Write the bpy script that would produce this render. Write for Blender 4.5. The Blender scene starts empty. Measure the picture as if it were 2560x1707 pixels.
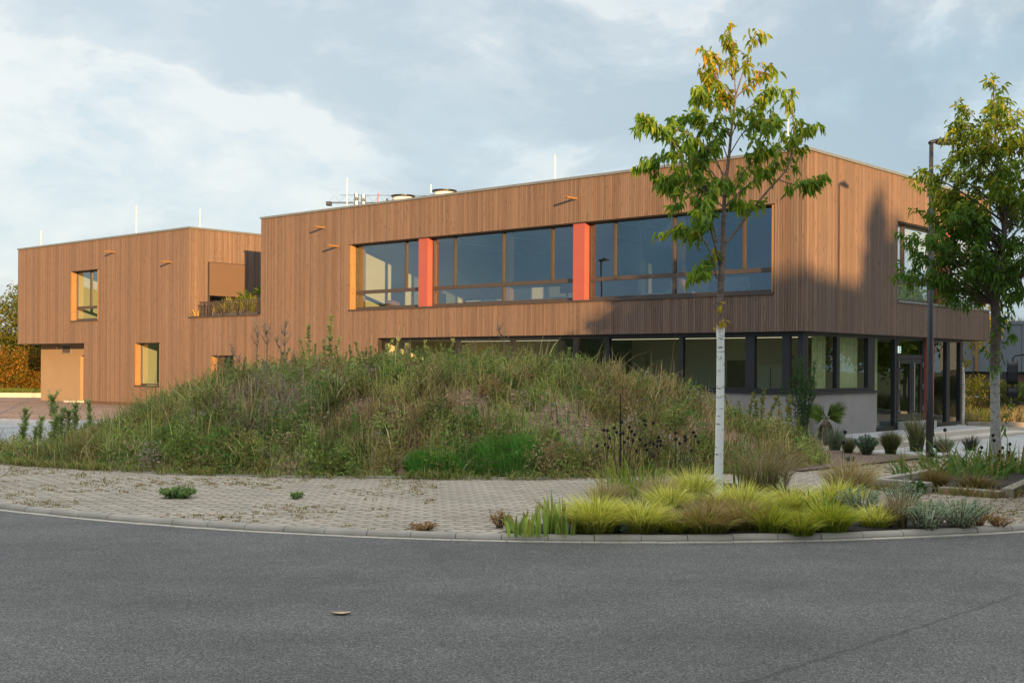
import bpy, math, random
import numpy as np
from mathutils import Vector, Matrix

random.seed(7)
RNG = np.random.default_rng(11)
SC = bpy.context.scene
COL = SC.collection
R = math.radians

# ------------------------------------------------------------------ camera
FPX, ROLL, CZ, H0 = 3016.0, 0.0061, 1.85, 62.6          # measured from the photograph (2560 px wide)
cam_d = bpy.data.cameras.new("camera")
cam = bpy.data.objects.new("camera", cam_d)
COL.objects.link(cam)
cam.matrix_world = Matrix.Translation((0, 0, CZ)) @ Matrix.Rotation(R(90), 4, 'X') @ Matrix.Rotation(ROLL, 4, 'Z')
cam_d.sensor_width = 36
cam_d.lens = FPX * 36 / 2560
cam_d.shift_y = H0 / 2560
cam_d.clip_start = 0.1
cam_d.clip_end = 3000
SC.camera = cam

# ------------------------------------------------------------------ sun + sky
SUN_AZ = (0.3218, -0.9465)      # horizontal direction towards the sun
SUN_EL = R(8.0)
sun_vec = Vector((SUN_AZ[0] * math.cos(SUN_EL), SUN_AZ[1] * math.cos(SUN_EL), math.sin(SUN_EL)))
sl = bpy.data.lights.new("sun", 'SUN')
sl.energy = 5.0
sl.angle = R(0.6)
sl.color = (1.0, 0.60, 0.25)
so = bpy.data.objects.new("sun", sl)
COL.objects.link(so)
so.rotation_euler = sun_vec.to_track_quat('Z', 'Y').to_euler()
so.location = (20, -60, 30)

SC.view_settings.view_transform = 'Standard'
SC.view_settings.look = 'None'
SC.view_settings.exposure = 1.0
SC.view_settings.gamma = 1.0
SC.view_settings.use_curve_mapping = False
SC.render.engine = 'CYCLES'
SC.cycles.max_bounces = 8
SC.cycles.transparent_max_bounces = 12
SC.cycles.use_denoising = True


class NT:
    """small helper to wire node trees"""
    def __init__(s, tree):
        s.t = tree
        tree.nodes.clear()

    def n(s, typ, inp=None, **kw):
        nd = s.t.nodes.new(typ)
        for k, v in kw.items():
            setattr(nd, k, v)
        for k, v in (inp or {}).items():
            if isinstance(v, bpy.types.NodeSocket):
                s.t.links.new(v, nd.inputs[k])
            else:
                nd.inputs[k].default_value = v
        return nd

    def math(s, op, a, b=0.0, clamp=False):
        nd = s.n('ShaderNodeMath', {0: a, 1: b}, operation=op)
        nd.use_clamp = clamp
        return nd.outputs[0]

    def mix(s, f, a, b, mode='MIX'):
        nd = s.n('ShaderNodeMix', data_type='RGBA', blend_type=mode)
        for k, v in ((0, f), (6, a), (7, b)):
            if isinstance(v, bpy.types.NodeSocket):
                s.t.links.new(v, nd.inputs[k])
            else:
                nd.inputs[k].default_value = v if k == 0 or len(v) == 4 else (*v, 1)
        return nd.outputs[2]

    def ramp(s, f, stops, interp='LINEAR'):
        nd = s.n('ShaderNodeValToRGB', {0: f})
        cr = nd.color_ramp
        cr.interpolation = interp
        while len(cr.elements) < len(stops):
            cr.elements.new(0.5)
        for e, (p, c) in zip(cr.elements, stops):
            e.position = p
            e.color = (c, c, c, 1) if isinstance(c, (int, float)) else (*c, 1)
        return nd.outputs[0]

    def noise(s, vec, scale, detail=4, rough=0.55, dist=0.0):
        return s.n('ShaderNodeTexNoise', {'Vector': vec, 'Scale': scale, 'Detail': detail, 'Roughness': rough, 'Distortion': dist}).outputs[0]


def make_world():
    w = bpy.data.worlds.new("World")
    SC.world = w
    w.use_nodes = True
    k = NT(w.node_tree)
    tc = k.n('ShaderNodeTexCoord')
    d = tc.outputs['Generated']
    sep = k.n('ShaderNodeSeparateXYZ', {0: d})
    x, y, z = sep.outputs
    sky = k.n('ShaderNodeTexSky', sky_type='NISHITA', sun_disc=False)
    sky.sun_elevation = SUN_EL
    sky.sun_rotation = math.atan2(SUN_AZ[0], SUN_AZ[1])
    sky.air_density = 1.0
    sky.dust_density = 1.5
    sky.ozone_density = 1.5
    # puffy cloud sheets, laid out by direction
    pv = k.n('ShaderNodeCombineXYZ', {0: x, 1: y, 2: k.math('MULTIPLY', z, 2.1)}).outputs[0]
    off = lambda o: k.n('ShaderNodeVectorMath', {0: pv, 1: o}, operation='ADD').outputs[0]
    n1 = k.noise(off((2.2, 0.7, 3.1)), 3.2, 10, 0.55, 0.35)
    n2 = k.noise(off((1.3, 5.1, 0.2)), 3.6, 10, 0.55, 0.45)
    n3 = k.noise(off((-1.7, 2.9, 0.9)), 9.5, 9, 0.62, 0.3)
    # left is whiter, right is bluer and greyer
    az = k.math('DIVIDE', x, k.math('MAXIMUM', k.math('ABSOLUTE', y), 0.05))
    side = k.n('ShaderNodeMapRange', {0: az, 1: -0.42, 2: 0.40, 3: 0.0, 4: 1.0}).outputs[0]
    up = k.n('ShaderNodeMapRange', {0: z, 1: 0.34, 2: 0.85, 3: 1.0, 4: 2.5}).outputs[0]  # overhead sky, out of view, brightened to lift the light on the ground
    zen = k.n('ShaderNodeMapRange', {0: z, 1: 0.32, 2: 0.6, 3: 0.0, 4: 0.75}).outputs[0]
    low = k.n('ShaderNodeMapRange', {0: z, 1: 0.0, 2: 0.22, 3: 1.0, 4: 0.0}).outputs[0]
    # thin bright veil with blue gaps, soft grey-blue cloud lumps in front of it
    blue = k.mix(low, (3.9, 4.95, 5.6), (4.9, 5.6, 6.0))
    white = k.mix(side, (6.3, 6.5, 6.45), (5.3, 5.75, 5.95))
    grey = k.mix(side, (4.35, 5.05, 5.5), (2.75, 3.6, 4.3))
    thr = k.math('ADD', k.math('MULTIPLY', n1, 0.68), k.math('MULTIPLY', n3, 0.32))
    thr = k.math('ADD', thr, k.math('MULTIPLY', side, -0.06))
    c = k.mix(k.ramp(thr, [(0.37, 0.0), (0.50, 1.0)]), blue, white)
    gthr = k.math('ADD', k.math('MULTIPLY', n2, 0.70), k.math('MULTIPLY', n3, 0.30))
    gthr = k.math('ADD', gthr, k.math('MULTIPLY', side, 0.045))
    gthr = k.math('ADD', gthr, k.math('MULTIPLY', low, -0.02))
    c = k.mix(k.math('MULTIPLY', k.ramp(gthr, [(0.505, 0.0), (0.535, 0.55), (0.60, 1.0)]), 0.9), c, grey)
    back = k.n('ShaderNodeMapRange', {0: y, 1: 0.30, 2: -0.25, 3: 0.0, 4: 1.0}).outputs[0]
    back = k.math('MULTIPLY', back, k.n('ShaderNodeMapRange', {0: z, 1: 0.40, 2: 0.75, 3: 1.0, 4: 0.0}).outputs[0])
    c = k.mix(back, c, k.mix(1.0, c, (0.35, 0.49, 0.68), 'MULTIPLY'))  # unseen sky behind the camera darkened and blued to deepen facade shade
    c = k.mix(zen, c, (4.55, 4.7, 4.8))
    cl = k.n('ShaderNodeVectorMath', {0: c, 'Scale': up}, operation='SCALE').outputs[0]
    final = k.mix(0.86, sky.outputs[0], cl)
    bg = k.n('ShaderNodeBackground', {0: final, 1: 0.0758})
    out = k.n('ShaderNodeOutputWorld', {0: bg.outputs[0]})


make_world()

# ------------------------------------------------------------------ materials
MATS = {}


def pmat(name, col, rough=0.6, metal=0.0, spec=0.4, var=0.0, vscale=3.0, bump=0.0, bscale=60.0, coord='Object'):
    if name in MATS:
        return MATS[name]
    m = bpy.data.materials.new(name)
    m.use_nodes = True
    k = NT(m.node_tree)
    v = k.n('ShaderNodeTexCoord').outputs[coord]
    c = (*col, 1)
    if var > 0:
        nz = k.noise(v, vscale, 6, 0.6)
        f = k.ramp(nz, [(0.3, 0.0), (0.7, 1.0)])
        c = k.mix(f, tuple(max(0, q * (1 - var)) for q in col), tuple(min(1, q * (1 + var)) for q in col))
    inp = {'Base Color': c, 'Roughness': rough, 'Metallic': metal, 'Specular IOR Level': spec}
    if bump > 0:
        b = k.n('ShaderNodeBump', {'Height': k.noise(v, bscale, 4, 0.6), 'Strength': bump, 'Distance': 0.02})
        inp['Normal'] = b.outputs[0]
    p = k.n('ShaderNodeBsdfPrincipled', inp)
    k.n('ShaderNodeOutputMaterial', {0: p.outputs[0]})
    MATS[name] = m
    return m


def wood_mat(name, base, scale_dir, grey=0.0):
    m = bpy.data.materials.new(name)
    m.use_nodes = True
    k = NT(m.node_tree)
    co = k.n('ShaderNodeTexCoord').outputs['Object']
    at = k.n('ShaderNodeAttribute', attribute_name='col')
    mp = k.n('ShaderNodeMapping', {'Vector': co, 'Scale': scale_dir})
    shift = k.n('ShaderNodeVectorMath', {0: mp.outputs[0], 1: k.n('ShaderNodeVectorMath', {0: at.outputs['Color'], 1: (37, 19, 53)}, operation='MULTIPLY').outputs[0]}, operation='ADD').outputs[0]
    g = k.noise(shift, 1.0, 6, 0.6, 0.4)
    fac = k.ramp(g, [(0.25, 0.78), (0.75, 1.2)])
    tint = k.math('ADD', k.math('MULTIPLY', k.n('ShaderNodeSeparateColor', {0: at.outputs['Color']}).outputs[0], 0.38), 0.81)
    hue = k.mix(k.n('ShaderNodeSeparateColor', {0: at.outputs['Color']}).outputs[1], base, tuple(q * w for q, w in zip(base, (0.96, 1.04, 1.12))))
    c = k.n('ShaderNodeVectorMath', {0: hue, 'Scale': k.math('MULTIPLY', fac, tint)}, operation='SCALE').outputs[0]
    # knots
    vo = k.n('ShaderNodeTexVoronoi', {'Vector': k.n('ShaderNodeVectorMath', {0: k.n('ShaderNodeMapping', {'Vector': co, 'Scale': (9, 9, 2.2)}).outputs[0], 1: at.outputs['Color']}, operation='ADD').outputs[0], 'Scale': 1.0})
    kn = k.ramp(vo.outputs['Distance'], [(0.10, 1.0), (0.22, 0.0)])
    c = k.mix(k.math('MULTIPLY', kn, 0.62), c, tuple(q * 0.35 for q in base))
    # large scale weathering
    big = k.noise(co, 0.35, 5, 0.6)
    c = k.mix(k.math('MULTIPLY', k.ramp(big, [(0.4, 0.0), (0.7, 1.0)]), 0.25), c, (base[0] * 0.72, base[1] * 0.78, base[2] * 0.86))
    b = k.n('ShaderNodeBump', {'Height': g, 'Strength': 0.35, 'Distance': 0.006})
    p = k.n('ShaderNodeBsdfPrincipled', {'Base Color': c, 'Roughness': 0.72, 'Specular IOR Level': 0.25, 'Normal': b.outputs[0]})
    k.n('ShaderNodeOutputMaterial', {0: p.outputs[0]})
    MATS[name] = m
    return m


def foliage_mat(name, trans=0.35, rough=0.55):
    m = bpy.data.materials.new(name)
    m.use_nodes = True
    k = NT(m.node_tree)
    at = k.n('ShaderNodeAttribute', attribute_name='col').outputs['Color']
    p = k.n('ShaderNodeBsdfPrincipled', {'Base Color': at, 'Roughness': rough, 'Specular IOR Level': 0.3})
    t = k.n('ShaderNodeBsdfTranslucent', {0: k.mix(1.0, at, (1.25, 1.2, 0.7), 'MULTIPLY')})
    mx = k.n('ShaderNodeMixShader', {0: trans, 1: p.outputs[0], 2: t.outputs[0]})
    k.n('ShaderNodeOutputMaterial', {0: mx.outputs[0]})
    MATS[name] = m
    return m


def glass_mat(name, tint, base_ref=0.14, ):
    m = bpy.data.materials.new(name)
    m.use_nodes = True
    k = NT(m.node_tree)
    lw = k.n('ShaderNodeLayerWeight', {0: 0.5}).outputs['Facing']
    f = k.math('ADD', k.math('MULTIPLY', k.math('POWER', lw, 4.0), 0.85), base_ref, True)
    co = k.n('ShaderNodeTexCoord').outputs['Object']
    b = k.n('ShaderNodeBump', {'Height': k.noise(co, 0.7, 2, 0.5), 'Strength': 0.10, 'Distance': 0.02})
    tr = k.n('ShaderNodeBsdfTransparent', {0: (*tint, 1)})
    gl = k.n('ShaderNodeBsdfGlossy', {'Color': (0.82, 0.95, 1.0, 1), 'Roughness': 0.0, 'Normal': b.outputs[0]})
    mx = k.n('ShaderNodeMixShader', {0: f, 1: tr.outputs[0], 2: gl.outputs[0]})
    k.n('ShaderNodeOutputMaterial', {0: mx.outputs[0]})
    MATS[name] = m
    return m


def emit_mat(name, col, s):
    m = bpy.data.materials.new(name)
    m.use_nodes = True
    k = NT(m.node_tree)
    e = k.n('ShaderNodeEmission', {0: (*col, 1), 1: s})
    k.n('ShaderNodeOutputMaterial', {0: e.outputs[0]})
    MATS[name] = m
    return m


WOODC = (0.199, 0.129, 0.090)
wood_mat('larch_boards', WOODC, (30, 30, 1.3))
wood_mat('larch_trim', (0.32, 0.175, 0.07), (25, 25, 1.5))
foliage_mat('leaf', 0.5)
foliage_mat('grass', 0.3, 0.7)
foliage_mat('dry_stem', 0.05, 0.8)
glass_mat('window_glass', (0.66, 0.74, 0.74), 0.215)
glass_mat('clear_glass', (0.90, 0.93, 0.91), 0.085)
glass_mat('coated_glass', (0.70, 0.75, 0.76), 0.48)
M = lambda n: MATS[n]
pmat('backing', (0.035, 0.03, 0.028), 0.9)
pmat('frame_bronze', (0.095, 0.075, 0.062), 0.42, 0.35, 0.5, 0.06, 4)
pmat('frame_dark', (0.032, 0.032, 0.034), 0.42, 0.3, 0.5, 0.05, 4)
pmat('coping_metal', (0.27, 0.28, 0.25), 0.42, 0.5, 0.5, 0.08, 2)
pmat('red_panel', (0.36, 0.092, 0.070), 0.5, 0, 0.4, 0.04, 2)
pmat('plaster_grey', (0.31, 0.285, 0.27), 0.9, 0, 0.2, 0.10, 1.3, 0.5, 90)
pmat('plaster_beige', (0.325, 0.235, 0.148), 0.9, 0, 0.2, 0.05, 1.2, 0.3, 90)
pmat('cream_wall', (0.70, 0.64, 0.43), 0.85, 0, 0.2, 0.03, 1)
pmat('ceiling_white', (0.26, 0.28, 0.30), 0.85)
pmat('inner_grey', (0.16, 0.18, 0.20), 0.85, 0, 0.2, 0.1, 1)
pmat('floor_grey', (0.10, 0.10, 0.105), 0.5, 0, 0.4, 0.1, 3)
pmat('blind_fabric', (0.150, 0.095, 0.062), 0.8, 0, 0.2, 0.03, 1.5)
pmat('roof_membrane', (0.25, 0.25, 0.24), 0.9, 0, 0.2, 0.2, 1.0)
pmat('steel', (0.50, 0.50, 0.49), 0.38, 0.9, 0.5, 0.1, 3)
pmat('white_paint', (0.70, 0.69, 0.66), 0.5, 0, 0.4, 0.05, 2)
pmat('curtain_green', (0.46, 0.50, 0.26), 0.9)
pmat('curtain_white', (0.86, 0.86, 0.84), 0.9)
pmat('black_plastic', (0.02, 0.02, 0.022), 0.45, 0, 0.4)
pmat('lamp_metal', (0.042, 0.043, 0.046), 0.4, 0.3, 0.5, 0.12, 5)
pmat('lamp_lens', (0.22, 0.22, 0.21), 0.3)
pmat('dark_wood', (0.13, 0.075, 0.05), 0.6, 0, 0.3, 0.15, 4)
pmat('blue_fabric', (0.06, 0.10, 0.17), 0.8)
pmat('red_metal', (0.55, 0.11, 0.07), 0.5)
pmat('desk_top', (0.72, 0.70, 0.64), 0.5)
pmat('concrete_pale', (0.42, 0.415, 0.40), 0.85, 0, 0.25, 0.12, 1.6, 0.25, 50)
pmat('concrete_step', (0.56, 0.50, 0.42), 0.85, 0, 0.25, 0.08, 1.8, 0.25, 60)
pmat('kerb_concrete', (0.34, 0.305, 0.255), 0.9, 0, 0.25, 0.18, 2.2, 0.4, 60)
pmat('gutter_stone', (0.45, 0.40, 0.33), 0.9, 0, 0.25, 0.15, 3.0, 0.3, 60)
pmat('bed_soil', (0.055, 0.047, 0.043), 0.95, 0, 0.15, 0.45, 14, 0.9, 70)
pmat('mulch', (0.17, 0.122, 0.095), 0.95, 0, 0.15, 0.5, 16, 1.0, 45)
pmat('terrain', (0.11, 0.115, 0.05), 0.95, 0, 0.1, 0.35, 0.7, 0.6, 12)
pmat('hill_green', (0.045, 0.065, 0.02), 0.95, 0, 0.1, 0.4, 0.15, 0.8, 2)
pmat('hall_panel', (0.185, 0.20, 0.225), 0.55, 0.1, 0.4, 0.05, 0.7)
pmat('hall_dark', (0.05, 0.05, 0.055), 0.4, 0.2, 0.5)
pmat('brick_brown', (0.25, 0.115, 0.07), 0.85, 0, 0.2, 0.25, 3)
pmat('blocker_wall', (0.42, 0.40, 0.37), 0.8, 0, 0.2, 0.06, 0.5)  # plain colour of the added sun-blocking boxes
pmat('truck_paint', (0.55, 0.56, 0.57), 0.35, 0.1, 0.5)
pmat('rubber', (0.025, 0.025, 0.025), 0.8)
pmat('stone_pale', (0.55, 0.50, 0.44), 0.9, 0, 0.2, 0.2, 14, 0.5, 30)
pmat('dead_leaf', (0.50, 0.36, 0.25), 0.8, 0, 0.2, 0.3, 40)
pmat('seed_black', (0.016, 0.013, 0.012), 0.9)
pmat('crane_steel', (0.04, 0.05, 0.075), 0.7)
pmat('pot_grey', (0.12, 0.12, 0.12), 0.7)
emit_mat('ceiling_led', (1.0, 0.86, 0.58), 0.6)
emit_mat('exit_white', (0.9, 1.0, 0.94), 0.55)
emit_mat('exit_green', (0.10, 0.55, 0.28), 0.35)


def ground_mats():
    # asphalt
    m = bpy.data.materials.new('asphalt'); m.use_nodes = True
    k = NT(m.node_tree)
    co = k.n('ShaderNodeTexCoord').outputs['Object']
    fine = k.n('ShaderNodeTexVoronoi', {'Vector': co, 'Scale': 105.0})
    f1 = k.n('ShaderNodeSeparateColor', {0: fine.outputs['Color']}).outputs[0]
    f2 = k.noise(co, 46, 3, 0.7)
    big = k.noise(co, 0.45, 5, 0.6)
    mid = k.noise(co, 2.6, 6, 0.65)
    base = k.mix(k.ramp(f1, [(0.05, 0.0), (0.5, 0.35), (0.97, 1.0)]), (0.050, 0.048, 0.045), (0.240, 0.225, 0.203))
    base = k.mix(k.ramp(f2, [(0.35, 0.55), (0.62, 0.0)]), base, (0.055, 0.056, 0.058))
    tone = k.math('MULTIPLY', k.math('MULTIPLY', k.ramp(big, [(0.3, 0.76), (0.7, 1.18)]), k.ramp(k.noise(k.n('ShaderNodeMapping', {'Vector': co, 'Rotation': (0, 0, R(12)), 'Scale': (0.12, 0.9, 1)}).outputs[0], 1.0, 4, 0.6), [(0.35, 0.9), (0.65, 1.08)])), k.ramp(mid, [(0.3, 0.92), (0.7, 1.08)]))
    base = k.n('ShaderNodeVectorMath', {0: base, 'Scale': tone}, operation='SCALE').outputs[0]
    # cracks / paving seams: two long lines with a ragged edge
    sep = k.n('ShaderNodeSeparateXYZ', {0: co})
    wob = k.math('MULTIPLY', k.math('SUBTRACT', k.noise(co, 5.0, 5, 0.7), 0.5), 0.16)

    def seam(x0, y0, x1, y1, w, xlo, xhi):
        L = math.hypot(x1 - x0, y1 - y0)
        nx, ny = -(y1 - y0) / L, (x1 - x0) / L
        d = k.math('ADD', k.math('MULTIPLY', sep.outputs[0], nx), k.math('MULTIPLY', sep.outputs[1], ny))
        d = k.math('ABSOLUTE', k.math('ADD', k.math('SUBTRACT', d, nx * x0 + ny * y0), wob))
        f = k.ramp(k.math('DIVIDE', d, w), [(0.35, 1.0), (1.0, 0.0)])
        inr = k.math('MULTIPLY', k.math('GREATER_THAN', sep.outputs[0], xlo), k.math('LESS_THAN', sep.outputs[0], xhi))
        return k.math('MULTIPLY', f, inr)
    s1 = seam(1.55, 7.25, 4.55, 10.3, 0.030, 1.3, 9.0)
    s2 = seam(2.9, 12.35, 6.0, 11.5, 0.018, 3.3, 9.0)
    c = k.mix(k.math('MULTIPLY', s1, 0.45), base, (0.03, 0.028, 0.022))
    c = k.mix(k.math('MULTIPLY', s2, 0.4), c, (0.03, 0.028, 0.024))
    hb = k.math('ADD', f1, k.math('MULTIPLY', f2, 0.6))
    b = k.n('ShaderNodeBump', {'Height': hb, 'Strength': 0.55, 'Distance': 0.006})
    p = k.n('ShaderNodeBsdfPrincipled', {'Base Color': c, 'Roughness': 0.85, 'Specular IOR Level': 0.3, 'Normal': b.outputs[0]})
    k.n('ShaderNodeOutputMaterial', {0: p.outputs[0]})
    MATS['asphalt'] = m

    # concrete pavers
    m = bpy.data.materials.new('pavers'); m.use_nodes = True
    k = NT(m.node_tree)
    co = k.n('ShaderNodeTexCoord').outputs['Object']
    rot = k.n('ShaderNodeMapping', {'Vector': co, 'Rotation': (0, 0, R(-4.0))}).outputs[0]
    sx = k.n('ShaderNodeSeparateXYZ', {0: rot})
    zig = k.math('MULTIPLY', k.math('SUBTRACT', k.math('PINGPONG', sx.outputs[0], 0.115), 0.057), 0.55)
    v2 = k.n('ShaderNodeCombineXYZ', {0: k.math('ADD', sx.outputs[0], k.math('MULTIPLY', k.math('SUBTRACT', k.math('PINGPONG', sx.outputs[1], 0.09), 0.045), 0.9)), 1: k.math('ADD', sx.outputs[1], zig), 2: 0.0}).outputs[0]
    br = k.n('ShaderNodeTexBrick', {'Vector': v2, 'Color1': (0, 0, 0, 1), 'Color2': (1, 1, 1, 1), 'Mortar': (0.5, 0.5, 0.5, 1), 'Scale': 1.0, 'Mortar Size': 0.013, 'Mortar Smooth': 0.2, 'Brick Width': 0.23, 'Row Height': 0.18})
    stone = k.mix(k.n('ShaderNodeSeparateColor', {0: br.outputs['Color']}).outputs[0], (0.355, 0.300, 0.232), (0.435, 0.372, 0.290))
    n1 = k.noise(co, 0.6, 6, 0.65)
    n2 = k.noise(co, 70, 3, 0.7)
    stone = k.n('ShaderNodeVectorMath', {0: stone, 'Scale': k.math('MULTIPLY', k.ramp(n1, [(0.3, 0.82), (0.7, 1.1)]), k.ramp(n2, [(0.3, 0.9), (0.7, 1.1)]))}, operation='SCALE').outputs[0]
    weed = k.ramp(k.noise(co, 1.1, 6, 0.7), [(0.45, 0.0), (0.6, 1.0)])
    joint = k.mix(weed, (0.07, 0.055, 0.042), (0.13, 0.095, 0.045))
    c = k.mix(br.outputs['Fac'], stone, joint)
    b = k.n('ShaderNodeBump', {'Height': k.math('ADD', k.math('MULTIPLY', br.outputs['Fac'], -1.0), k.math('MULTIPLY', n2, 0.15)), 'Strength': 0.8, 'Distance': 0.012})
    p = k.n('ShaderNodeBsdfPrincipled', {'Base Color': c, 'Roughness': 0.9, 'Specular IOR Level': 0.25, 'Normal': b.outputs[0]})
    k.n('ShaderNodeOutputMaterial', {0: p.outputs[0]})
    MATS['pavers'] = m

    def gravel(name, c1, c2, sc):
        m = bpy.data.materials.new(name); m.use_nodes = True
        k = NT(m.node_tree)
        co = k.n('ShaderNodeTexCoord').outputs['Object']
        vo = k.n('ShaderNodeTexVoronoi', {'Vector': co, 'Scale': sc})
        f = k.n('ShaderNodeSeparateColor', {0: vo.outputs['Color']}).outputs[0]
        n = k.noise(co, 0.5, 6, 0.65)
        c = k.mix(f, c1, c2)
        c = k.n('ShaderNodeVectorMath', {0: c, 'Scale': k.ramp(n, [(0.3, 0.75), (0.7, 1.2)])}, operation='SCALE').outputs[0]
        b = k.n('ShaderNodeBump', {'Height': vo.outputs['Distance'], 'Strength': 0.9, 'Distance': 0.03})
        p = k.n('ShaderNodeBsdfPrincipled', {'Base Color': c, 'Roughness': 0.95, 'Specular IOR Level': 0.2, 'Normal': b.outputs[0]})
        k.n('ShaderNodeOutputMaterial', {0: p.outputs[0]})
        MATS[name] = m
    gravel('gravel_brown', (0.17, 0.115, 0.09), (0.36, 0.255, 0.20), 22)
    gravel('gravel_grey', (0.22, 0.225, 0.225), (0.46, 0.46, 0.455), 16)
    gravel('mound_soil', (0.14, 0.085, 0.060), (0.38, 0.235, 0.165), 11)


ground_mats()


def bark_mat(name, white_to, fade, white=(0.90, 0.88, 0.80), brown=(0.20, 0.145, 0.115), flake=0.52):
    m = bpy.data.materials.new(name); m.use_nodes = True
    k = NT(m.node_tree)
    co = k.n('ShaderNodeTexCoord').outputs['Object']
    z = k.n('ShaderNodeSeparateXYZ', {0: co}).outputs[2]
    n = k.noise(k.n('ShaderNodeMapping', {'Vector': co, 'Scale': (9, 9, 26)}).outputs[0], 1.0, 6, 0.65, 0.6)
    n2 = k.noise(k.n('ShaderNodeMapping', {'Vector': co, 'Scale': (14, 14, 5)}).outputs[0], 1.0, 6, 0.7, 0.2)
    hz = k.n('ShaderNodeMapRange', {0: k.math('ADD', z, k.math('MULTIPLY', k.math('SUBTRACT', n2, 0.5), fade)), 1: white_to, 2: white_to + 0.06, 3: 1.0, 4: 0.0}).outputs[0]
    wh = k.mix(k.ramp(n, [(flake, 0.0), (flake + 0.07, 1.0)]), white, (0.13, 0.115, 0.10))
    n3 = k.noise(k.n('ShaderNodeMapping', {'Vector': co, 'Scale': (7, 7, 5.5)}).outputs[0], 1.0, 5, 0.75, 1.2)
    wh = k.mix(k.ramp(n3, [(0.665, 0.0), (0.70, 1.0)]), wh, (0.07, 0.06, 0.055))
    wh = k.mix(k.ramp(n2, [(0.3, 0.25), (0.6, 0.0)]), wh, (0.72, 0.71, 0.63))
    bw = k.mix(k.ramp(n, [(0.35, 0.0), (0.65, 1.0)]), tuple(q * 0.6 for q in brown), tuple(q * 1.45 for q in brown))
    c = k.mix(hz, bw, wh)
    b = k.n('ShaderNodeBump', {'Height': n, 'Strength': 0.6, 'Distance': 0.01})
    p = k.n('ShaderNodeBsdfPrincipled', {'Base Color': c, 'Roughness': 0.85, 'Specular IOR Level': 0.2, 'Normal': b.outputs[0]})
    k.n('ShaderNodeOutputMaterial', {0: p.outputs[0]})
    MATS[name] = m


bark_mat('bark_white', 2.32, 0.25, flake=0.585)
bark_mat('bark_flaked', 1.75, 0.5, white=(0.30, 0.285, 0.255), brown=(0.13, 0.10, 0.085), flake=0.53)
bark_mat('bark_plain', -5.0, 0.1)

# ------------------------------------------------------------------ object helpers


def tag(o, label=None, cat=None, group=None, kind=None):
    for k_, v in (('label', label), ('category', cat), ('group', group), ('kind', kind)):
        if v:
            o[k_] = v
    return o


def empty(name, loc, label=None, cat=None, group=None, rz=0.0):
    o = bpy.data.objects.new(name, None)
    COL.objects.link(o)
    o.location = loc
    o.rotation_euler = (0, 0, rz)
    o.empty_display_size = 0.2
    return tag(o, label, cat, group)


def finish(name, me, mat, parent):
    o = bpy.data.objects.new(name, me)
    COL.objects.link(o)
    if mat:
        me.materials.append(MATS[mat] if isinstance(mat, str) else mat)
    if parent:
        o.parent = parent
    return o


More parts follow.
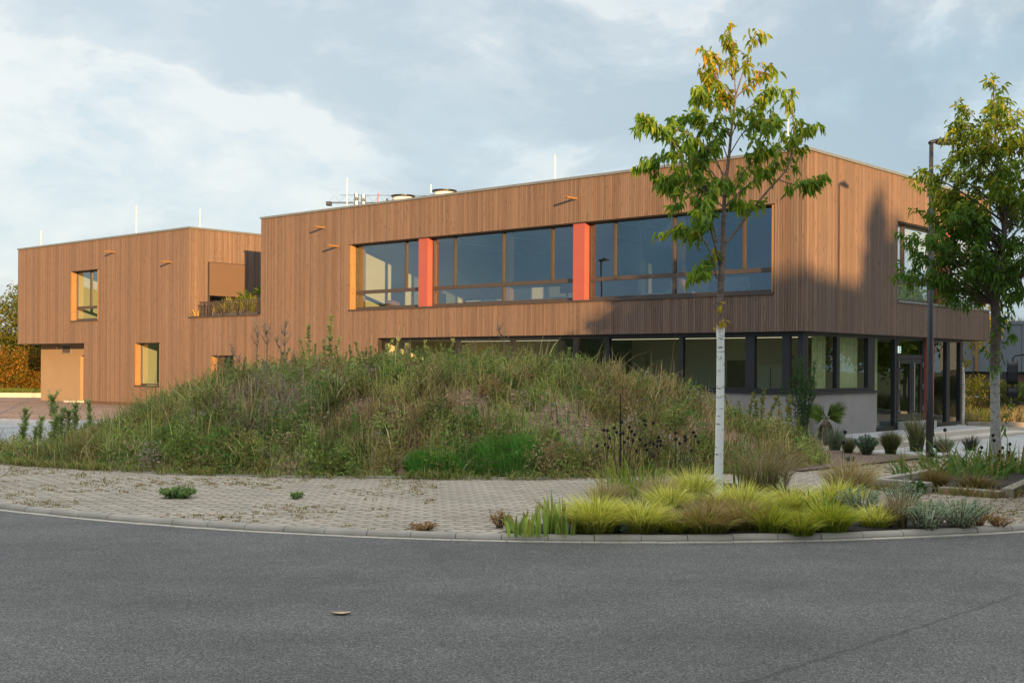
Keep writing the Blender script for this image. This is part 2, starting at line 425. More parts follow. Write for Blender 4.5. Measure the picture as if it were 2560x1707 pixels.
class MB:
    """collects boxes, tubes and polygons, then links them as ONE mesh object"""
    def __init__(s):
        s.v = []; s.f = []; s.c = []

    def add(s, vs, fs, col=(0.5, 0.5, 0.5)):
        b = len(s.v)
        s.v += [tuple(p) for p in vs]
        s.f += [tuple(i + b for i in f) for f in fs]
        s.c += [col] * len(vs)
        return s

    def box(s, x0, x1, y0, y1, z0, z1, col=(0.5, 0.5, 0.5)):
        return s.add([(x0, y0, z0), (x1, y0, z0), (x1, y1, z0), (x0, y1, z0), (x0, y0, z1), (x1, y0, z1), (x1, y1, z1), (x0, y1, z1)],
                     [(0, 3, 2, 1), (4, 5, 6, 7), (0, 1, 5, 4), (1, 2, 6, 5), (2, 3, 7, 6), (3, 0, 4, 7)], col)

    def tube(s, pts, rad, n=8, caps=True, col=(0.5, 0.5, 0.5)):
        pts = [Vector(p) for p in pts]
        if not isinstance(rad, (list, tuple)):
            rad = [rad] * len(pts)
        vs = []; fs = []
        ref = Vector((0.31, 0.95, 0.11)).normalized()
        for i, p in enumerate(pts):
            t = (pts[min(i + 1, len(pts) - 1)] - pts[max(i - 1, 0)])
            t = t.normalized() if t.length > 1e-9 else Vector((0, 0, 1))
            u = t.cross(ref)
            if u.length < 0.1:
                u = t.cross(Vector((1, 0, 0)))
            u.normalize(); w = t.cross(u)
            for j in range(n):
                a = 2 * math.pi * j / n
                vs.append(p + (u * math.cos(a) + w * math.sin(a)) * rad[i])
        for i in range(len(pts) - 1):
            for j in range(n):
                a = i * n + j; b = i * n + (j + 1) % n
                fs.append((a, b, b + n, a + n))
        if caps:
            fs.append(tuple(range(n - 1, -1, -1)))
            fs.append(tuple(range((len(pts) - 1) * n, len(pts) * n)))
        return s.add(vs, fs, col)

    def lathe(s, prof, c=(0, 0, 0), n=24):
        vs = []; fs = []
        for r_, z in prof:
            for j in range(n):
                a = 2 * math.pi * j / n
                vs.append((c[0] + r_ * math.cos(a), c[1] + r_ * math.sin(a), c[2] + z))
        for i in range(len(prof) - 1):
            for j in range(n):
                a = i * n + j; b = i * n + (j + 1) % n
                fs.append((a, b, b + n, a + n))
        fs.append(tuple(range(n - 1, -1, -1)))
        fs.append(tuple(range((len(prof) - 1) * n, len(prof) * n)))
        return s.add(vs, fs)

    def prism(s, poly, z0, z1):
        n = len(poly)
        vs = [(x, y, z0) for x, y in poly] + [(x, y, z1) for x, y in poly]
        fs = [tuple(range(n - 1, -1, -1)), tuple(range(n, 2 * n))] + [(i, (i + 1) % n, n + (i + 1) % n, n + i) for i in range(n)]
        return s.add(vs, fs)

    def build(s, name, mat, parent=None, smooth=False, bevel=0.0):
        me = bpy.data.meshes.new(name)
        me.from_pydata(s.v, [], s.f)
        at = me.attributes.new('col', 'FLOAT_COLOR', 'POINT')
        at.data.foreach_set('color', np.array([(*c, 1) for c in s.c], dtype=np.float32).ravel())
        if smooth:
            me.polygons.foreach_set('use_smooth', [True] * len(me.polygons))
        me.update()
        o = finish(name, me, mat, parent)
        if bevel:
            b = o.modifiers.new('bevel', 'BEVEL')
            b.width = bevel; b.segments = 2; b.limit_method = 'ANGLE'
        return o


class GB:
    """numpy collector for leaves and blades"""
    def __init__(s):
        s.V = []; s.F = []; s.C = []; s.n = 0

    def add(s, V, F, C):
        s.V.append(V.reshape(-1, 3)); s.F.append(F + s.n); s.C.append(C.reshape(-1, 3)); s.n += V.reshape(-1, 3).shape[0]

    def blades(s, P, h, w, lean, col, tip, curve=0.5):
        """P (n,3) roots, h heights, w widths, lean (n,2) tip offset as a share of h"""
        n = len(P)
        if n == 0:
            return
        t = np.array([0, 0.38, 0.74, 1.0])
        wt = np.array([0.8, 1.0, 0.66, 0.06])
        a = RNG.uniform(0, 2 * np.pi, n)
        side = np.stack([np.cos(a), np.sin(a), np.zeros(n)], 1)
        V = np.zeros((n, 4, 2, 3)); C = np.zeros((n, 4, 2, 3))
        ll = np.hypot(lean[:, 0], lean[:, 1])
        for i in range(4):
            hor = lean * (h * t[i] ** (1 + curve * 1.6))[:, None]
            ver = h * (t[i] - 0.38 * np.minimum(ll, 1.3) * t[i] ** 2)
            c = P + np.concatenate([hor, ver[:, None]], 1)
            o = side * (w * wt[i] * 0.5)[:, None]
            V[:, i, 0] = c - o; V[:, i, 1] = c + o
            cc = col * (1 - t[i] ** 1.5) + tip * t[i] ** 1.5
            C[:, i, 0] = cc; C[:, i, 1] = cc
        b = (np.arange(n) * 8)[:, None]
        F = np.concatenate([b + np.array([[0, 1, 3, 2]]), b + np.array([[2, 3, 5, 4]]), b + np.array([[4, 5, 7, 6]])], 0)
        s.add(V, F, C)

    def leaves(s, P, D, L, W, col, fold=0.25, droop=0.25):
        """folded leaves: P base, D unit direction, L length, W width"""
        n = len(P)
        if n == 0:
            return
        up = np.zeros((n, 3)); up[:, 2] = 1
        up += RNG.normal(0, 0.55, (n, 3))
        S = np.cross(D, up); S /= np.linalg.norm(S, axis=1, keepdims=True) + 1e-9
        N = np.cross(S, D)
        L = L[:, None]; W = W[:, None]
        V = np.zeros((n, 6, 3))
        dz = np.zeros((n, 3)); dz[:, 2] = -1
        m1 = P + D * L * 0.34; m2 = P + D * L * 0.70 + dz * L * droop * 0.35
        V[:, 0] = P
        V[:, 1] = m1 - S * W * 0.5 + N * W * fold
        V[:, 2] = m1 + S * W * 0.5 + N * W * fold
        V[:, 3] = m2 - S * W * 0.36 + N * W * fold * 0.7
        V[:, 4] = m2 + S * W * 0.36 + N * W * fold * 0.7
        V[:, 5] = P + D * L + dz * L * droop
        C = np.repeat(col[:, None, :], 6, 1)
        b = (np.arange(n) * 6)[:, None]
        F = np.concatenate([b + np.array([[0, 2, 4, 5]]), b + np.array([[0, 5, 3, 1]])], 0)
        s.add(V, F, C)

    def build(s, name, mat, parent=None):
        V = np.concatenate(s.V).astype(np.float32); F = np.concatenate(s.F).astype(np.int32); C = np.concatenate(s.C)
        me = bpy.data.meshes.new(name)
        me.vertices.add(len(V)); me.vertices.foreach_set('co', V.ravel())
        nf, kf = F.shape
        me.loops.add(nf * kf); me.loops.foreach_set('vertex_index', F.ravel())
        me.polygons.add(nf)
        me.polygons.foreach_set('loop_start', np.arange(nf, dtype=np.int32) * kf)
        me.polygons.foreach_set('loop_total', np.full(nf, kf, dtype=np.int32))
        at = me.attributes.new('col', 'FLOAT_COLOR', 'POINT')
        at.data.foreach_set('color', np.concatenate([np.clip(C, 0, 1), np.ones((len(C), 1))], 1).astype(np.float32).ravel())
        me.update(calc_edges=True)
        return finish(name, me, mat, parent)


def vnoise(x, y, sc, seed=0):
    """smooth value noise 0..1 (numpy)"""
    x = np.asarray(x) * sc; y = np.asarray(y) * sc
    xi = np.floor(x).astype(int); yi = np.floor(y).astype(int)
    fx = x - xi; fy = y - yi
    fx = fx * fx * (3 - 2 * fx); fy = fy * fy * (3 - 2 * fy)

    def h(a, b):
        v = np.sin(a * 127.1 + b * 311.7 + seed * 74.7) * 43758.5453
        return v - np.floor(v)
    return (h(xi, yi) * (1 - fx) + h(xi + 1, yi) * fx) * (1 - fy) + (h(xi, yi + 1) * (1 - fx) + h(xi + 1, yi + 1) * fx) * fy


def ss(a, b, x):
    t = np.clip((np.asarray(x, dtype=float) - a) / (b - a), 0, 1)
    return t * t * (3 - 2 * t)


# survey: where the sight line through a photo pixel meets a depth or the ground
def ray(px, py):
    x = px - 1280; y = py - 853.5
    return (x + ROLL * y) / FPX, -((y - ROLL * x) - H0) / FPX


def at(px, py, Y):
    u, w = ray(px, py)
    return Vector((u * Y, Y, CZ + w * Y))


def gnd(px, py, z=0.0):
    u, w = ray(px, py)
    t = (z - CZ) / w
    return Vector((u * t, t, z))


# ------------------------------------------------------------------ terrain and paving
def kerb_y(x):
    x = np.asarray(x, dtype=float)
    xa = np.clip(x, -12, 14)
    return 12.66 + 0.045 * (xa - 1.0) ** 2 + (x - xa) * np.where(x > 0, 1.17, -1.17) * 1.0 * np.sign(x - xa) * np.sign(x - xa)


EX = np.array([-40, -13, -9.25, -7.71, -5.88, -3.97, -2, 0.14, 1.72, 3.5, 5, 6.6, 8.68, 11, 14, 40])
EY = np.array([36, 24.2, 21.82, 20.92, 19.95, 19.46, 19.3, 19.28, 19.76, 20.6, 21.6, 22.96, 25.19, 27.6, 30.5, 50])


def edge_y(x):
    return np.interp(x, EX, EY)


def zg(x, y):
    """height of the paved ground"""
    return 0.05 - 0.12 * ss(19.5, 30, y) - 0.20 * ss(4, 8, x) * ss(21, 30, y)


def ground_at(px, py):
    p = gnd(px, py, 0.06)
    for _ in range(4):
        p = gnd(px, py, float(zg(p.x, p.y)) + 0.02)
    return p


def grid_sheet(name, xs, ylo, yhi, ny, zf, mat, smooth=True):
    V = []; F = []
    nx = len(xs)
    for x in xs:
        y0 = float(ylo(x)); y1 = float(yhi(x))
        for j in range(ny + 1):
            y = y0 + (y1 - y0) * j / ny
            V.append((x, y, float(zf(x, y))))
    for i in range(nx - 1):
        for j in range(ny):
            a = i * (ny + 1) + j
            F.append((a, a + ny + 1, a + ny + 2, a + 1))
    me = bpy.data.meshes.new(name)
    me.from_pydata(V, [], F)
    if smooth:
        me.polygons.foreach_set('use_smooth', [True] * len(F))
    o = finish(name, me, mat, None)
    o['kind'] = 'structure'
    return o


ter = MB().add([(-900, -900, -0.5), (900, -900, -0.5), (900, 900, -0.5), (-900, 900, -0.5)], [(0, 1, 2, 3)]).build('terrain', 'terrain')
ter['kind'] = 'structure'
XS = np.concatenate([np.linspace(-26, -13, 14), np.linspace(-12.5, 14.5, 109), np.linspace(15, 30, 12)])
grid_sheet('road', np.linspace(-60, 60, 121), lambda x: -70.0, lambda x: kerb_y(np.clip(x, -26, 30)) + 0.02, 24, lambda x, y: 0.0, 'asphalt')
grid_sheet('pavement', XS, lambda x: kerb_y(x) + 0.22, lambda x: max(edge_y(x), kerb_y(x) + 1) + (0.35 + 13.0 * float(ss(4.0, 6.5, x))), 44, zg, 'pavers')
# kerb: rounded half-metre stones with open joints, and a flat gutter course of small setts
kb = MB(); gt = MB()


def arc_walk(step):
    x = -24.0; out = []
    while x < 26:
        y = float(kerb_y(x)); dy = float(kerb_y(x + 0.01) - y) / 0.01
        out.append((x, y, dy))
        x += step / math.hypot(1, dy)
    return out


AW = arc_walk(0.5)
for (xa, ya, da), (xb, yb, db) in zip(AW[:-1], AW[1:]):
    ta = Vector((xb - xa, yb - ya, 0)); L = ta.length; ta.normalize()
    nv = Vector((-ta.y, ta.x, 0))
    p0 = Vector((xa, ya, 0)) + ta * 0.006 + nv * 0.10
    p1 = Vector((xb, yb, 0)) - ta * 0.006 + nv * 0.10
    jz = random.uniform(-0.004, 0.004); jn = random.uniform(-0.004, 0.004)
    prof = [(0.0, -0.1), (0.0, 0.028), (0.012, 0.048), (0.035, 0.064), (0.075, 0.070), (0.13, 0.066), (0.13, -0.1)]
    vs = [p0 + nv * (a + jn) + Vector((0, 0, z + jz)) for a, z in prof] + [p1 + nv * (a + jn) + Vector((0, 0, z + jz)) for a, z in prof]
    n = len(prof)
    fs = [(i, n + i, n + i + 1, i + 1) for i in range(n - 1)] + [tuple(range(n)), tuple(range(2 * n - 1, n - 1, -1))]
    kb.add(vs, fs)
AW = arc_walk(0.20)
for (xa, ya, da), (xb, yb, db) in zip(AW[:-1], AW[1:]):
    ta = Vector((xb - xa, yb - ya, 0)).normalized(); nv = Vector((-ta.y, ta.x, 0))
    z = 0.008 + random.uniform(-0.002, 0.002)
    q = [Vector((xa, ya, 0)) + ta * 0.004, Vector((xb, yb, 0)) - ta * 0.004]
    vs = [q[0] + Vector((0, 0, -.1)), q[1] + Vector((0, 0, -.1)), q[1] + nv * 0.097 + Vector((0, 0, -.1)), q[0] + nv * 0.097 + Vector((0, 0, -.1))]
    vs += [v + Vector((0, 0, 0.1 + z)) for v in vs]
    gt.add(vs, [(4, 5, 6, 7), (0, 1, 5, 4), (1, 2, 6, 5), (2, 3, 7, 6), (3, 0, 4, 7)])
o = kb.build('kerb', 'kerb_concrete'); o['kind'] = 'structure'
o = gt.build('gutter', 'gutter_stone'); o['kind'] = 'structure'
# flat edging stones where the paving meets the mound
ed = MB()
xw = -24.0
while xw < 5.0:
    y = float(edge_y(xw)); dy = float(edge_y(xw + 0.05) - y) / 0.05
    t_ = Vector((1, dy, 0)).normalized(); nv = Vector((-t_.y, t_.x, 0))
    p = Vector((xw, y, 0)); L = 0.98
    z1 = float(zg(xw, y)) + 0.018 + random.uniform(-0.008, 0.012)
    vs = [p, p + t_ * L, p + t_ * L + nv * 0.08, p + nv * 0.08]
    ed.add([v + Vector((0, 0, -0.2)) for v in vs] + [v + Vector((0, 0, z1)) for v in vs], [(4, 5, 6, 7), (0, 1, 5, 4), (1, 2, 6, 5), (2, 3, 7, 6), (3, 0, 4, 7)])
    xw += 1.0 / math.hypot(1, dy)
o = ed.build('pavement_edging', 'kerb_concrete'); o['kind'] = 'structure'

# yard left of the mound and planting beds
grid_sheet('gravel_yard', np.linspace(-90, 10, 26), lambda x: 24.0, lambda x: 110.0, 20, lambda x, y: -0.09 - 0.35 * float(ss(3.5, 6.0, x)), 'gravel_brown')
grid_sheet('asphalt_yard', np.linspace(-60, -3, 24), lambda x: 22.5, lambda x: 41.6 - 0.05 * (x + 15) + 0.5 * math.sin(x * 0.9), 12, lambda x, y: -0.07, 'gravel_grey')
BEDX = np.linspace(-0.12, 5.05, 40)


def bed_hi(x):
    return kerb_y(x) + float(np.interp(x, [-0.12, 0.1, 0.5, 1.2, 2.0, 3.2, 4.2, 4.8, 5.05], [0.28, 0.6, 1.3, 3.6, 6.0, 6.1, 4.4, 2.2, 0.5]))


grid_sheet('planting_bed', BEDX, lambda x: kerb_y(x) + 0.235, bed_hi, 16, lambda x, y: float(zg(x, y)) + 0.012 + 0.02 * float(vnoise(x, y, 3.0)), 'bed_soil')
MLP = [ground_at(px, py) for px, py in ((1960, 1180), (2050, 1172), (2144, 1163), (2230, 1152), (2318, 1142), (2440, 1136), (2560, 1132))]
MLX = [p.x for p in MLP] + [15.5]; MLY = [p.y for p in MLP] + [MLP[-1].y + 0.8]
mul = [gnd(1900, 1190), gnd(2144, 1166), gnd(2318, 1146), gnd(2560, 1128), gnd(2560, 1108, -0.2), gnd(2350, 1112, -0.2), gnd(2130, 1112, -0.2), gnd(2000, 1110, -0.1), gnd(1850, 1150)]
grid_sheet('mulch_bed', np.linspace(5.0, 14.5, 30), lambda x: float(np.interp(x, MLX, MLY)), lambda x: float(np.interp(x, [5, 8.1, 9.6, 14.5], [30, 30.8, 28.9, 31.0])), 14, lambda x, y: float(zg(x, y)) + 0.02 + 0.03 * float(vnoise(x, y, 1.2)), 'mulch')


# ------------------------------------------------------------------ earth mound
RX = np.array([-16, -12, -9.6, -8.8, -8.1, -7.1, -6.3, -5.5, -4.5, -3.15, -1.5, 0.17, 1.4, 2.3, 3.3, 3.9, 4.7, 5.6, 6.5, 8.2, 10])
RZ = np.array([0, 0.0, 0.05, 0.15, 0.42, 0.98, 1.30, 1.58, 1.74, 1.80, 1.84, 1.78, 1.70, 1.52, 1.30, 1.06, 0.66, 0.34, 0.16, 0.0, 0])


def mound_h(x, y):
    x = np.asarray(x, dtype=float); y = np.asarray(y, dtype=float)
    H = np.maximum(np.interp(x, RX, RZ) - 0.10, 0) * 1.0
    yf = edge_y(x) + 0.1
    yr = 25.0 + 0.25 * np.sin(x * 0.7)
    up = np.clip((y - yf) / np.maximum(yr - yf, 0.5), 0, 1)
    dn = np.clip((y - yr) / 5.5, 0, 1)
    f = np.where(y < yr, np.sin(up * np.pi / 2) ** 1.05, 0.5 + 0.5 * np.cos(dn * np.pi))
    bump = (vnoise(x, y, 0.9, 3) - 0.5) * 0.22 + (vnoise(x, y, 2.3, 4) - 0.5) * 0.10
    base = -0.03 - 0.22 * (1 - np.clip(H * 9, 0, 1)) * ss(0.9, 1.7, y - yf)
    base = base - 0.6 * ss(5.4, 6.6, x) * (1 - np.clip(H * 5, 0, 1))
    return base + H * f + bump * np.clip(H * f * 1.2, 0, 1) + 0.05 * np.clip(up * 8, 0, 1)


grid_sheet('earth_mound', np.linspace(-16, 10, 131), lambda x: float(edge_y(x)) + 0.06, lambda x: max(31.0, float(edge_y(x)) + 2), 60, lambda x, y: float(mound_h(x, y)), 'mound_soil')

# ------------------------------------------------------------------ main building (local x = depth from the front, y = leftwards along the front)
CX, CY = 735 / FPX * 33.2, 33.2
TH = math.atan2(0.7438, 0.6683)
EB = Vector((0.6683, 0.7438, 0)); EA = Vector((-0.7438, 0.6683, 0))


def bl(b, a, z=0.0):
    """building coordinates to world"""
    return Vector((CX, CY, z)) + EB * b + EA * a


house = empty('office_building', (CX, CY, 0), 'long two storey office building clad in brown vertical timber boards, flat roof', 'building', rz=TH)
ZS, ZT = 2.88, 7.90      # soffit, top of the boards
LEN, DEP = 46.2, 13.47


def boards_panel(mb, axis, fixed, u0, u1, z0, z1, holes, outward, pitch=0.084, gap=0.011, th=0.028):
    """vertical boards along an axis ('y' or 'x') on the plane fixed; holes = (ua, ub, za, zb)"""
    u = u0
    while u < u1 - 0.01:
        w = pitch
        ue = min(u + w - gap, u1)
        mid = 0.5 * (u + ue)
        segs = [(z0, z1)]
        for ha, hb, za, zb in holes:
            if ha - 0.035 < mid < hb + 0.035:
                ns = []
                for p, q in segs:
                    if zb <= p or za >= q:
                        ns.append((p, q))
                    else:
                        if za > p: ns.append((p, za))
                        if zb < q: ns.append((zb, q))
                segs = ns
        col = (random.random(), random.random(), random.random())
        jit = random.uniform(0, 0.004)
        a, b = (fixed + jit, fixed + th) if outward < 0 else (fixed - th, fixed - jit)
        for p, q in segs:
            if axis == 'y':
                mb.box(a, b, u, ue, p, q, col)
            else:
                mb.box(u, ue, a, b, p, q, col)
        u += w


def wall_grid(mb, axis, f0, f1, u0, u1, z0, z1, holes):
    us = sorted({u0, u1, *[h[i] for h in holes for i in (0, 1) if u0 < h[i] < u1]})
    zs = sorted({z0, z1, *[h[i] for h in holes for i in (2, 3) if z0 < h[i] < z1]})
    for i in range(len(us) - 1):
        for j in range(len(zs) - 1):
            um = (us[i] + us[i + 1]) / 2; zm = (zs[j] + zs[j + 1]) / 2
            if any(h[0] < um < h[1] and h[2] < zm < h[3] for h in holes):
                continue
            if axis == 'y':
                mb.box(f0, f1, us[i], us[i + 1], zs[j], zs[j + 1])
            else:
                mb.box(us[i], us[i + 1], f0, f1, zs[j], zs[j + 1])


MAIN = (1.06, 19.24, 3.95, 6.47)
W1 = (37.95, 40.53, 3.97, 6.46)
W2 = (32.44, 34.52, 0.84, 2.84)
W3 = (26.69, 28.37, 0.30, 2.25)
REC = (24.87, 30.07, 3.93, 9.0)
GFO = (-1, 17.62, -1, ZS)
OVH = (39.22, 60, -1, ZS)
RW = (5.87, 13.6, 3.95, 6.46)
GFR = (-1, 20, -1, ZS)
front_holes = [MAIN, W1, W2, W3, REC, GFO, OVH]
back_holes = [MAIN, W1, W2, W3, (24.838, 30.102, 3.93, 9.0), GFO, OVH]
mb = MB(); boards_panel(mb, 'y', 0.0, 0.0, LEN, 0.05, ZT, front_holes, -1)
mb.build('timber_cladding', 'larch_boards', house)
mb = MB(); boards_panel(mb, 'x', 0.0, 0.03, DEP, ZS, ZT, [RW], -1)
mb.build('timber_cladding', 'larch_boards', house)
# recess walls
mb = MB(); boards_panel(mb, 'x', 30.07, 0.03, 6.0, 3.97, ZT, [(1.00, 3.05, 3.98, 6.45)], -1)
mb.build('timber_cladding', 'larch_boards', house)
mb = MB(); boards_panel(mb, 'x', 24.87, 0.03, 6.0, 3.97, ZT, [], 1)
mb.build('timber_cladding', 'larch_boards', house)
mb = MB(); boards_panel(mb, 'y', 6.0, 24.9, 30.05, 3.97, ZT, [], -1)
mb.build('timber_cladding', 'larch_boards', house)
# side of the ground floor under the overhang, end of the wing, far end
mb = MB(); boards_panel(mb, 'x', LEN, 0.03, 9.0, ZS, ZT, [], 1)
mb.build('timber_cladding', 'larch_boards', house)
mb = MB(); boards_panel(mb, 'x', 39.22, 0.03, 0.9, 0.05, ZS - 0.01, [], 1)
mb.build('timber_cladding', 'larch_boards', house)
mb = MB(); boards_panel(mb, 'y', DEP, 0.0, 24.0, ZS, ZT, [(-0.1, 3.0, 3.95, 6.46)], 1)
mb.build('timber_cladding', 'larch_boards', house)
# backing structure behind the boards
mb = MB()
wall_grid(mb, 'y', 0.032, 0.27, 0.032, LEN - 0.032, -0.2, ZT - 0.03, back_holes)
wall_grid(mb, 'x', 0.032, 0.27, 0.272, DEP - 0.032, ZS + 0.01, ZT - 0.03, [RW])
wall_grid(mb, 'x', 30.102, 30.3, 0.272, 6.2, 2.9, ZT - 0.03, [(1.00, 3.05, 3.98, 6.45)])
wall_grid(mb, 'x', 24.65, 24.838, 0.272, 6.2, 2.9, ZT - 0.03, [])
wall_grid(mb, 'y', 6.032, 6.2, 24.87, 30.07, 2.9, ZT - 0.03, [])
wall_grid(mb, 'x', LEN - 0.27, LEN - 0.032, 0.272, 9.0, ZS + 0.01, ZT - 0.03, [])
wall_grid(mb, 'y', DEP - 0.27, DEP - 0.032, 0.272, 24.4, ZS + 0.01, ZT - 0.03, [(0.0, 3.0, 3.95, 6.46)])
wall_grid(mb, 'x', 24.2, 24.6, 6.2, DEP - 0.3, 0, ZT - 0.03, [])
wall_grid(mb, 'y', 8.8, 9.0, 30.3, LEN - 0.3, 0, ZT - 0.03, [])
mb.build('structural_wall', 'backing', house)
# soffits, roofs, slabs
MB().box(0.03, DEP - 0.03, 0.03, 17.6, ZS - 0.02, ZS + 0.009).build('soffit', 'frame_dark', house)
MB().box(0.03, 9.0, 39.24, LEN - 0.03, ZS - 0.02, ZS + 0.009).build('soffit', 'frame_dark', house)
mb = MB()
mb.box(0.28, DEP - 0.28, 0.28, 24.64, 7.45, 7.60)
mb.box(0.28, 8.79, 30.31, LEN - 0.28, 7.45, 7.60)
mb.box(0.28, 6.0, 24.88, 30.06, 3.70, 3.90)
roof = mb.build('roof', 'roof_membrane', house)
mb = MB()
W_ = 0.34
mb.box(-0.035, W_, -0.035, 24.905, ZT, ZT + 0.045)
mb.box(-0.035, W_, 30.035, LEN + 0.035, ZT, ZT + 0.045)
mb.box(W_, DEP + 0.035, -0.035, W_, ZT, ZT + 0.045)
mb.box(W_, 6.2, 30.035, 30.035 + W_, ZT, ZT + 0.045)
mb.box(W_, 6.2, 24.905 - W_, 24.905, ZT, ZT + 0.045)
mb.box(DEP - W_, DEP + 0.035, W_, 24.5, ZT, ZT + 0.045)
mb.box(W_, 9.0, LEN + 0.035 - W_, LEN + 0.035, ZT, ZT + 0.045)
# drip edge
mb.box(-0.036, -0.03, -0.035, 24.905, ZT - 0.035, ZT)
mb.box(-0.036, -0.03, 30.035, LEN + 0.035, ZT - 0.035, ZT)
mb.box(-0.029, DEP + 0.035, -0.036, -0.03, ZT - 0.035, ZT)
mb.box(0.03, 6.2, 30.034, 30.04, ZT - 0.035, ZT)
mb.build('parapet_cap', 'coping_metal', roof)
# terrace coping and railing
mb = MB().box(-0.04, 0.30, 24.88, 30.10, 3.905, 3.965)
mb.build('terrace_coping', 'frame_bronze', house)
mb = MB()
zt, zb = 4.60, 4.04
mb.box(0.07, 0.12, 24.90, 29.44, zt - 0.03, zt)
mb.box(0.075, 0.115, 24.90, 29.44, zb - 0.02, zb)
y = 24.96
while y < 29.44:
    mb.box(0.085, 0.105, y, y + 0.035, zb, zt - 0.03)
    y += 0.125
mb.box(0.12, 1.0, 29.39, 29.44, zt - 0.03, zt)
mb.box(0.12, 1.0, 29.395, 29.435, zb - 0.02, zb)
x = 0.2
while x < 1.0:
    mb.box(x, x + 0.035, 29.405, 29.425, zb, zt - 0.03)
    x += 0.125
for y in (24.92, 26.4, 27.9, 29.40):
    mb.box(0.08, 0.11, y, y + 0.03, 3.965, zb - 0.02)
mb.build('railing', 'frame_bronze', house)
# terrace door behind a sun blind
mb = MB().box(1.02, 3.03, 30.04, 30.055, 4.99, 6.43)
mb.box(1.02, 3.03, 30.035, 30.06, 4.95, 4.99)
mb.build('roller_blind', 'blind_fabric', house)
mb = MB()
for x0, x1 in ((1.02, 1.10), (2.0, 2.12), (2.95, 3.03)):
    mb.box(x0, x1, 30.12, 30.18, 3.98, 6.44)
mb.box(1.02, 3.03, 30.12, 30.18, 3.98, 4.06)
w = mb.build('window', 'frame_bronze', house)
MB().add([(1.1, 30.15, 4.06), (2.95, 30.15, 4.06), (2.95, 30.15, 6.44), (1.1, 30.15, 6.44)], [(0, 1, 2, 3)]).build('pane', 'window_glass', w)


def pane_quad(mbp, axis, f, u0, u1, z0, z1):
    if axis == 'y':
        mbp.add([(f, u0, z0), (f, u1, z0), (f, u1, z1), (f, u0, z1)], [(0, 3, 2, 1)])
    else:
        mbp.add([(u0, f, z0), (u1, f, z0), (u1, f, z1), (u0, f, z1)], [(0, 1, 2, 3)])


def window(axis, f, u0, u1, z0, z1, muls, trans, frame='frame_bronze', fw=0.06, mw=0.10, dp=0.09, lower_muls=(), glass='window_glass'):
    """one glazed unit: frame + mullions + transom as one mesh, panes as its children"""
    mb = MB()

    def bx(a, b, c, d, p=0.0):
        if axis == 'y':
            mb.box(f - p, f + dp, a, b, c, d)
        else:
            mb.box(a, b, f - p, f + dp, c, d)
    bx(u0, u0 + fw, z0, z1); bx(u1 - fw, u1, z0, z1)
    bx(u0 + fw, u1 - fw, z0, z0 + fw + 0.02); bx(u0 + fw, u1 - fw, z1 - fw, z1)
    zlo = z0 + fw + 0.02
    if trans:
        bx(u0 + fw, u1 - fw, trans[0], trans[1], 0.004)
    ms = [(m - mw / 2, m + mw / 2) for m in muls]
    for a, b in ms:
        bx(a, b, trans[1] if trans else zlo, z1 - fw, 0.002)
        # lighter sash profile step
        bx(a + 0.02, b - 0.02, (trans[1] if trans else zlo), z1 - fw, 0.022)
    for m in lower_muls:
        bx(m - mw / 2, m + mw / 2, zlo, trans[0], 0.002)
    w = mb.build('window', frame, house)
    edges = [u0 + fw] + [q for ab in ms for q in ab] + [u1 - fw]
    for i in range(0, len(edges), 2):
        pm = MB(); pane_quad(pm, axis, f + 0.045, edges[i], edges[i + 1], trans[1] if trans else zlo, z1 - fw)
        pm.build('pane', glass, w)
    if trans:
        le = [u0 + fw] + [q for m in lower_muls for q in (m - mw / 2, m + mw / 2)] + [u1 - fw]
        for i in range(0, len(le), 2):
            pm = MB(); pane_quad(pm, axis, f + 0.045, le[i], le[i + 1], zlo, trans[0])
            pm.build('pane', glass, w)
    return w


TR = (4.58, 4.71)
WF = 0.285
window('y', WF, 15.50, 19.24, 4.0, 6.47, [16.42], TR)
window('y', WF, 8.32, 15.00, 4.0, 6.47, [13.90, 11.58, 9.40], TR, lower_muls=[11.58])
window('y', WF, 1.06, 7.82, 4.0, 6.47, [6.82, 4.58, 2.16], TR, lower_muls=[4.58])
window('x', WF, 5.87, 9.43, 4.0, 6.46, [6.88], TR, glass='coated_glass')
window('x', WF, 10.07, 13.06, 4.0, 6.46, [12.32], TR, glass='coated_glass')
w1 = window('y', WF, 37.95, 40.53, 4.02, 6.46, [39.12], TR)
window('y', WF, 32.44, 34.52, 0.89, 2.84, [], None, fw=0.05)
window('y', WF, 26.69, 28.37, 0.35, 2.25, [], None, fw=0.05)
# coral panels between the windows
for y0, y1 in ((15.02, 15.49), (7.84, 8.31)):
    MB().box(0.05, 0.36, y0, y1, 3.985, 6.468).build('coral_panel', 'red_panel', house)
MB().box(9.44, 10.06, 0.05, 0.36, 3.985, 6.458).build('coral_panel', 'red_panel', house)
# sills and timber jamb linings
for a_, b_, z_ in ((1.03, 19.28, 3.925), (37.92, 40.56, 3.945), (32.41, 34.55, 0.815), (26.66, 28.4, 0.275)):
    MB().box(-0.03, 0.36, a_, b_, z_, z_ + 0.058).build('window_sill', 'frame_bronze', house)
mb = MB().box(5.84, DEP + 0.02, -0.03, 0.36, 3.925, 3.983)
mb.build('window_sill', 'coping_metal', house)
for (a, b, z0, z1), zs in ((MAIN, 3.985), (W1, 4.005), (W2, 0.875), (W3, 0.335)):
    MB().box(0.004, 0.284, b - 0.03, b + 0.034, zs, z1 - 0.031).build('jamb_lining', 'larch_trim', house)
    MB().box(0.004, 0.284, a - 0.034, a + 0.03, zs, z1 - 0.031).build('jamb_lining', 'larch_trim', house)
    MB().box(0.034, 0.284, a, b, z1 - 0.03, z1 + 0.03).build('window_head', 'backing', house)
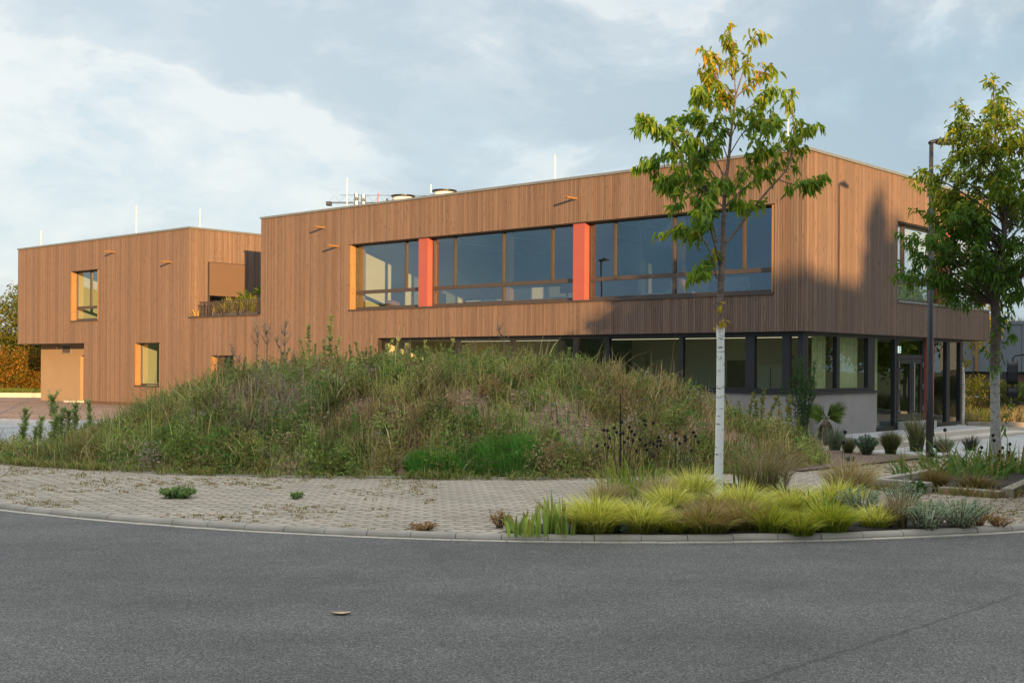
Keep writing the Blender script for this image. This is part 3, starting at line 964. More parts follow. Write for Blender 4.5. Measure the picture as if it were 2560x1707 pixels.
MB().box(5.87, 13.4, 0.034, 0.284, 6.43, 6.49).build('window_head', 'backing', house)
# ground floor glazing, front (plane x = 0.2) and right (plane y = 0.2)
G = 0.20
mb = MB()
posts = [(0.26, 0.36), (0.85, 0.62), (1.98, 0.34), (4.25, 0.16), (7.0, 0.16), (8.25, 0.26), (11.0, 0.16), (13.6, 0.16), (16.2, 0.2)]
mb.box(G, G + 0.14, G, 0.36, 1.28, 2.86)
for a0, a1 in ((0.62, 0.86), (1.74, 2.04), (4.18, 4.32), (6.95, 7.1), (8.2, 8.42), (11.0, 11.15), (13.6, 13.75), (16.2, 16.4), (17.45, 17.61)):
    mb.box(G + 0.004, G + 0.14, a0, a1, 1.28, 2.77)
mb.box(G + 0.002, G + 0.14, 0.36, 17.61, 2.77, 2.86)
mb.box(G + 0.002, G + 0.14, 0.36, 17.61, 1.20, 1.28)
w = mb.build('window', 'frame_dark', house)
ed_ = [(0.36, 0.62), (0.86, 1.74), (2.04, 4.18), (4.32, 6.95), (7.1, 8.2), (8.42, 11.0), (11.15, 13.6), (13.75, 16.2), (16.4, 17.45)]
for a0, a1 in ed_:
    pm = MB(); pane_quad(pm, 'y', G + 0.07, a0, a1, 1.28, 2.77); pm.build('pane', 'clear_glass', w)
mb = MB()
for b0, b1, z0 in ((0.36, 0.50, 1.28), (2.21, 2.40, 1.28), (4.23, 4.38, 1.28), (4.60, 4.68, 0.06), (6.11, 6.26, 0.06)):
    mb.box(b0, b1, G + 0.002, G + 0.14, z0, 2.77)
mb.box(0.36, 6.26, G, G + 0.14, 2.77, 2.86)
mb.box(0.36, 4.60, G, G + 0.14, 1.20, 1.28)
mb.box(4.38, 4.60, G + 0.004, G + 0.14, 1.28, 2.77)
mb.box(4.60, 6.26, G, G + 0.14, -0.05, 0.06)
w = mb.build('window', 'frame_dark', house)
mb = MB()
mb.box(8.95, 9.03, G + 0.002, G + 0.14, 0.06, 2.77).box(10.17, 10.44, G + 0.002, G + 0.14, 0.06, 2.77).box(11.34, 11.50, G + 0.002, G + 0.14, 0.06, 2.77)
mb.box(8.95, 11.50, G, G + 0.14, 2.77, 2.86).box(8.95, 11.50, G, G + 0.14, -0.05, 0.06)
w2 = mb.build('window', 'frame_dark', house)
for b0, b1, z0 in ((0.50, 2.21, 1.28), (2.40, 4.23, 1.28), (4.68, 6.11, 0.06), (9.03, 10.17, 0.06), (10.44, 11.34, 0.06)):
    pm = MB(); pane_quad(pm, 'x', G + 0.07, b0, b1, z0, 2.77); pm.build('pane', 'clear_glass', w if b0 < 8 else w2)
# end of the ground floor (right end) and rear
mb = MB().box(11.36, 11.5, 0.36, 9.0, -0.1, 2.86).box(0.4, 11.4, 9.0, 9.2, -0.1, 2.86)
mb.build('structural_wall', 'frame_dark', house)
# plinth of grey render with a metal sill
mb = MB()
mb.box(0.09, 0.30, 0.09, 17.55, -0.4, 1.12)
mb.box(0.30, 4.57, 0.09, 0.30, -0.4, 1.12)
mb.build('plinth', 'plaster_grey', house)
mb = MB()
mb.box(0.04, 0.30, 0.04, 17.6, 1.125, 1.195)
mb.box(0.30, 4.62, 0.04, 0.30, 1.125, 1.195)
mb.build('window_sill', 'frame_dark', house)
# entrance door: two leaves, fanlight, long bar handle, hinges, coral post
mb = MB()
b0, b1 = 6.26, 8.28
mb.box(b0, b0 + 0.10, G - 0.01, G + 0.14, 0.12, 2.86)
mb.box(b1 - 0.10, b1, G - 0.01, G + 0.14, 0.12, 2.86)
mb.box(b0 + 0.1, b1 - 0.1, G - 0.008, G + 0.14, 2.18, 2.30)
mb.box(b0 + 0.1, b1 - 0.1, G - 0.008, G + 0.14, 2.78, 2.86)
door = mb.build('door', 'frame_dark', house)
mid = 7.36
for x0, x1 in ((b0 + 0.11, mid - 0.01), (mid + 0.01, b1 - 0.11)):
    q = MB()
    s_ = 0.13
    q.box(x0, x0 + s_, G, G + 0.07, 0.20, 2.17); q.box(x1 - s_, x1, G, G + 0.07, 0.20, 2.17)
    q.box(x0 + s_, x1 - s_, G, G + 0.07, 0.20, 0.42); q.box(x0 + s_, x1 - s_, G, G + 0.07, 2.02, 2.17)
    q.build('door_leaf', 'frame_dark', door)
    pm = MB(); pane_quad(pm, 'x', G + 0.035, x0 + s_, x1 - s_, 0.42, 2.02); pm.build('pane', 'window_glass', door)
pm = MB(); pane_quad(pm, 'x', G + 0.035, b0 + 0.1, b1 - 0.1, 2.30, 2.78); pm.build('pane', 'window_glass', door)
MB().tube([(mid + 0.07, G - 0.06, 0.5), (mid + 0.07, G - 0.06, 2.05)], 0.018, 8).box(mid + 0.06, mid + 0.08, G - 0.06, G, 0.7, 0.73).box(mid + 0.06, mid + 0.08, G - 0.06, G, 1.8, 1.83).build('handle', 'steel', door)
for x in (b0 + 0.105, b1 - 0.105):
    for z in (0.5, 1.2, 1.9):
        MB().box(x - 0.014, x + 0.014, G - 0.035, G - 0.011, z, z + 0.17).build('hinge', 'steel', door)
MB().box(8.34, 8.92, 0.12, 0.36, -0.05, 2.86).build('coral_panel', 'red_panel', house)
MB().box(8.48, 8.58, 0.095, 0.118, 0.95, 1.27).build('intercom', 'steel', house)
sgn = MB().box(6.285, 6.475, G - 0.03, G - 0.012, 2.35, 2.56).build('exit_sign', 'exit_white', house)
# pictogram: green field with a pale walking figure and an opening
ex = MB().box(6.30, 6.46, G - 0.033, G - 0.0302, 2.365, 2.545)
ex.build('sign_field', 'exit_green', sgn)
fg = MB()
yy = G - 0.0345
fg.box(6.425, 6.45, yy, yy + 0.001, 2.385, 2.525)
fg.lathe([(0.001, 0), (0.001, 0)], (6.36, yy, 2.515), 3)
for q in ([(6.352, 2.505), (6.372, 2.505), (6.372, 2.525), (6.352, 2.525)], [(6.345, 2.445), (6.365, 2.445), (6.375, 2.498), (6.355, 2.498)], [(6.345, 2.445), (6.362, 2.448), (6.345, 2.395), (6.328, 2.395)], [(6.352, 2.445), (6.367, 2.440), (6.39, 2.405), (6.375, 2.395)], [(6.37, 2.49), (6.40, 2.46), (6.395, 2.45), (6.365, 2.475)]):
    fg.add([(a, yy, z) for a, z in q], [(0, 1, 2, 3)])
fg.build('pictogram', 'exit_white', sgn)
# beige recessed entrance block under the overhang with a narrow dark door and a vent grille
mb = MB()
wall_grid(mb, 'y', 0.92, 1.15, 39.26, 45.43, -0.3, ZS - 0.022, [(40.42, 41.28, -0.02, 2.27)])
mb.box(1.15, 8.8, 45.2, 45.43, -0.3, ZS - 0.022)
mb.build('rendered_wall', 'plaster_beige', house)
d2 = MB().box(1.10, 1.14, 40.42, 41.28, -0.02, 2.27).build('door', 'frame_bronze', house)
MB().box(1.05, 1.10, 40.52, 40.55, 0.95, 1.12).build('handle', 'steel', d2)
gr = MB()
gr.box(0.895, 0.918, 42.25, 43.16, 2.38, 2.41).box(0.895, 0.918, 42.25, 43.16, 2.82, 2.85).box(0.895, 0.918, 42.25, 42.29, 2.41, 2.82).box(0.895, 0.918, 43.12, 43.16, 2.41, 2.82)
z = 2.44
while z < 2.80:
    gr.add([(0.885, 42.29, z), (0.885, 43.12, z), (0.915, 43.12, z + 0.045), (0.915, 42.29, z + 0.045)], [(0, 1, 2, 3)])
    z += 0.065
gr.build('vent_grille', 'steel', house)
MB().tube([(0.90, 43.6, 2.70), (0.84, 43.6, 2.70)], 0.05, 10).build('wall_sensor', 'white_paint', house)
# footing strip
mb = MB().box(0.02, 0.10, 17.7, 39.2, -0.12, 0.045)
mb.build('footing', 'dark_wood', house)
MB().box(0.15, 0.9, 40.3, 41.5, -0.12, 0.0).build('door_step', 'concrete_step', house)
# roof drainage spouts through the front
for a_, z_ in ((8.17, 7.25), (20.76, 7.23), (19.95, 6.45), (36.4, 7.20), (31.5, 6.46)):
    q = MB()
    n = 12
    L = 0.50
    for r_, flip in ((0.055, 1), (0.045, -1)):
        vs = []
        for xx in (0.02, -L):
            for j in range(n):
                t = math.pi + math.pi * j / (n - 1)
                vs.append((xx, a_ + r_ * math.cos(t), z_ + r_ * math.sin(t)))
        fs = [((j, j + 1, n + j + 1, n + j) if flip > 0 else (n + j, n + j + 1, j + 1, j)) for j in range(n - 1)]
        q.add(vs, fs)
    q.box(-L, 0.02, a_ - 0.056, a_ - 0.044, z_ - 0.002, z_ + 0.012).box(-L, 0.02, a_ + 0.044, a_ + 0.056, z_ - 0.002, z_ + 0.012)
    q.box(-L, 0.02, a_ - 0.044, a_ + 0.044, z_ - 0.012, z_ - 0.004)
    q.build('water_spout', 'larch_trim', house)
# roof plant
for a_, zt_, b_ in ((45.65, 8.95, 1.0), (36.15, 9.46, 1.0), (32.28, 9.1, 2.0), (20.59, 9.25, 1.0), (17.91, 8.97, 3.0), (9.88, 8.97, 1.0), (1.15, 8.99, 1.0)):
    MB().tube([(b_, a_, 7.6), (b_, a_, zt_)], 0.022, 6).lathe([(0.14, 0), (0.14, 0.08), (0.03, 0.1)], (b_, a_, 7.6), 12).build('lightning_rod', 'white_paint', house)
for a_, zt_ in ((22.37, 9.02), (21.93, 8.93)):
    q = MB().lathe([(0.10, 0), (0.10, zt_ - 7.6)], (3.0, a_, 7.6), 16).build('exhaust_pipe', 'steel', house, smooth=False)
    MB().tube([(2.88, a_ - 0.13, zt_ - 0.22), (2.98, a_ - 0.10, zt_ - 0.22)], 0.075, 12).build('inspection_cap', 'coping_metal', q)
MB().tube([(3.0, 21.66, 7.6), (3.0, 21.66, 8.5)], 0.07, 10).build('exhaust_pipe', 'steel', house)
for a_, zt_ in ((19.51, 8.76), (17.16, 8.75)):
    zt_ -= 0.10
    q = MB().lathe([(0.40, 0), (0.42, 0.6), (0.42, zt_ - 7.66), (0.35, zt_ - 7.66)], (3.0, a_, 7.6), 28).build('roof_fan', 'white_paint', house)
    r_ = MB().lathe([(0.43, zt_ - 0.06), (0.485, zt_ - 0.02), (0.485, zt_ + 0.02), (0.41, zt_ + 0.02), (0.41, zt_ - 0.02)], (3.0, a_, 0), 28)
    r_.build('fan_rim', 'frame_dark', q)
    MB().tube([(3.0, a_ + 0.46, zt_), (3.0, a_ + 0.66, zt_ - 0.10), (3.0, a_ + 0.74, zt_ - 0.35), (3.0, a_ + 0.72, 7.6)], 0.015, 6).build('fan_cable', 'frame_dark', q)
MB().lathe([(0.3, 0), (0.3, 0.85), (0.2, 0.95)], (3.2, 20.55, 7.6), 16).build('roof_cowl', 'white_paint', house)
MB().tube([(3.0, 21.05, 7.6), (3.0, 21.02, 8.88), (3.0, 20.95, 8.90)], 0.025, 6).build('red_post', 'red_metal', house)

# interiors
UF, UC = 3.50, 6.70
mb = MB()
mb.box(0.40, 9.0, 0.40, 19.30, UF - 0.1, UF)
mb.box(0.40, 8.8, 30.32, 45.9, UF - 0.1, UF)
mb.box(0.36, 8.9, 0.36, 17.6, -0.12, -0.01)
mb.box(8.9, 11.3, 0.36, 8.9, -0.12, -0.01)
mb.box(0.36, 8.0, 26.0, 38.8, -0.12, -0.01)
mb.build('floor', 'floor_grey', house)
mb = MB()
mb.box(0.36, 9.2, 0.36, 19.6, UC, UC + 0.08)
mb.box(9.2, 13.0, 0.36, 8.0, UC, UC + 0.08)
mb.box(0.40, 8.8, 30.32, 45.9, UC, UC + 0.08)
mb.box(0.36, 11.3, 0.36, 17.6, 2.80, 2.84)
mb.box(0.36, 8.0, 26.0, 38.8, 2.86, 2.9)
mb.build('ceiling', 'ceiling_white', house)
mb = MB()
mb.box(0.30, 9.0, 19.30, 19.45, UF, UC)           # left wall of the upper office, sunlit
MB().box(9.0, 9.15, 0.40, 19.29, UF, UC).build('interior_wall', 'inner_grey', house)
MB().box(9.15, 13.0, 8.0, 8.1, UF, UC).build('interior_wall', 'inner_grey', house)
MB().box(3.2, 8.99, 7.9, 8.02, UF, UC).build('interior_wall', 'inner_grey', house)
mb.box(0.36, 6.5, 40.60, 40.72, UF, UC)
mb.box(4.5, 4.62, 36.0, 40.6, UF, UC)
mb.box(0.36, 4.5, 36.0, 36.1, UF, UC)
mb.box(4.2, 4.35, 2.4, 17.6, -0.01, 2.80)         # rear wall of the ground floor
mb.box(0.36, 4.2, 17.6, 17.7, -0.01, 2.80)
mb.box(8.2, 8.32, 2.0, 8.9, -0.01, 2.8)
mb.box(0.36, 5.0, 34.6, 34.7, -0.01, 2.86)
mb.box(4.0, 4.1, 31.5, 34.6, -0.01, 2.86)
mb.box(0.36, 4.0, 31.4, 31.5, -0.01, 2.86)
mb.box(3.0, 3.1, 26.0, 30.0, -0.01, 2.86)
mb.build('interior_wall', 'cream_wall', house)
for a_ in (19.0, 11.36, 4.36, 15.1, 8.0):
    MB().box(0.42, 0.60, a_, a_ + 0.22, UF, UC).build('timber_post', 'larch_trim', house)
mb = MB()
for b_ in (2.9,):
    MB().box(b_, b_ + 0.014, 1.2, 16.5, 2.785, 2.797).build('ceiling_light', 'ceiling_led', house)
mb = MB().box(4.15, 4.198, 4.2, 5.1, 0.0, 2.1)
mb.build('inner_door', 'dark_wood', house)
mb = MB()
n = 26
for i in range(n):                                  # pale curtains behind the right-hand windows
    for lo, hi in ((6.0, 7.5), (10.3, 11.6)):
        pass
cv = []; cf = []
for lo, hi in ((5.95, 9.3), (10.2, 12.95)):
    b0_ = len(cv); m_ = 60
    for i in range(m_ + 1):
        x = lo + (hi - lo) * i / m_; yv = 0.46 + 0.03 * math.sin(i * 1.9)
        cv += [(x, yv, UF + 0.05), (x, yv, UC - 0.02)]
    cf += [(b0_ + 2 * i, b0_ + 2 * i + 2, b0_ + 2 * i + 3, b0_ + 2 * i + 1) for i in range(m_)]
MB().add(cv, cf).build('curtain', 'curtain_white', house)

for lo, hi in ((1.3, 2.1), (2.9, 4.15), (4.8, 5.5)):
    cv = []; cf = []; m_ = 26
    for i in range(m_ + 1):
        x = lo + (hi - lo) * i / m_; yv = 0.52 + 0.03 * math.sin(i * 1.7)
        cv += [(x, yv, 0.02), (x, yv, 2.78)]
    cf += [(2 * i, 2 * i + 2, 2 * i + 3, 2 * i + 1) for i in range(m_)]
    MB().add(cv, cf).build('curtain', 'curtain_green', house)
for k_ in range(6):
    MB().box(0.9, 8.6, 2.0 + k_ * 2.9, 2.25 + k_ * 2.9, UC - 0.07, UC - 0.002).build('ceiling_baffle', 'desk_top', house)

HM = Matrix.Translation((CX, CY, 0)) @ Matrix.Rotation(TH, 4, 'Z')


def inside(name, b, a, z, label, cat, group=None):
    p = HM @ Vector((b, a, z))
    return empty(name, p, label, cat, group, rz=TH)


for k_, (b_, a_, lab) in enumerate([(1.9, 13.6, 'pale topped desk in the middle upper office, near the left coral panel'), (2.2, 6.0, 'pale topped desk behind the right group of upper windows'), (2.0, 9.8, 'pale topped desk left of the right coral panel inside the office')]):
    d_ = inside('desk', b_, a_, UF, lab, 'desk', 'desks in the upper office')
    MB().box(-0.4, 0.4, -0.9, 0.9, 0.70, 0.735).build('desk_top', 'desk_top', d_)
    for s_ in (-0.6, 0.6):
        MB().box(-0.03, 0.03, s_ - 0.03, s_ + 0.03, 0.04, 0.70).box(-0.33, 0.33, s_ - 0.035, s_ + 0.035, 0.0, 0.04).build('leg', 'steel', d_)
    mo = inside('monitor', b_ - 0.05, a_ + 0.3, UF + 0.736, ['dark monitor standing on the middle office desk', 'dark monitor standing on the desk in the right office', 'dark monitor on the desk by the right coral panel'][k_], 'monitor', 'monitors on the desks')
    MB().box(-0.02, 0.02, -0.3, 0.3, 0.14, 0.5).build('screen', 'black_plastic', mo)
    MB().box(-0.09, 0.09, -0.12, 0.12, 0.0, 0.015).box(-0.012, 0.012, -0.03, 0.03, 0.015, 0.2).build('stand', 'black_plastic', mo)


def office_chair(b, a, lab, mat):
    c_ = inside('office_chair', b, a, UF, lab, 'chair', 'office chairs')
    MB().box(-0.24, 0.24, -0.24, 0.24, 0.44, 0.52).build('seat', mat, c_, bevel=0.03)
    MB().box(0.2, 0.27, -0.22, 0.22, 0.56, 1.05).build('backrest', mat, c_, bevel=0.03)
    q = MB().tube([(0, 0, 0.1), (0, 0, 0.44)], 0.03, 8)
    for j in range(5):
        t = j * 2 * math.pi / 5
        q.tube([(0, 0, 0.1), (0.3 * math.cos(t), 0.3 * math.sin(t), 0.05)], 0.02, 6)
    q.build('base', 'black_plastic', c_)


office_chair(1.4, 15.9, 'black office chair behind the low pane left of the left coral panel', 'black_plastic')
office_chair(1.6, 4.1, 'dark blue office chair behind the rightmost group of upper windows', 'blue_fabric')
t_ = inside('waste_bin', 1.3, 18.2, UF, 'dark red cylindrical bin in the leftmost upper office window', 'bin')
MB().lathe([(0.28, 0), (0.3, 0.7), (0.31, 0.85), (0.29, 0.85)], (0, 0, 0), 20).build('body', 'brick_brown', t_)
for a_, lab in ((12.6, 'long white low cupboard deep in the middle upper office'), (5.4, 'long white low cupboard deep in the right upper office')):
    c_ = inside('cupboard', 3.6, a_, UF, lab, 'cupboard', 'white cupboards upstairs')
    MB().box(-0.22, 0.22, -1.6, 1.6, 0.06, 1.25).build('body', 'desk_top', c_, bevel=0.01)
    MB().box(-0.2, 0.2, -1.55, 1.55, 0.0, 0.06).build('plinth', 'black_plastic', c_)
c_ = inside('cabinet', 3.4, 2.9, 0.0, 'pale cream cupboard standing in the ground floor room behind the trunk', 'cabinet')
MB().box(-0.25, 0.25, -0.45, 0.45, 0.0, 1.95).build('body', 'cream_wall', c_, bevel=0.01)
MB().box(-0.27, -0.255, -0.008, 0.008, 0.1, 1.85).build('door_gap', 'backing', c_)
c_ = inside('coat_stand', 3.0, 2.15, 0.0, 'thin dark coat stand in the ground floor room beside the cupboard', 'coat stand')
q = MB().tube([(0, 0, 0.02), (0, 0, 2.25)], 0.02, 6).lathe([(0.2, 0), (0.2, 0.02), (0.02, 0.05)], (0, 0, 0), 16)
for j in range(4):
    t = j * math.pi / 2
    q.tube([(0, 0, 2.1), (0.12 * math.cos(t), 0.12 * math.sin(t), 2.18), (0.14 * math.cos(t), 0.14 * math.sin(t), 2.26)], 0.012, 5)
q.build('stand', 'black_plastic', c_)

# ------------------------------------------------------------------ entrance terrace and steps
st = empty('entrance_steps', bl(6, -1, 0), 'pale concrete entrance platform with two low steps at the glass doors', 'steps', rz=TH)


def slab(name, b0, b1, a0, a1, z0, z1, mat, cuts):
    """row of stone slabs with fine joints"""
    q = MB()
    xs = np.linspace(b0, b1, cuts + 1)
    for i in range(cuts):
        q.box(xs[i] + 0.004 - 6, xs[i + 1] - 0.004 - 6, a0 + 1, a1 + 1, z0, z1)
    return q.build(name, mat, st, bevel=0.008)


slab('platform', 1.0, 10.75, -1.25, 0.085, -0.5, -0.06, 'concrete_pale', 9)
slab('tread', 1.6, 10.78, -1.62, -1.255, -0.5, -0.05, 'concrete_step', 8)
slab('tread', 2.2, 11.2, -2.3, -1.625, -0.5, -0.175, 'concrete_step', 8)
slab('threshold', 6.28, 8.3, -0.25, 0.18, -0.058, 0.18, 'concrete_pale', 1)
pt = MB()
random.seed(3)
for i in range(15):
    for j in range(4):
        b0_ = -1.2 + i * 1.0; a0_ = -6.4 + j * 1.02
        p = [bl(b0_, a0_), bl(b0_ + 0.99, a0_), bl(b0_ + 0.99, a0_ + 1.01), bl(b0_, a0_ + 1.01)]
        if p[0].y < 28.2 or p[0].x < 7.0:
            continue
        zz = random.uniform(-0.002, 0.002)
        top = [Vector((v.x, v.y, float(zg(v.x, v.y)) + 0.012 + zz)) for v in p]
        pt.add([v - Vector((0, 0, 0.3)) for v in top] + top, [(4, 5, 6, 7), (0, 1, 5, 4), (1, 2, 6, 5), (2, 3, 7, 6), (3, 0, 4, 7)])
o = pt.build('patio', 'concrete_pale'); o['kind'] = 'structure'

# ------------------------------------------------------------------ street lamps
lamp_src = {}


def street_lamp(loc, h, rz, label, group):
    t = empty('street_lamp', loc, label, 'street lamp', group, rz=rz)
    if 'pole' in lamp_src and abs(lamp_src['h'] - h) < 1e-6:
        for k_ in ('pole', 'arm', 'lamp_head', 'lamp_lens'):
            c = lamp_src[k_].copy(); COL.objects.link(c)
            c.parent = t
        return t
    MBp = MB().tube([(0, 0, -0.1), (0, 0, 1.3), (0, 0, 1.34), (0, 0, h)], [0.076, 0.074, 0.067, 0.042], 16)
    parts = {'h': h}
    parts['pole'] = MBp.build('pole', 'lamp_metal', t, smooth=True)
    MB().box(0.072, 0.08, -0.04, 0.04, 0.55, 0.95).build('service_hatch', 'lamp_metal', t)
    parts['arm'] = MB().tube([(-0.045, 0, h - 0.03), (0.0, 0, h + 0.0), (0.15, 0, h + 0.05), (0.34, 0, h + 0.085)], [0.042, 0.046, 0.035, 0.03], 10).build('arm', 'lamp_metal', t, smooth=True)
    parts['lamp_head'] = MB().lathe([(0.03, 0.155), (0.045, 0.15), (0.05, 0.12), (0.15, 0.10), (0.24, 0.065), (0.255, 0.04), (0.25, 0.015), (0.22, 0.0)][::-1], (0.35, 0, h - 0.01), 32).build('lamp_head', 'lamp_metal', t, smooth=True)
    parts['lamp_lens'] = MB().lathe([(0.20, 0.0), (0.20, 0.012)], (0.35, 0, h - 0.0215), 28).build('lamp_lens', 'lamp_lens', t)
    lamp_src.update(parts)
    return t


street_lamp((8.80, 25.4, float(zg(8.8, 25.4))), 6.74, R(8), 'dark grey street lamp with a flat disc head, beside the entrance path', None)
qq = bl(1.89, 0) + Vector((0.3218, -0.9465, 0)) * 9.5
street_lamp((qq.x, qq.y, -0.1), 8.55, R(55), 'tall dark street lamp right of the frame whose shadow falls on the side wall', None)
street_lamp((-15.8, 35.0, -0.07), 7.0, R(-150), 'dark street lamp left of the frame mirrored in the upper windows', None)

# ------------------------------------------------------------------ trees in front


def rnd3(n, s=1.0):
    return RNG.normal(0, s, (n, 3))


def leaf_cols(n, mixes):
    """mixes: list of (weight, rgb)"""
    w = np.array([m[0] for m in mixes], float); w /= w.sum()
    idx = RNG.choice(len(mixes), n, p=w)
    c = np.array([m[1] for m in mixes])[idx]
    return c * RNG.uniform(0.75, 1.25, (n, 1))


def poly_pts(pts, n):
    """resample a polyline smoothly"""
    pts = [Vector(p) for p in pts]
    out = []
    N = len(pts)
    for i in range(n + 1):
        t = i / n * (N - 1); k = min(int(t), N - 2); f = t - k
        p0 = pts[max(k - 1, 0)]; p1 = pts[k]; p2 = pts[k + 1]; p3 = pts[min(k + 2, N - 1)]
        out.append(0.5 * ((2 * p1) + (p2 - p0) * f + (2 * p0 - 5 * p1 + 4 * p2 - p3) * f * f + (3 * p1 - p0 - 3 * p2 + p3) * f ** 3))
    return out


class Tree:
    def __init__(s, base, Y):
        s.base = Vector(base); s.Y = Y
        s.wood = MB(); s.gb = GB()

    def P(s, px, py, dy=0.0):
        return at(px, py, s.Y + dy) - s.base

    def limb(s, pts, r0, r1, n=None, sides=7):
        n = n or max(4, len(pts) * 3)
        q = poly_pts(pts, n)
        s.wood.tube(q, [r0 + (r1 - r0) * (i / n) ** 0.8 for i in range(n + 1)], sides)
        return q

    def sprays(s, line, t0, nl, L, W, mixes, tw=0.0, spread=0.07, droop=0.45, down=0.75):
        """leaves hanging along a twig line"""
        pts = np.array([tuple(p) for p in line])
        n = int(nl)
        t = RNG.uniform(t0, 1.0, n) ** 0.85 * (len(pts) - 1)
        k = np.minimum(t.astype(int), len(pts) - 2); f = (t - k)[:, None]
        P = pts[k] * (1 - f) + pts[k + 1] * f
        tang = pts[k + 1] - pts[k]; tang /= np.linalg.norm(tang, axis=1, keepdims=True) + 1e-9
        D = tang * 0.45 + rnd3(n, 0.55)
        D[:, 2] -= down
        D /= np.linalg.norm(D, axis=1, keepdims=True)
        P = P + rnd3(n, spread * 0.4)
        Ls = RNG.uniform(0.6, 1.15, n) * L
        s.gb.leaves(P, D, Ls, Ls * W * RNG.uniform(0.85, 1.15, n), leaf_cols(n, mixes), 0.22, droop)

    def twiggy(s, line, r, count, tl, nl, L, W, mixes, t0=0.3, up=0.25, **kw):
        """side twigs along a limb, each with its leaves"""
        for i in range(count):
            t = t0 + (1 - t0) * (i + random.random()) / count
            k = t * (len(line) - 1); a = min(int(k), len(line) - 2)
            p = line[a].lerp(line[a + 1], k - a)
            d = Vector((random.gauss(0, 1), random.gauss(0, 1), random.gauss(up, 0.5))).normalized() + (line[a + 1] - line[a]).normalized() * 0.8
            d.normalize()
            l_ = tl * random.uniform(0.5, 1.15)
            q = [p, p + d * l_ * 0.55 + Vector((0, 0, 0.04 * l_)), p + d * l_ + Vector((0, 0, -0.12 * l_))]
            q = poly_pts(q, 4)
            s.wood.tube(q, [r, r * 0.8, r * 0.65, r * 0.5, r * 0.3], 4)
            s.sprays(q, 0.1, nl * random.uniform(0.7, 1.3), L, W, mixes, **kw)

    def done(s, label, cat, bark):
        t = empty('broadleaf_tree', s.base, label, cat)
        s.wood.build('trunk', bark, t, smooth=True)
        s.gb.build('crown', 'leaf', t)
        return t


GREEN = [(5, (0.13, 0.25, 0.03)), (3, (0.18, 0.30, 0.035)), (2, (0.095, 0.19, 0.032)), (1, (0.32, 0.36, 0.035))]
TOPG = [(4, (0.25, 0.31, 0.025)), (3, (0.17, 0.25, 0.025)), (3, (0.46, 0.38, 0.025)), (1.2, (0.52, 0.30, 0.02))]
MIDG = [(5, (0.17, 0.28, 0.03)), (2, (0.27, 0.35, 0.035)), (2, (0.115, 0.22, 0.03)), (0.5, (0.48, 0.40, 0.035))]

# tree with the whitewashed stem
tb = gnd(1794, 1243, 0.06)
T = Tree(tb, tb.y)
P = T.P
trunk = [(1794, 1250), (1797, 1150), (1800, 1000), (1801, 850), (1799, 770), (1803, 690), (1807, 640), (1808, 560), (1812, 480), (1822, 390), (1830, 310), (1839, 240)]
tp = [P(*p) for p in trunk]
q = poly_pts(tp, 44)
rr = []
for i, p in enumerate(q):
    z = p.z
    r_ = np.interp(z, [-0.1, 0.15, 0.5, 2.4, 3.0, 3.45, 4.2, 5.6], [0.085, 0.066, 0.060, 0.052, 0.046, 0.036, 0.026, 0.013])
    if abs(z - 2.62) < 0.09 or abs(z - 2.28) < 0.06: r_ *= 1.16
    rr.append(float(r_))
T.wood.tube(q, rr, 14)
L1, W1_ = 0.118, 0.42
for pts, mix in (([(1839, 240), (1834, 165), (1824, 110), (1812, 75)], TOPG), ([(1840, 236), (1860, 172), (1878, 116), (1890, 88)], TOPG), ([(1838, 245), (1870, 215), (1905, 185), (1930, 168)], TOPG), ([(1836, 250), (1800, 205), (1770, 185), (1762, 190)], TOPG), ([(1834, 200), (1800, 150), (1775, 140)], TOPG)):
    dy = random.uniform(-0.3, 0.3)
    pp = [P(x, y, dy * i / (len(pts) - 1)) for i, (x, y) in enumerate(pts)]
    ln = T.limb(pp, 0.011, 0.004)
    T.sprays(ln, 0.15, 26, L1, W1_, mix)
    T.twiggy(ln, 0.004, 5, 0.28, 9, L1, W1_, mix, up=0.2)
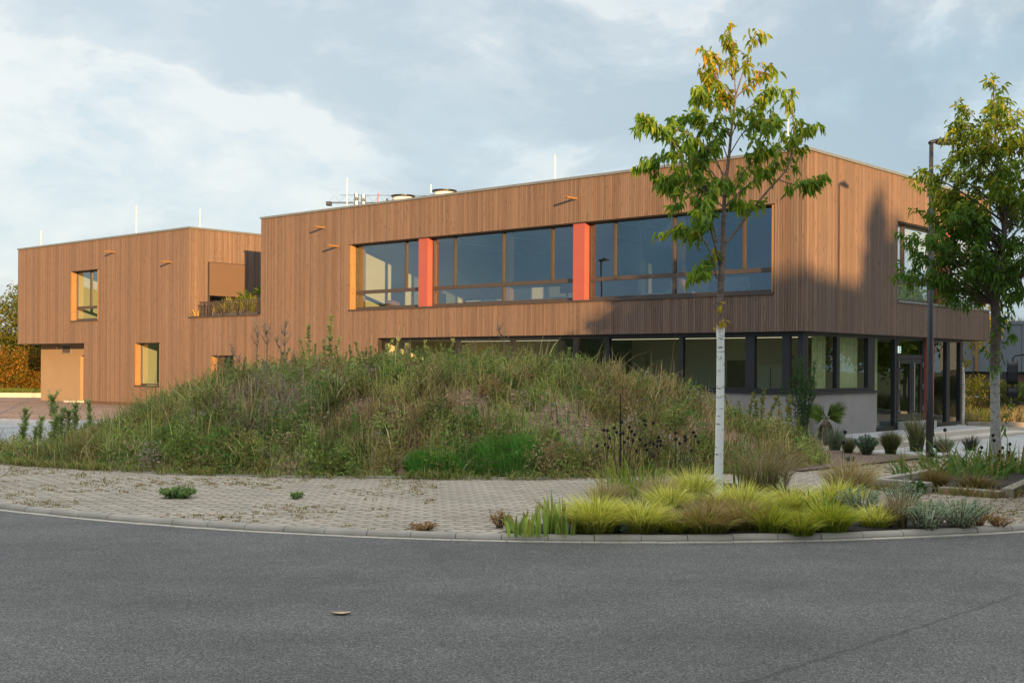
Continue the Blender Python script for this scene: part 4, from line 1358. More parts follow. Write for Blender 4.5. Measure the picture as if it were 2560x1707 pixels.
limbs = [
    ([(1803, 622), (1834, 585), (1873, 533), (1920, 476), (1968, 420), (1982, 361), (1982, 285), (1973, 235)], 0.024, 0.5, MIDG, 7, 0.42),
    ([(1946, 450), (1985, 462), (2020, 466), (2040, 458)], 0.010, -0.3, MIDG, 6, 0.25),
    ([(1968, 420), (2000, 345), (2030, 315)], 0.008, 0.6, MIDG, 4, 0.28),
    ([(1800, 664), (1782, 594), (1769, 550), (1745, 507), (1722, 440), (1690, 365), (1662, 335)], 0.020, -0.6, GREEN, 10, 0.45),
    ([(1792, 606), (1784, 572), (1768, 490), (1750, 400), (1752, 300), (1758, 230)], 0.017, 0.6, GREEN, 10, 0.42),
    ([(1792, 698), (1777, 637), (1747, 585), (1715, 575), (1672, 580)], 0.012, -0.4, MIDG, 5, 0.25),
    ([(1777, 637), (1760, 660), (1742, 684)], 0.006, 0.2, MIDG, 3, 0.22),
    ([(1790, 690), (1765, 670), (1755, 690)], 0.006, -0.6, MIDG, 2, 0.22),
    ([(1810, 520), (1860, 470), (1905, 440), (1940, 395), (1950, 350)], 0.013, 0.5, MIDG, 7, 0.38),
    ([(1811, 500), (1860, 430), (1895, 390), (1915, 345)], 0.010, -0.7, MIDG, 6, 0.35),
    ([(1812, 480), (1770, 420), (1700, 380), (1650, 400), (1622, 418)], 0.012, 0.2, GREEN, 9, 0.40),
    ([(1810, 520), (1750, 470), (1690, 450), (1655, 480)], 0.011, 0.7, GREEN, 8, 0.40),
    ([(1814, 470), (1790, 400), (1730, 340), (1660, 320), (1632, 308)], 0.010, -0.8, GREEN, 9, 0.40),
    ([(1820, 400), (1790, 330), (1740, 300), (1708, 300)], 0.009, 0.5, GREEN, 7, 0.36),
    ([(1822, 390), (1860, 330), (1910, 300), (1935, 310)], 0.009, -0.4, MIDG, 7, 0.34),
    ([(1826, 350), (1850, 290), (1890, 255), (1925, 232)], 0.008, 0.4, MIDG, 5, 0.30),
    ([(1826, 350), (1800, 280), (1770, 250), (1742, 235)], 0.008, -0.4, MIDG, 6, 0.32),
    ([(1832, 300), (1812, 250), (1790, 225)], 0.006, 0.3, TOPG, 4, 0.26),
    ([(1812, 440), (1760, 380), (1720, 420), (1700, 520)], 0.009, 0.9, GREEN, 8, 0.38),
    ([(1812, 430), (1790, 470), (1760, 540)], 0.008, -0.9, GREEN, 6, 0.34),
    ([(1815, 440), (1850, 500), (1860, 520)], 0.006, 0.9, MIDG, 4, 0.30),
]
for pts, r0, dy, mix, ct, tl in limbs:
    m_ = len(pts) - 1
    d0 = 0.0
    pp = [P(x, y, dy * (i / m_)) for i, (x, y) in enumerate(pts)]
    ln = T.limb(pp, r0, 0.004)
    T.sprays(ln, 0.45, 22, L1, W1_, mix)
    T.twiggy(ln, 0.004, ct + 2, tl * 0.76, 24 if mix is GREEN else 18, L1, W1_, mix, t0=0.2, up=0.5)
# yellow shoot on the stem
q = [P(1801, 790, -0.05), P(1797, 770, -0.09), P(1806, 755, -0.12)]
T.sprays(q, 0.0, 12, 0.075, 0.5, [(1, (0.50, 0.38, 0.03))])
q = [P(1798, 820, -0.05), P(1803, 800, -0.10)]
T.sprays(q, 0.0, 14, 0.08, 0.5, [(1, (0.52, 0.36, 0.02))])
T.done('slender young tree with a whitewashed trunk growing from the lime green grasses', 'tree', 'bark_white')

# fuller tree on the right
tb = gnd(2488, 1166, 0.02)
T = Tree(tb, tb.y)
P = T.P
trunk = [(2488, 1175), (2488, 1060), (2487, 950), (2487, 880), (2490, 800), (2484, 750), (2474, 715), (2488, 680), (2503, 640), (2510, 580), (2508, 520), (2498, 460), (2492, 400), (2488, 330), (2484, 260), (2484, 200)]
tp = [P(*p) for p in trunk]
q = poly_pts(tp, 60)
rr = []
for p in q:
    r_ = np.interp(p.z, [-0.2, 0.2, 1.5, 2.6, 3.6, 4.6, 5.6, 7.6], [0.125, 0.098, 0.085, 0.10, 0.062, 0.045, 0.028, 0.006])
    rr.append(float(r_) * random.uniform(0.96, 1.05))
T.wood.tube(q, rr, 14)
GRT = [(5, (0.075, 0.16, 0.024)), (3, (0.11, 0.205, 0.028)), (1, (0.16, 0.25, 0.03))]
GRH = [(4, (0.15, 0.24, 0.028)), (3, (0.24, 0.30, 0.032)), (1, (0.10, 0.18, 0.024)), (0.8, (0.42, 0.36, 0.035))]
random.seed(21)
blobs = [  # centre px, radii px, branches, mix
    ((2385, 575), (115, 85), 30, GRT), ((2355, 490), (65, 70), 11, GRH), ((2310, 610), (70, 50), 9, GRT), ((2430, 690), (85, 70), 16, GRT),
    ((2450, 470), (95, 90), 20, GRH), ((2540, 600), (95, 110), 24, GRT), ((2560, 470), (80, 85), 16, GRH), ((2430, 350), (48, 60), 9, GRH),
    ((2490, 300), (42, 95), 12, GRH), ((2545, 320), (34, 55), 6, GRH), ((2400, 290), (22, 40), 4, GRH), ((2350, 720), (45, 40), 6, GRT), ((2620, 560), (80, 110), 14, GRT), ((2510, 720), (70, 60), 10, GRT),
    ((2330, 425), (28, 22), 3, GRH), ((2270, 680), (34, 20), 4, GRT)]
for (cx_, cy_), (rx_, ry_), nb, mix in blobs:
    for _ in range(nb):
        a = random.uniform(0, 2 * math.pi); rr_ = math.sqrt(random.random())
        tx = cx_ + rx_ * rr_ * math.cos(a); ty = cy_ + ry_ * rr_ * math.sin(a)
        dy = random.uniform(-1.0, 1.0) * min(1.0, (rx_ + ry_) / 170)
        hy = min(max(ty + abs(tx - 2500) * 0.35 + 60, 215), 760)      # attachment height on the stem
        sx = np.interp(hy, [200, 260, 330, 400, 460, 520, 580, 640, 680, 715, 760], [2484, 2484, 2488, 2492, 2498, 2508, 2510, 2503, 2488, 2476, 2484])
        pp = [P(sx, hy), P(sx * 0.5 + tx * 0.5, hy * 0.45 + ty * 0.55, dy * 0.5), P(tx, ty, dy)]
        dist = (pp[0] - pp[-1]).length
        ln = T.limb(pp, 0.006 + 0.007 * dist, 0.003, 6, 5)
        T.sprays(ln, 0.72 if dist > 0.6 else 0.4, 12, 0.135, 0.34, mix, down=0.45)
        T.twiggy(ln, 0.003, 4, 0.34, 14, 0.135, 0.33, mix, t0=0.55, down=0.4)
for pts in ([(2484, 215), (2486, 190)], [(2398, 330), (2392, 280), (2398, 255)], [(2520, 360), (2536, 300), (2548, 270)]):
    pp = [P(x, y) for x, y in pts]
    ln = T.limb(pp, 0.006, 0.002)
    T.sprays(ln, 0.0, 24, 0.135, 0.32, GRH, down=0.1)
# shoots along the stem
for pts, nl in (([(2490, 800), (2510, 790), (2520, 820)], 26), ([(2488, 720), (2520, 760), (2530, 790)], 24), ([(2484, 900), (2505, 870), (2525, 840), (2540, 845)], 30), ([(2485, 900), (2470, 880), (2460, 872)], 14), ([(2490, 860), (2488, 830), (2500, 800)], 26), ([(2484, 905), (2484, 930), (2500, 900)], 18), ([(2500, 1105), (2515, 1060), (2528, 1000), (2560, 960)], 34), ([(2500, 740), (2510, 700), (2540, 720)], 20), ([(2490, 790), (2502, 800), (2503, 900)], 8), ([(2495, 660), (2540, 690), (2555, 740)], 24)):
    pp = [P(x, y, -0.12 - 0.3 * (i > 0)) for i, (x, y) in enumerate(pts)]
    ln = T.limb(pp, 0.006, 0.003)
    T.sprays(ln, 0.1, nl, 0.125, 0.42, GRT, down=0.3)
T.done('bushy young tree with a flaking grey trunk in the kerbed bed beside the street lamp', 'tree', 'bark_flaked')


# ------------------------------------------------------------------ vegetation helpers
def scatter_region(n, xlo, xhi, ylo, yhi):
    return RNG.uniform(xlo, xhi, n), RNG.uniform(ylo, yhi, n)


C_OL = np.array((0.32, 0.275, 0.10)); C_GR = np.array((0.205, 0.275, 0.07)); C_DK = np.array((0.095, 0.24, 0.04)); C_ST = np.array((0.52, 0.41, 0.22)); C_RD = np.array((0.37, 0.22, 0.135)); C_GY = np.array((0.36, 0.30, 0.27)); C_LG = np.array((0.20, 0.24, 0.075))


def in_blob(x, y, cx, cy, rx, ry):
    return np.exp(-(((x - cx) / rx) ** 2 + ((y - cy) / ry) ** 2))


# sight-line positions on the mound: soil patches, dark clumps, dead grey shrub, reddish weeds
def on_mound(px, py):
    u, w = ray(px, py)
    t = 18.0
    for _ in range(900):
        if t > 18.5 and CZ + w * t < float(mound_h(u * t, t)):
            break
        t += 0.02
    return u * t, t


SOIL = [(on_mound(1205, 1015), 0.5, 0.8), (on_mound(1400, 1040), 0.9, 1.0), (on_mound(1470, 1075), 0.7, 0.9), (on_mound(1680, 985), 1.0, 1.1), (on_mound(1640, 965), 0.8, 0.8), (on_mound(1310, 985), 0.6, 0.4), (on_mound(1750, 1060), 0.7, 1.0), (on_mound(1020, 1165), 0.35, 0.5), (on_mound(1810, 1090), 0.8, 0.8), (on_mound(910, 1010), 0.3, 0.4)]
DARK = [(on_mound(1265, 1150), 0.62, 0.55), (on_mound(1090, 1180), 0.5, 0.3), (on_mound(590, 1140), 0.6, 0.35), (on_mound(340, 1150), 0.5, 0.4), (on_mound(380, 1040), 0.7, 0.8), (on_mound(740, 1080), 0.7, 0.7), (on_mound(1400, 1100), 0.5, 0.6), (on_mound(530, 1160), 0.5, 0.3)]
GREYW = [(on_mound(700, 1010), 0.55, 0.8), (on_mound(640, 990), 0.4, 0.6), (on_mound(690, 940), 0.5, 0.7), (on_mound(820, 960), 0.5, 0.6), (on_mound(740, 1010), 0.5, 0.9), (on_mound(600, 1010), 0.4, 0.6), (on_mound(1540, 930), 0.7, 0.5), (on_mound(1350, 930), 0.6, 0.4), (on_mound(680, 1060), 0.6, 0.5)]
REDW = [(on_mound(1700, 1020), 0.8, 0.9), (on_mound(1620, 960), 0.6, 0.7), (on_mound(880, 1060), 0.5, 0.6), (on_mound(1000, 1090), 0.8, 0.8), (on_mound(1500, 950), 0.7, 0.6), (on_mound(1130, 1010), 0.4, 0.5), (on_mound(1760, 1090), 0.8, 0.8), (on_mound(1560, 1000), 0.6, 0.6), (on_mound(1640, 1100), 0.6, 0.6), (on_mound(1020, 1130), 0.5, 0.5)]


FRESH = [(on_mound(px, py), rx, ry) for px, py, rx, ry in ((350, 1120, 0.6, 0.5), (470, 1120, 0.5, 0.5), (600, 1150, 0.7, 0.4), (860, 1150, 0.8, 0.4), (960, 950, 0.6, 0.6), (1430, 1130, 0.7, 0.5), (1130, 1080, 0.4, 0.4), (1290, 1060, 0.5, 0.5), (820, 890, 0.6, 0.5), (1230, 900, 0.5, 0.4), (430, 1000, 0.5, 0.6))]


def field(x, y, lst, k=1.0):
    f = np.zeros_like(x)
    for (cx, cy), rx, ry in lst:
        f = np.maximum(f, in_blob(x, y, cx, cy, rx * k, ry * k))
    return f


def veg_h(x, y):
    inm = (y > edge_y(x) + 0.02) & (x < 9.9)
    return np.where(inm, mound_h(x, y), zg(x, y))


wg = GB()
for (n, hm, hs, wd) in ((78000, 0.27, 0.11, 0.018), (30000, 0.42, 0.17, 0.013), (26000, 0.15, 0.05, 0.02)):
    x = RNG.uniform(-15.5, 8.6, n); y = edge_y(x) + 0.03 + RNG.uniform(0, 1, n) ** 1.25 * 10.5
    z = mound_h(x, y)
    keepsoil = field(x, y, SOIL)
    clump = vnoise(x, y, 3.2, 9) * 0.6 + vnoise(x, y, 9.0, 10) * 0.4
    yard = (x < -10.2) & (y > edge_y(x) + 1.0 + 0.6 * vnoise(x, y, 1.2, 5))
    back = (x > 5.5) & (y > 28.5)
    keep = (RNG.uniform(0, 1, n) > keepsoil * 0.88) & (clump > RNG.uniform(0.0, 0.42, n)) & ~yard & (mound_h(x, y) > -0.2) & (z > -0.05)
    keep &= ~((x > 5.2) & (y < edge_y(x) + 0.2)) & (x < 0.262 * y + (vnoise(x, y, 1.5, 61) - 0.5) * 0.7)
    # back slope is out of sight: thin it
    keep &= (y < 27.0) | (RNG.uniform(0, 1, n) < 0.45)
    x, y, z, clump = x[keep], y[keep], z[keep], clump[keep]
    m = len(x)
    a1 = vnoise(x, y, 0.55, 21); a2 = vnoise(x, y, 1.7, 22); a3 = vnoise(x, y, 4.0, 23)
    v = (a1 * 0.4 + a2 * 0.35 + a3 * 0.25)[:, None]
    col = C_GR * (1 - ss(0.40, 0.60, v)) + C_OL * ss(0.40, 0.60, v)
    col = col * (0.5 + 0.95 * ss(0.25, 0.7, (vnoise(x, y, 1.3, 51) * 0.5 + vnoise(x, y, 3.1, 52) * 0.5)))[:, None]
    d = field(x, y, DARK)[:, None]; r_ = field(x, y, REDW)[:, None]; g_ = field(x, y, GREYW)[:, None]
    col = col * (1 - np.clip(d * 1.3, 0, 0.95)) + C_DK * np.clip(d * 1.3, 0, 0.95)
    f_ = field(x, y, FRESH)[:, None]
    col = col * (1 - f_ * 0.85) + np.array((0.25, 0.36, 0.07)) * f_ * 0.85
    col = col * (1 - r_ * 0.9) + C_RD * 0.85 * r_ * 0.9
    col = col * (1 - g_ * 0.9) + C_GY * 0.9 * g_ * 0.9
    # dry straw mixed in, more of it along the edging
    st_ = (RNG.uniform(0, 1, m) < 0.13 + 0.25 * (y < edge_y(x) + 0.7) * (x < -6))[:, None]
    col = np.where(st_, C_ST * RNG.uniform(0.6, 1.1, (m, 1)), col)
    col = col * RNG.uniform(0.3, 1.75, (m, 1))
    h = np.clip(RNG.normal(hm, hs, m), 0.06, 0.9) * (0.6 + 0.8 * clump) * (0.75 + 0.5 * a1)
    h *= np.where(y < edge_y(x) + 0.35, 0.6, 1.0) * (0.55 + 0.9 * vnoise(x, y, 2.2, 53))
    ang = RNG.uniform(0, 2 * np.pi, m); lm = np.abs(RNG.normal(0.45, 0.38, m))
    lean = np.stack([np.cos(ang) * lm, np.sin(ang) * lm], 1)
    wg.blades(np.stack([x, y, z - 0.02], 1), h, RNG.uniform(0.7, 1.4, m) * wd, lean, col, col * 0.75 + C_ST * 0.25)
# fringe that spills over the edging stones
n = 9000
x = RNG.uniform(-15, 5.4, n); y = edge_y(x) + RNG.uniform(-0.16, 0.14, n)
keep = vnoise(x, y, 1.6, 71) * 0.6 + vnoise(x, y, 5.0, 72) * 0.4 > RNG.uniform(0.25, 0.62, n)
x, y = x[keep], y[keep]; m = len(x)
col = np.where((RNG.uniform(0, 1, m) < 0.35)[:, None], C_ST * 0.8, C_GR) * RNG.uniform(0.5, 1.5, (m, 1))
lean = np.stack([RNG.normal(0, 0.4, m), RNG.normal(-0.5, 0.35, m)], 1)
wg.blades(np.stack([x, y, np.maximum(zg(x, y), mound_h(x, y)) - 0.01], 1), RNG.uniform(0.05, 0.24, m), RNG.uniform(0.010, 0.020, m), lean, col, col * 1.1)
# low leafy growth between the grasses
n = 26000
x = RNG.uniform(-13.5, 8.4, n); y = edge_y(x) + 0.05 + RNG.uniform(0, 1, n) ** 1.2 * 8.5
z = mound_h(x, y)
cl = vnoise(x, y, 1.9, 31)
keep = (cl > 0.42) & (RNG.uniform(0, 1, n) > field(x, y, SOIL) * 1.2) & ~((x < -10.2) & (y > edge_y(x) + 1.0)) & ~((x > 5.2) & (y < edge_y(x) + 0.2)) & (x < 0.258 * y)
x, y, z, cl = x[keep], y[keep], z[keep], cl[keep]
m = len(x)
d = field(x, y, DARK, 1.1)
hh = RNG.uniform(0.02, 1, m) * (0.16 + 0.28 * np.clip((cl - 0.42) * 3, 0, 1) + 0.22 * d)
D = rnd3(m, 0.8); D[:, 2] = np.abs(D[:, 2]) * 0.6; D /= np.linalg.norm(D, axis=1, keepdims=True)
col = (C_GR * 0.9 * (1 - d[:, None]) + C_DK * d[:, None]) * RNG.uniform(0.6, 1.5, (m, 1))
wg.leaves(np.stack([x, y, z + hh], 1), D, RNG.uniform(0.035, 0.085, m), RNG.uniform(0.012, 0.034, m), col, 0.2, 0.3)
# small bushy weeds, each its own tone, give the slope its lumps
for _ in range(820):
    cx = random.uniform(-11.5, 8.0); cy = float(edge_y(cx)) + 0.15 + random.random() ** 1.2 * 6.5
    if (cx > 5.2 and cy < float(edge_y(cx)) + 0.3) or cx > 0.255 * cy:
        continue
    if float(field(np.array([cx]), np.array([cy]), SOIL)[0]) > random.uniform(0.3, 0.9):
        continue
    hh = random.uniform(0.14, 0.58); rr = hh * random.uniform(0.4, 0.85); n = int(60 + 260 * hh)
    base = [C_GR, C_GR * 0.6, C_OL, C_LG * 1.6, C_RD * 0.9, C_ST * 0.75, C_DK, C_GY][random.choices(range(8), (5, 4, 4, 4, 1.6, 2, 2, 1.2))[0]]
    d = rnd3(n, 1.0); d /= np.linalg.norm(d, axis=1, keepdims=True); d[:, 2] = np.abs(d[:, 2])
    rad = RNG.uniform(0.2, 1.0, n) ** 0.6
    q = np.stack([cx + d[:, 0] * rad * rr, cy + d[:, 1] * rad * rr, np.zeros(n)], 1)
    q[:, 2] = mound_h(q[:, 0], q[:, 1]) + d[:, 2] * rad * hh
    D = d + rnd3(n, 0.6); D[:, 2] += 0.2; D /= np.linalg.norm(D, axis=1, keepdims=True)
    wg.leaves(q, D, RNG.uniform(0.04, 0.11, n), RNG.uniform(0.012, 0.036, n), base * RNG.uniform(0.55, 1.45, (n, 1)), 0.2, 0.3)
# dark green ground cover: ragged lumps of fine shoots
for (cx, cy), rx, ry in (DARK[0], DARK[1], (on_mound(1215, 1165), 0.4, 0.35)):
    n = int(9000 * rx)
    a = RNG.uniform(0, 2 * np.pi, n); r_ = np.sqrt(RNG.uniform(0, 1, n)) * (0.75 + 0.5 * vnoise(np.cos(a) * 2 + cx, np.sin(a) * 2, 1.3, 8))
    x = cx + rx * 1.05 * r_ * np.cos(a); y = np.maximum(cy + ry * 1.05 * r_ * np.sin(a), edge_y(cx) - 0.05)
    h = 0.40 * np.sqrt(np.clip(1.1 - r_ ** 2 * 0.85, 0.05, 1)) * RNG.uniform(0.45, 1.15, n) * (0.5 + 0.9 * vnoise(x, y, 5.0, 17))
    lm = np.abs(RNG.normal(0.3, 0.25, n)); ang = RNG.uniform(0, 2 * np.pi, n)
    col = C_DK * RNG.uniform(0.6, 1.5, (n, 1))
    wg.blades(np.stack([x, y, mound_h(x, y) - 0.02], 1), h, RNG.uniform(0.005, 0.010, n), np.stack([np.cos(ang) * lm, np.sin(ang) * lm], 1), col, col * 1.3)
wgo = wg.build('wild_grass', 'grass'); wgo['kind'] = 'stuff'

# weeds in the paving joints
jw = GB()
n = 9500
x = RNG.uniform(-10, 9.5, n); y = kerb_y(x) + 0.24 + RNG.uniform(0, 1, n) * 13
ok = (y < np.where(x < 5.0, edge_y(x) + 0.05, 26.5)) & (y < edge_y(x) + 9) & ~((x > -1) & (x < 5.3) & (y < 19.0))
pat = vnoise(x, y, 0.8, 41) * 0.6 + vnoise(x, y, 2.6, 42) * 0.4
near_edge = (y > edge_y(x) - 0.35) & (x < 5)
keep = ok & ((pat > 0.565) | near_edge | ((x > 5) & (pat > 0.42)))
x, y = x[keep], y[keep]
# snap to the joint rows so that the weeds follow the pattern
y = np.round(y / 0.18) * 0.18 + RNG.normal(0, 0.012, len(y))
for k_ in range(7):
    m = len(x)
    sx_ = x + RNG.normal(0, 0.035, m); sy_ = y + RNG.normal(0, 0.012, m)
    ang = RNG.uniform(0, 2 * np.pi, m); lm = RNG.uniform(0.4, 1.3, m)
    warm = (RNG.uniform(0, 1, m) < 0.45)[:, None]
    col = np.where(warm, np.array((0.34, 0.20, 0.10)), np.array((0.24, 0.24, 0.08))) * RNG.uniform(0.6, 1.3, (m, 1))
    jw.blades(np.stack([sx_, sy_, zg(sx_, sy_) - 0.004], 1), RNG.uniform(0.015, 0.055, m), RNG.uniform(0.008, 0.015, m), np.stack([np.cos(ang) * lm, np.sin(ang) * lm], 1), col, col * 1.1)
o = jw.build('joint_weeds', 'grass'); o['kind'] = 'stuff'


# ------------------------------------------------------------------ single plants
def hemi_clump(name, label, cat, pos, rad, h, n, wd, cols, tips, group=None, lean_out=0.8, h_var=0.18, tipmix=None, root=0.35):
    """fountain of fine blades"""
    g = GB()
    a = RNG.uniform(0, 2 * np.pi, n); r_ = np.sqrt(RNG.uniform(0, 1, n))
    x = rad * root * r_ * np.cos(a); y = rad * root * r_ * np.sin(a)
    hh = h * np.clip(RNG.normal(1, h_var, n), 0.45, 1.3) * (1.05 - 0.25 * r_)
    lo = lean_out * (0.15 + r_) * rad / h * 0.75
    a2 = a + RNG.normal(0, 0.45, n)
    lean = np.stack([np.cos(a2) * lo, np.sin(a2) * lo], 1) + RNG.normal(0, 0.10, (n, 2))
    cols = np.array(cols); tips = np.array(tips)
    ci = RNG.integers(0, len(cols), n); ti = RNG.integers(0, len(tips), n)
    sh = RNG.uniform(0.55, 1.45, (n, 1))
    g.blades(np.stack([x, y, np.full(n, -0.02)], 1), hh, RNG.uniform(0.7, 1.3, n) * wd, lean, cols[ci] * sh * 0.8, tips[ti] * sh, 0.6)
    t = empty(name, pos, label, cat, group)
    g.build('foliage', 'grass', t)
    return t


LIME = ([(0.291, 0.364, 0.032), (0.408, 0.422, 0.044), (0.218, 0.291, 0.029)], [(0.9, 0.815, 0.204), (0.728, 0.699, 0.116), (0.9, 0.844, 0.32)])
LIMED = ([(0.195, 0.286, 0.023), (0.26, 0.325, 0.026)], [(0.442, 0.481, 0.052), (0.572, 0.52, 0.078)])
REDG = ([(0.24, 0.27, 0.04), (0.30, 0.27, 0.06), (0.20, 0.24, 0.04)], [(0.50, 0.27, 0.18), (0.42, 0.22, 0.15), (0.50, 0.40, 0.14), (0.40, 0.38, 0.10)])
BEIGE = ([(0.26, 0.234, 0.091), (0.338, 0.273, 0.143)], [(0.65, 0.52, 0.299), (0.546, 0.429, 0.234)])
BRN = ([(0.19, 0.18, 0.08), (0.28, 0.22, 0.12)], [(0.44, 0.33, 0.21), (0.36, 0.27, 0.17)])
zc = lambda x, y: (1200 + x / 1.7294, 1000 + y / 1.7294)     # reading of an enlarged crop
zd = lambda x, y: (1780 + x / 3.2667, 1120 + y / 3.2667)
zf = lambda x, y: (1200 + x / 3.92, 1150 + y / 3.92)
clumps = [
    # name, label, px base, radius, height, n, width, palette
    ('feather_grass', 'largest lime green feather grass, left end of the kerbside bed', zf(1130, 690), 0.62, 0.50, 3000, 0.0055, LIME),
    ('feather_grass', 'lime green feather grass just right of the largest one at the kerb', zf(1560, 690), 0.52, 0.47, 2300, 0.0055, LIME),
    ('feather_grass', 'small lime grass tucked behind the two big left clumps, left of the trunk', zf(2100, 430), 0.45, 0.52, 1500, 0.0055, LIME),
    ('feather_grass', 'bright yellow green feather grass right beside the white trunk', zd(230, 560), 0.55, 0.48, 2400, 0.0055, LIME),
    ('red_tipped_grass', 'reddish tipped grass at the kerb in front of the white trunk', zf(2200, 690), 0.60, 0.40, 2400, 0.0055, REDG),
    ('red_tipped_grass', 'red and green grass right of the trunk, near the kerb', zd(250, 665), 0.40, 0.38, 1500, 0.0055, REDG),
    ('tufted_grass', 'fresh green tuft at the kerb right of the reddish grass', zd(470, 675), 0.42, 0.37, 1600, 0.0055, LIMED),
    ('tufted_grass', 'low green tuft squeezed between two larger clumps at the kerb', zd(720, 690), 0.33, 0.28, 1100, 0.0055, LIMED),
    ('tufted_grass', 'large vivid green grass dome below the dried lily leaves', zd(970, 670), 0.46, 0.42, 2300, 0.0055, LIMED),
    ('feather_grass', 'lime grass behind the broad lily leaves, right half of the bed', zd(1010, 500), 0.55, 0.45, 1700, 0.0055, LIME),
    ('feather_grass', 'small lime tuft between the silvery leaves and the dry brown grass', zd(1330, 640), 0.33, 0.34, 1100, 0.0055, LIME),
    ('dry_grass', 'dry brown grass tuft beside the silvery wormwood', zd(1510, 640), 0.26, 0.44, 800, 0.005, BRN),
    ('dry_grass', 'dry brownish fountain grass behind the big lime clumps', zf(1750, 440), 0.34, 0.52, 900, 0.005, BEIGE),
    ('dry_grass', 'tall straw coloured grass behind the lime grass, right of the trunk', zd(1120, 380), 0.55, 0.62, 1500, 0.005, BEIGE),
    ('dry_grass', 'wide brownish grass fan behind the bed, right of the white trunk', zd(420, 330), 0.80, 0.80, 800, 0.005, BRN),
    ('dry_grass', 'thin beige grass at the right end of the bed behind the wormwood', zd(1640, 560), 0.30, 0.35, 500, 0.0045, BEIGE),
]
clumps += [
    ('feather_grass', 'lime grass filling the gap between the left clumps and the trunk', zf(1850, 520), 0.45, 0.44, 1500, 0.0055, LIME),
    ('tufted_grass', 'green tuft low at the kerb between the second lime clump and the reddish grass', zf(1900, 700), 0.36, 0.26, 1000, 0.0055, LIMED),
    ('red_tipped_grass', 'hazy red tipped grass just behind the front reddish clump', zf(2330, 600), 0.45, 0.40, 1300, 0.005, REDG),
    ('feather_grass', 'lime grass behind the green dome, left of the lily leaves', zd(640, 540), 0.48, 0.46, 1600, 0.0055, LIME),
    ('dry_grass', 'pale straw grass tuft behind the leftmost lime clump', zf(1250, 470), 0.40, 0.46, 900, 0.005, BEIGE),
]
for nm, lab, (px, py), rad, h, n, wd, (cc, tt) in clumps:
    hemi_clump(nm, lab, 'ornamental grass', ground_at(px, py), rad * random.uniform(1.0, 1.22), h * random.uniform(0.80, 0.98), int(n * 0.56), wd * 1.75, cc, tt, 'ornamental grasses in the kerbside bed')
# beds behind: grasses and low plants in front of the entrance
z5 = lambda x, y: (1760 + x / 2.94, 780 + y / 2.94)
BLU = ([(0.085, 0.125, 0.085), (0.12, 0.16, 0.11)], [(0.20, 0.24, 0.17)])
SED = ([(0.12, 0.16, 0.09), (0.16, 0.19, 0.11)], [(0.25, 0.27, 0.17)])
DKG = ([(0.05, 0.085, 0.022), (0.075, 0.10, 0.03)], [(0.13, 0.13, 0.05)])
TAL = ([(0.07, 0.11, 0.045), (0.12, 0.14, 0.055)], [(0.26, 0.22, 0.10), (0.16, 0.17, 0.07)])
for nm, lab, (px, py), rad, h, n, wd, (cc, tt) in [
    ('blue_grass', 'spiky blue grey grass at the foot of the grey plinth', z5(960, 1010), 0.40, 0.62, 420, 0.011, BLU),
    ('tufted_grass', 'round dark green grass tuft in the mulch before the steps', z5(1370, 1040), 0.36, 0.60, 1300, 0.008, DKG),
    ('tall_grass', 'tall upright grass in the mulch left of the lamp post', z5(1560, 1020), 0.46, 1.05, 360, 0.012, TAL),
    ('sedge', 'drooping pale green sedge right of the lamp post foot', z5(1760, 1025), 0.44, 0.44, 650, 0.010, SED),
    ('lily_turf', 'small dark tuft with purple spikes right of the sedge', z5(1960, 1012), 0.38, 0.42, 260, 0.012, ([(0.035, 0.055, 0.03)], [(0.07, 0.07, 0.06), (0.16, 0.10, 0.12)])),
    ('tufted_grass', 'brownish green tuft beside the blue grey grass near the mulch', z5(1060, 1040), 0.28, 0.44, 450, 0.008, DKG),
]:
    hemi_clump(nm, lab, 'ornamental grass', ground_at(px, py), rad, h, n, wd, cc, tt, 'grasses in the mulch bed')


def strap_plant(name, label, cat, pos, n, h, w, spread, cols, tipc, group=None, lean=0.25):
    """broad sword shaped leaves"""
    g = GB()
    a = RNG.uniform(0, 2 * np.pi, n); r_ = np.sqrt(RNG.uniform(0, 1, n)) * spread
    P_ = np.stack([r_ * np.cos(a), r_ * np.sin(a), np.full(n, -0.02)], 1)
    lm = np.abs(RNG.normal(lean, lean * 0.6, n))
    a2 = a + RNG.normal(0, 0.5, n)
    c = np.array(cols)[RNG.integers(0, len(cols), n)] * RNG.uniform(0.75, 1.25, (n, 1))
    tip = np.where((RNG.uniform(0, 1, n) < 0.3)[:, None], np.array(tipc), c)
    g.blades(P_, h * RNG.uniform(0.55, 1.15, n), w * RNG.uniform(0.7, 1.2, n), np.stack([np.cos(a2) * lm, np.sin(a2) * lm], 1), c, tip, 0.9)
    t = empty(name, pos, label, cat, group)
    g.build('foliage', 'leaf', t)
    return t


IRC = [(0.30, 0.42, 0.10), (0.38, 0.46, 0.12), (0.22, 0.34, 0.08)]
for lab, (px, py), n, h, sp in [('iris leaves at the far left end of the kerbside bed', zf(400, 715), 22, 0.30, 0.16), ('taller iris fan in the middle of the left iris group', zf(610, 715), 20, 0.36, 0.13), ('iris fan with the tallest upright blade beside the big lime grass', zf(720, 700), 16, 0.45, 0.10), ('short iris fan with dried flower heads before the big lime grass', zf(860, 725), 12, 0.36, 0.09)]:
    strap_plant('iris', lab, 'plant', ground_at(px, py), int(n * 1.4), h, 0.040, sp * 1.3, IRC, (0.36, 0.20, 0.07), 'irises at the kerb', 0.24)
strap_plant('daylily', 'broad dark green lily leaves rising from the green grass dome', 'plant', ground_at(*zd(900, 560)), 26, 0.50, 0.032, 0.35, [(0.10, 0.19, 0.03), (0.13, 0.22, 0.035)], (0.32, 0.12, 0.05), None, 0.45)
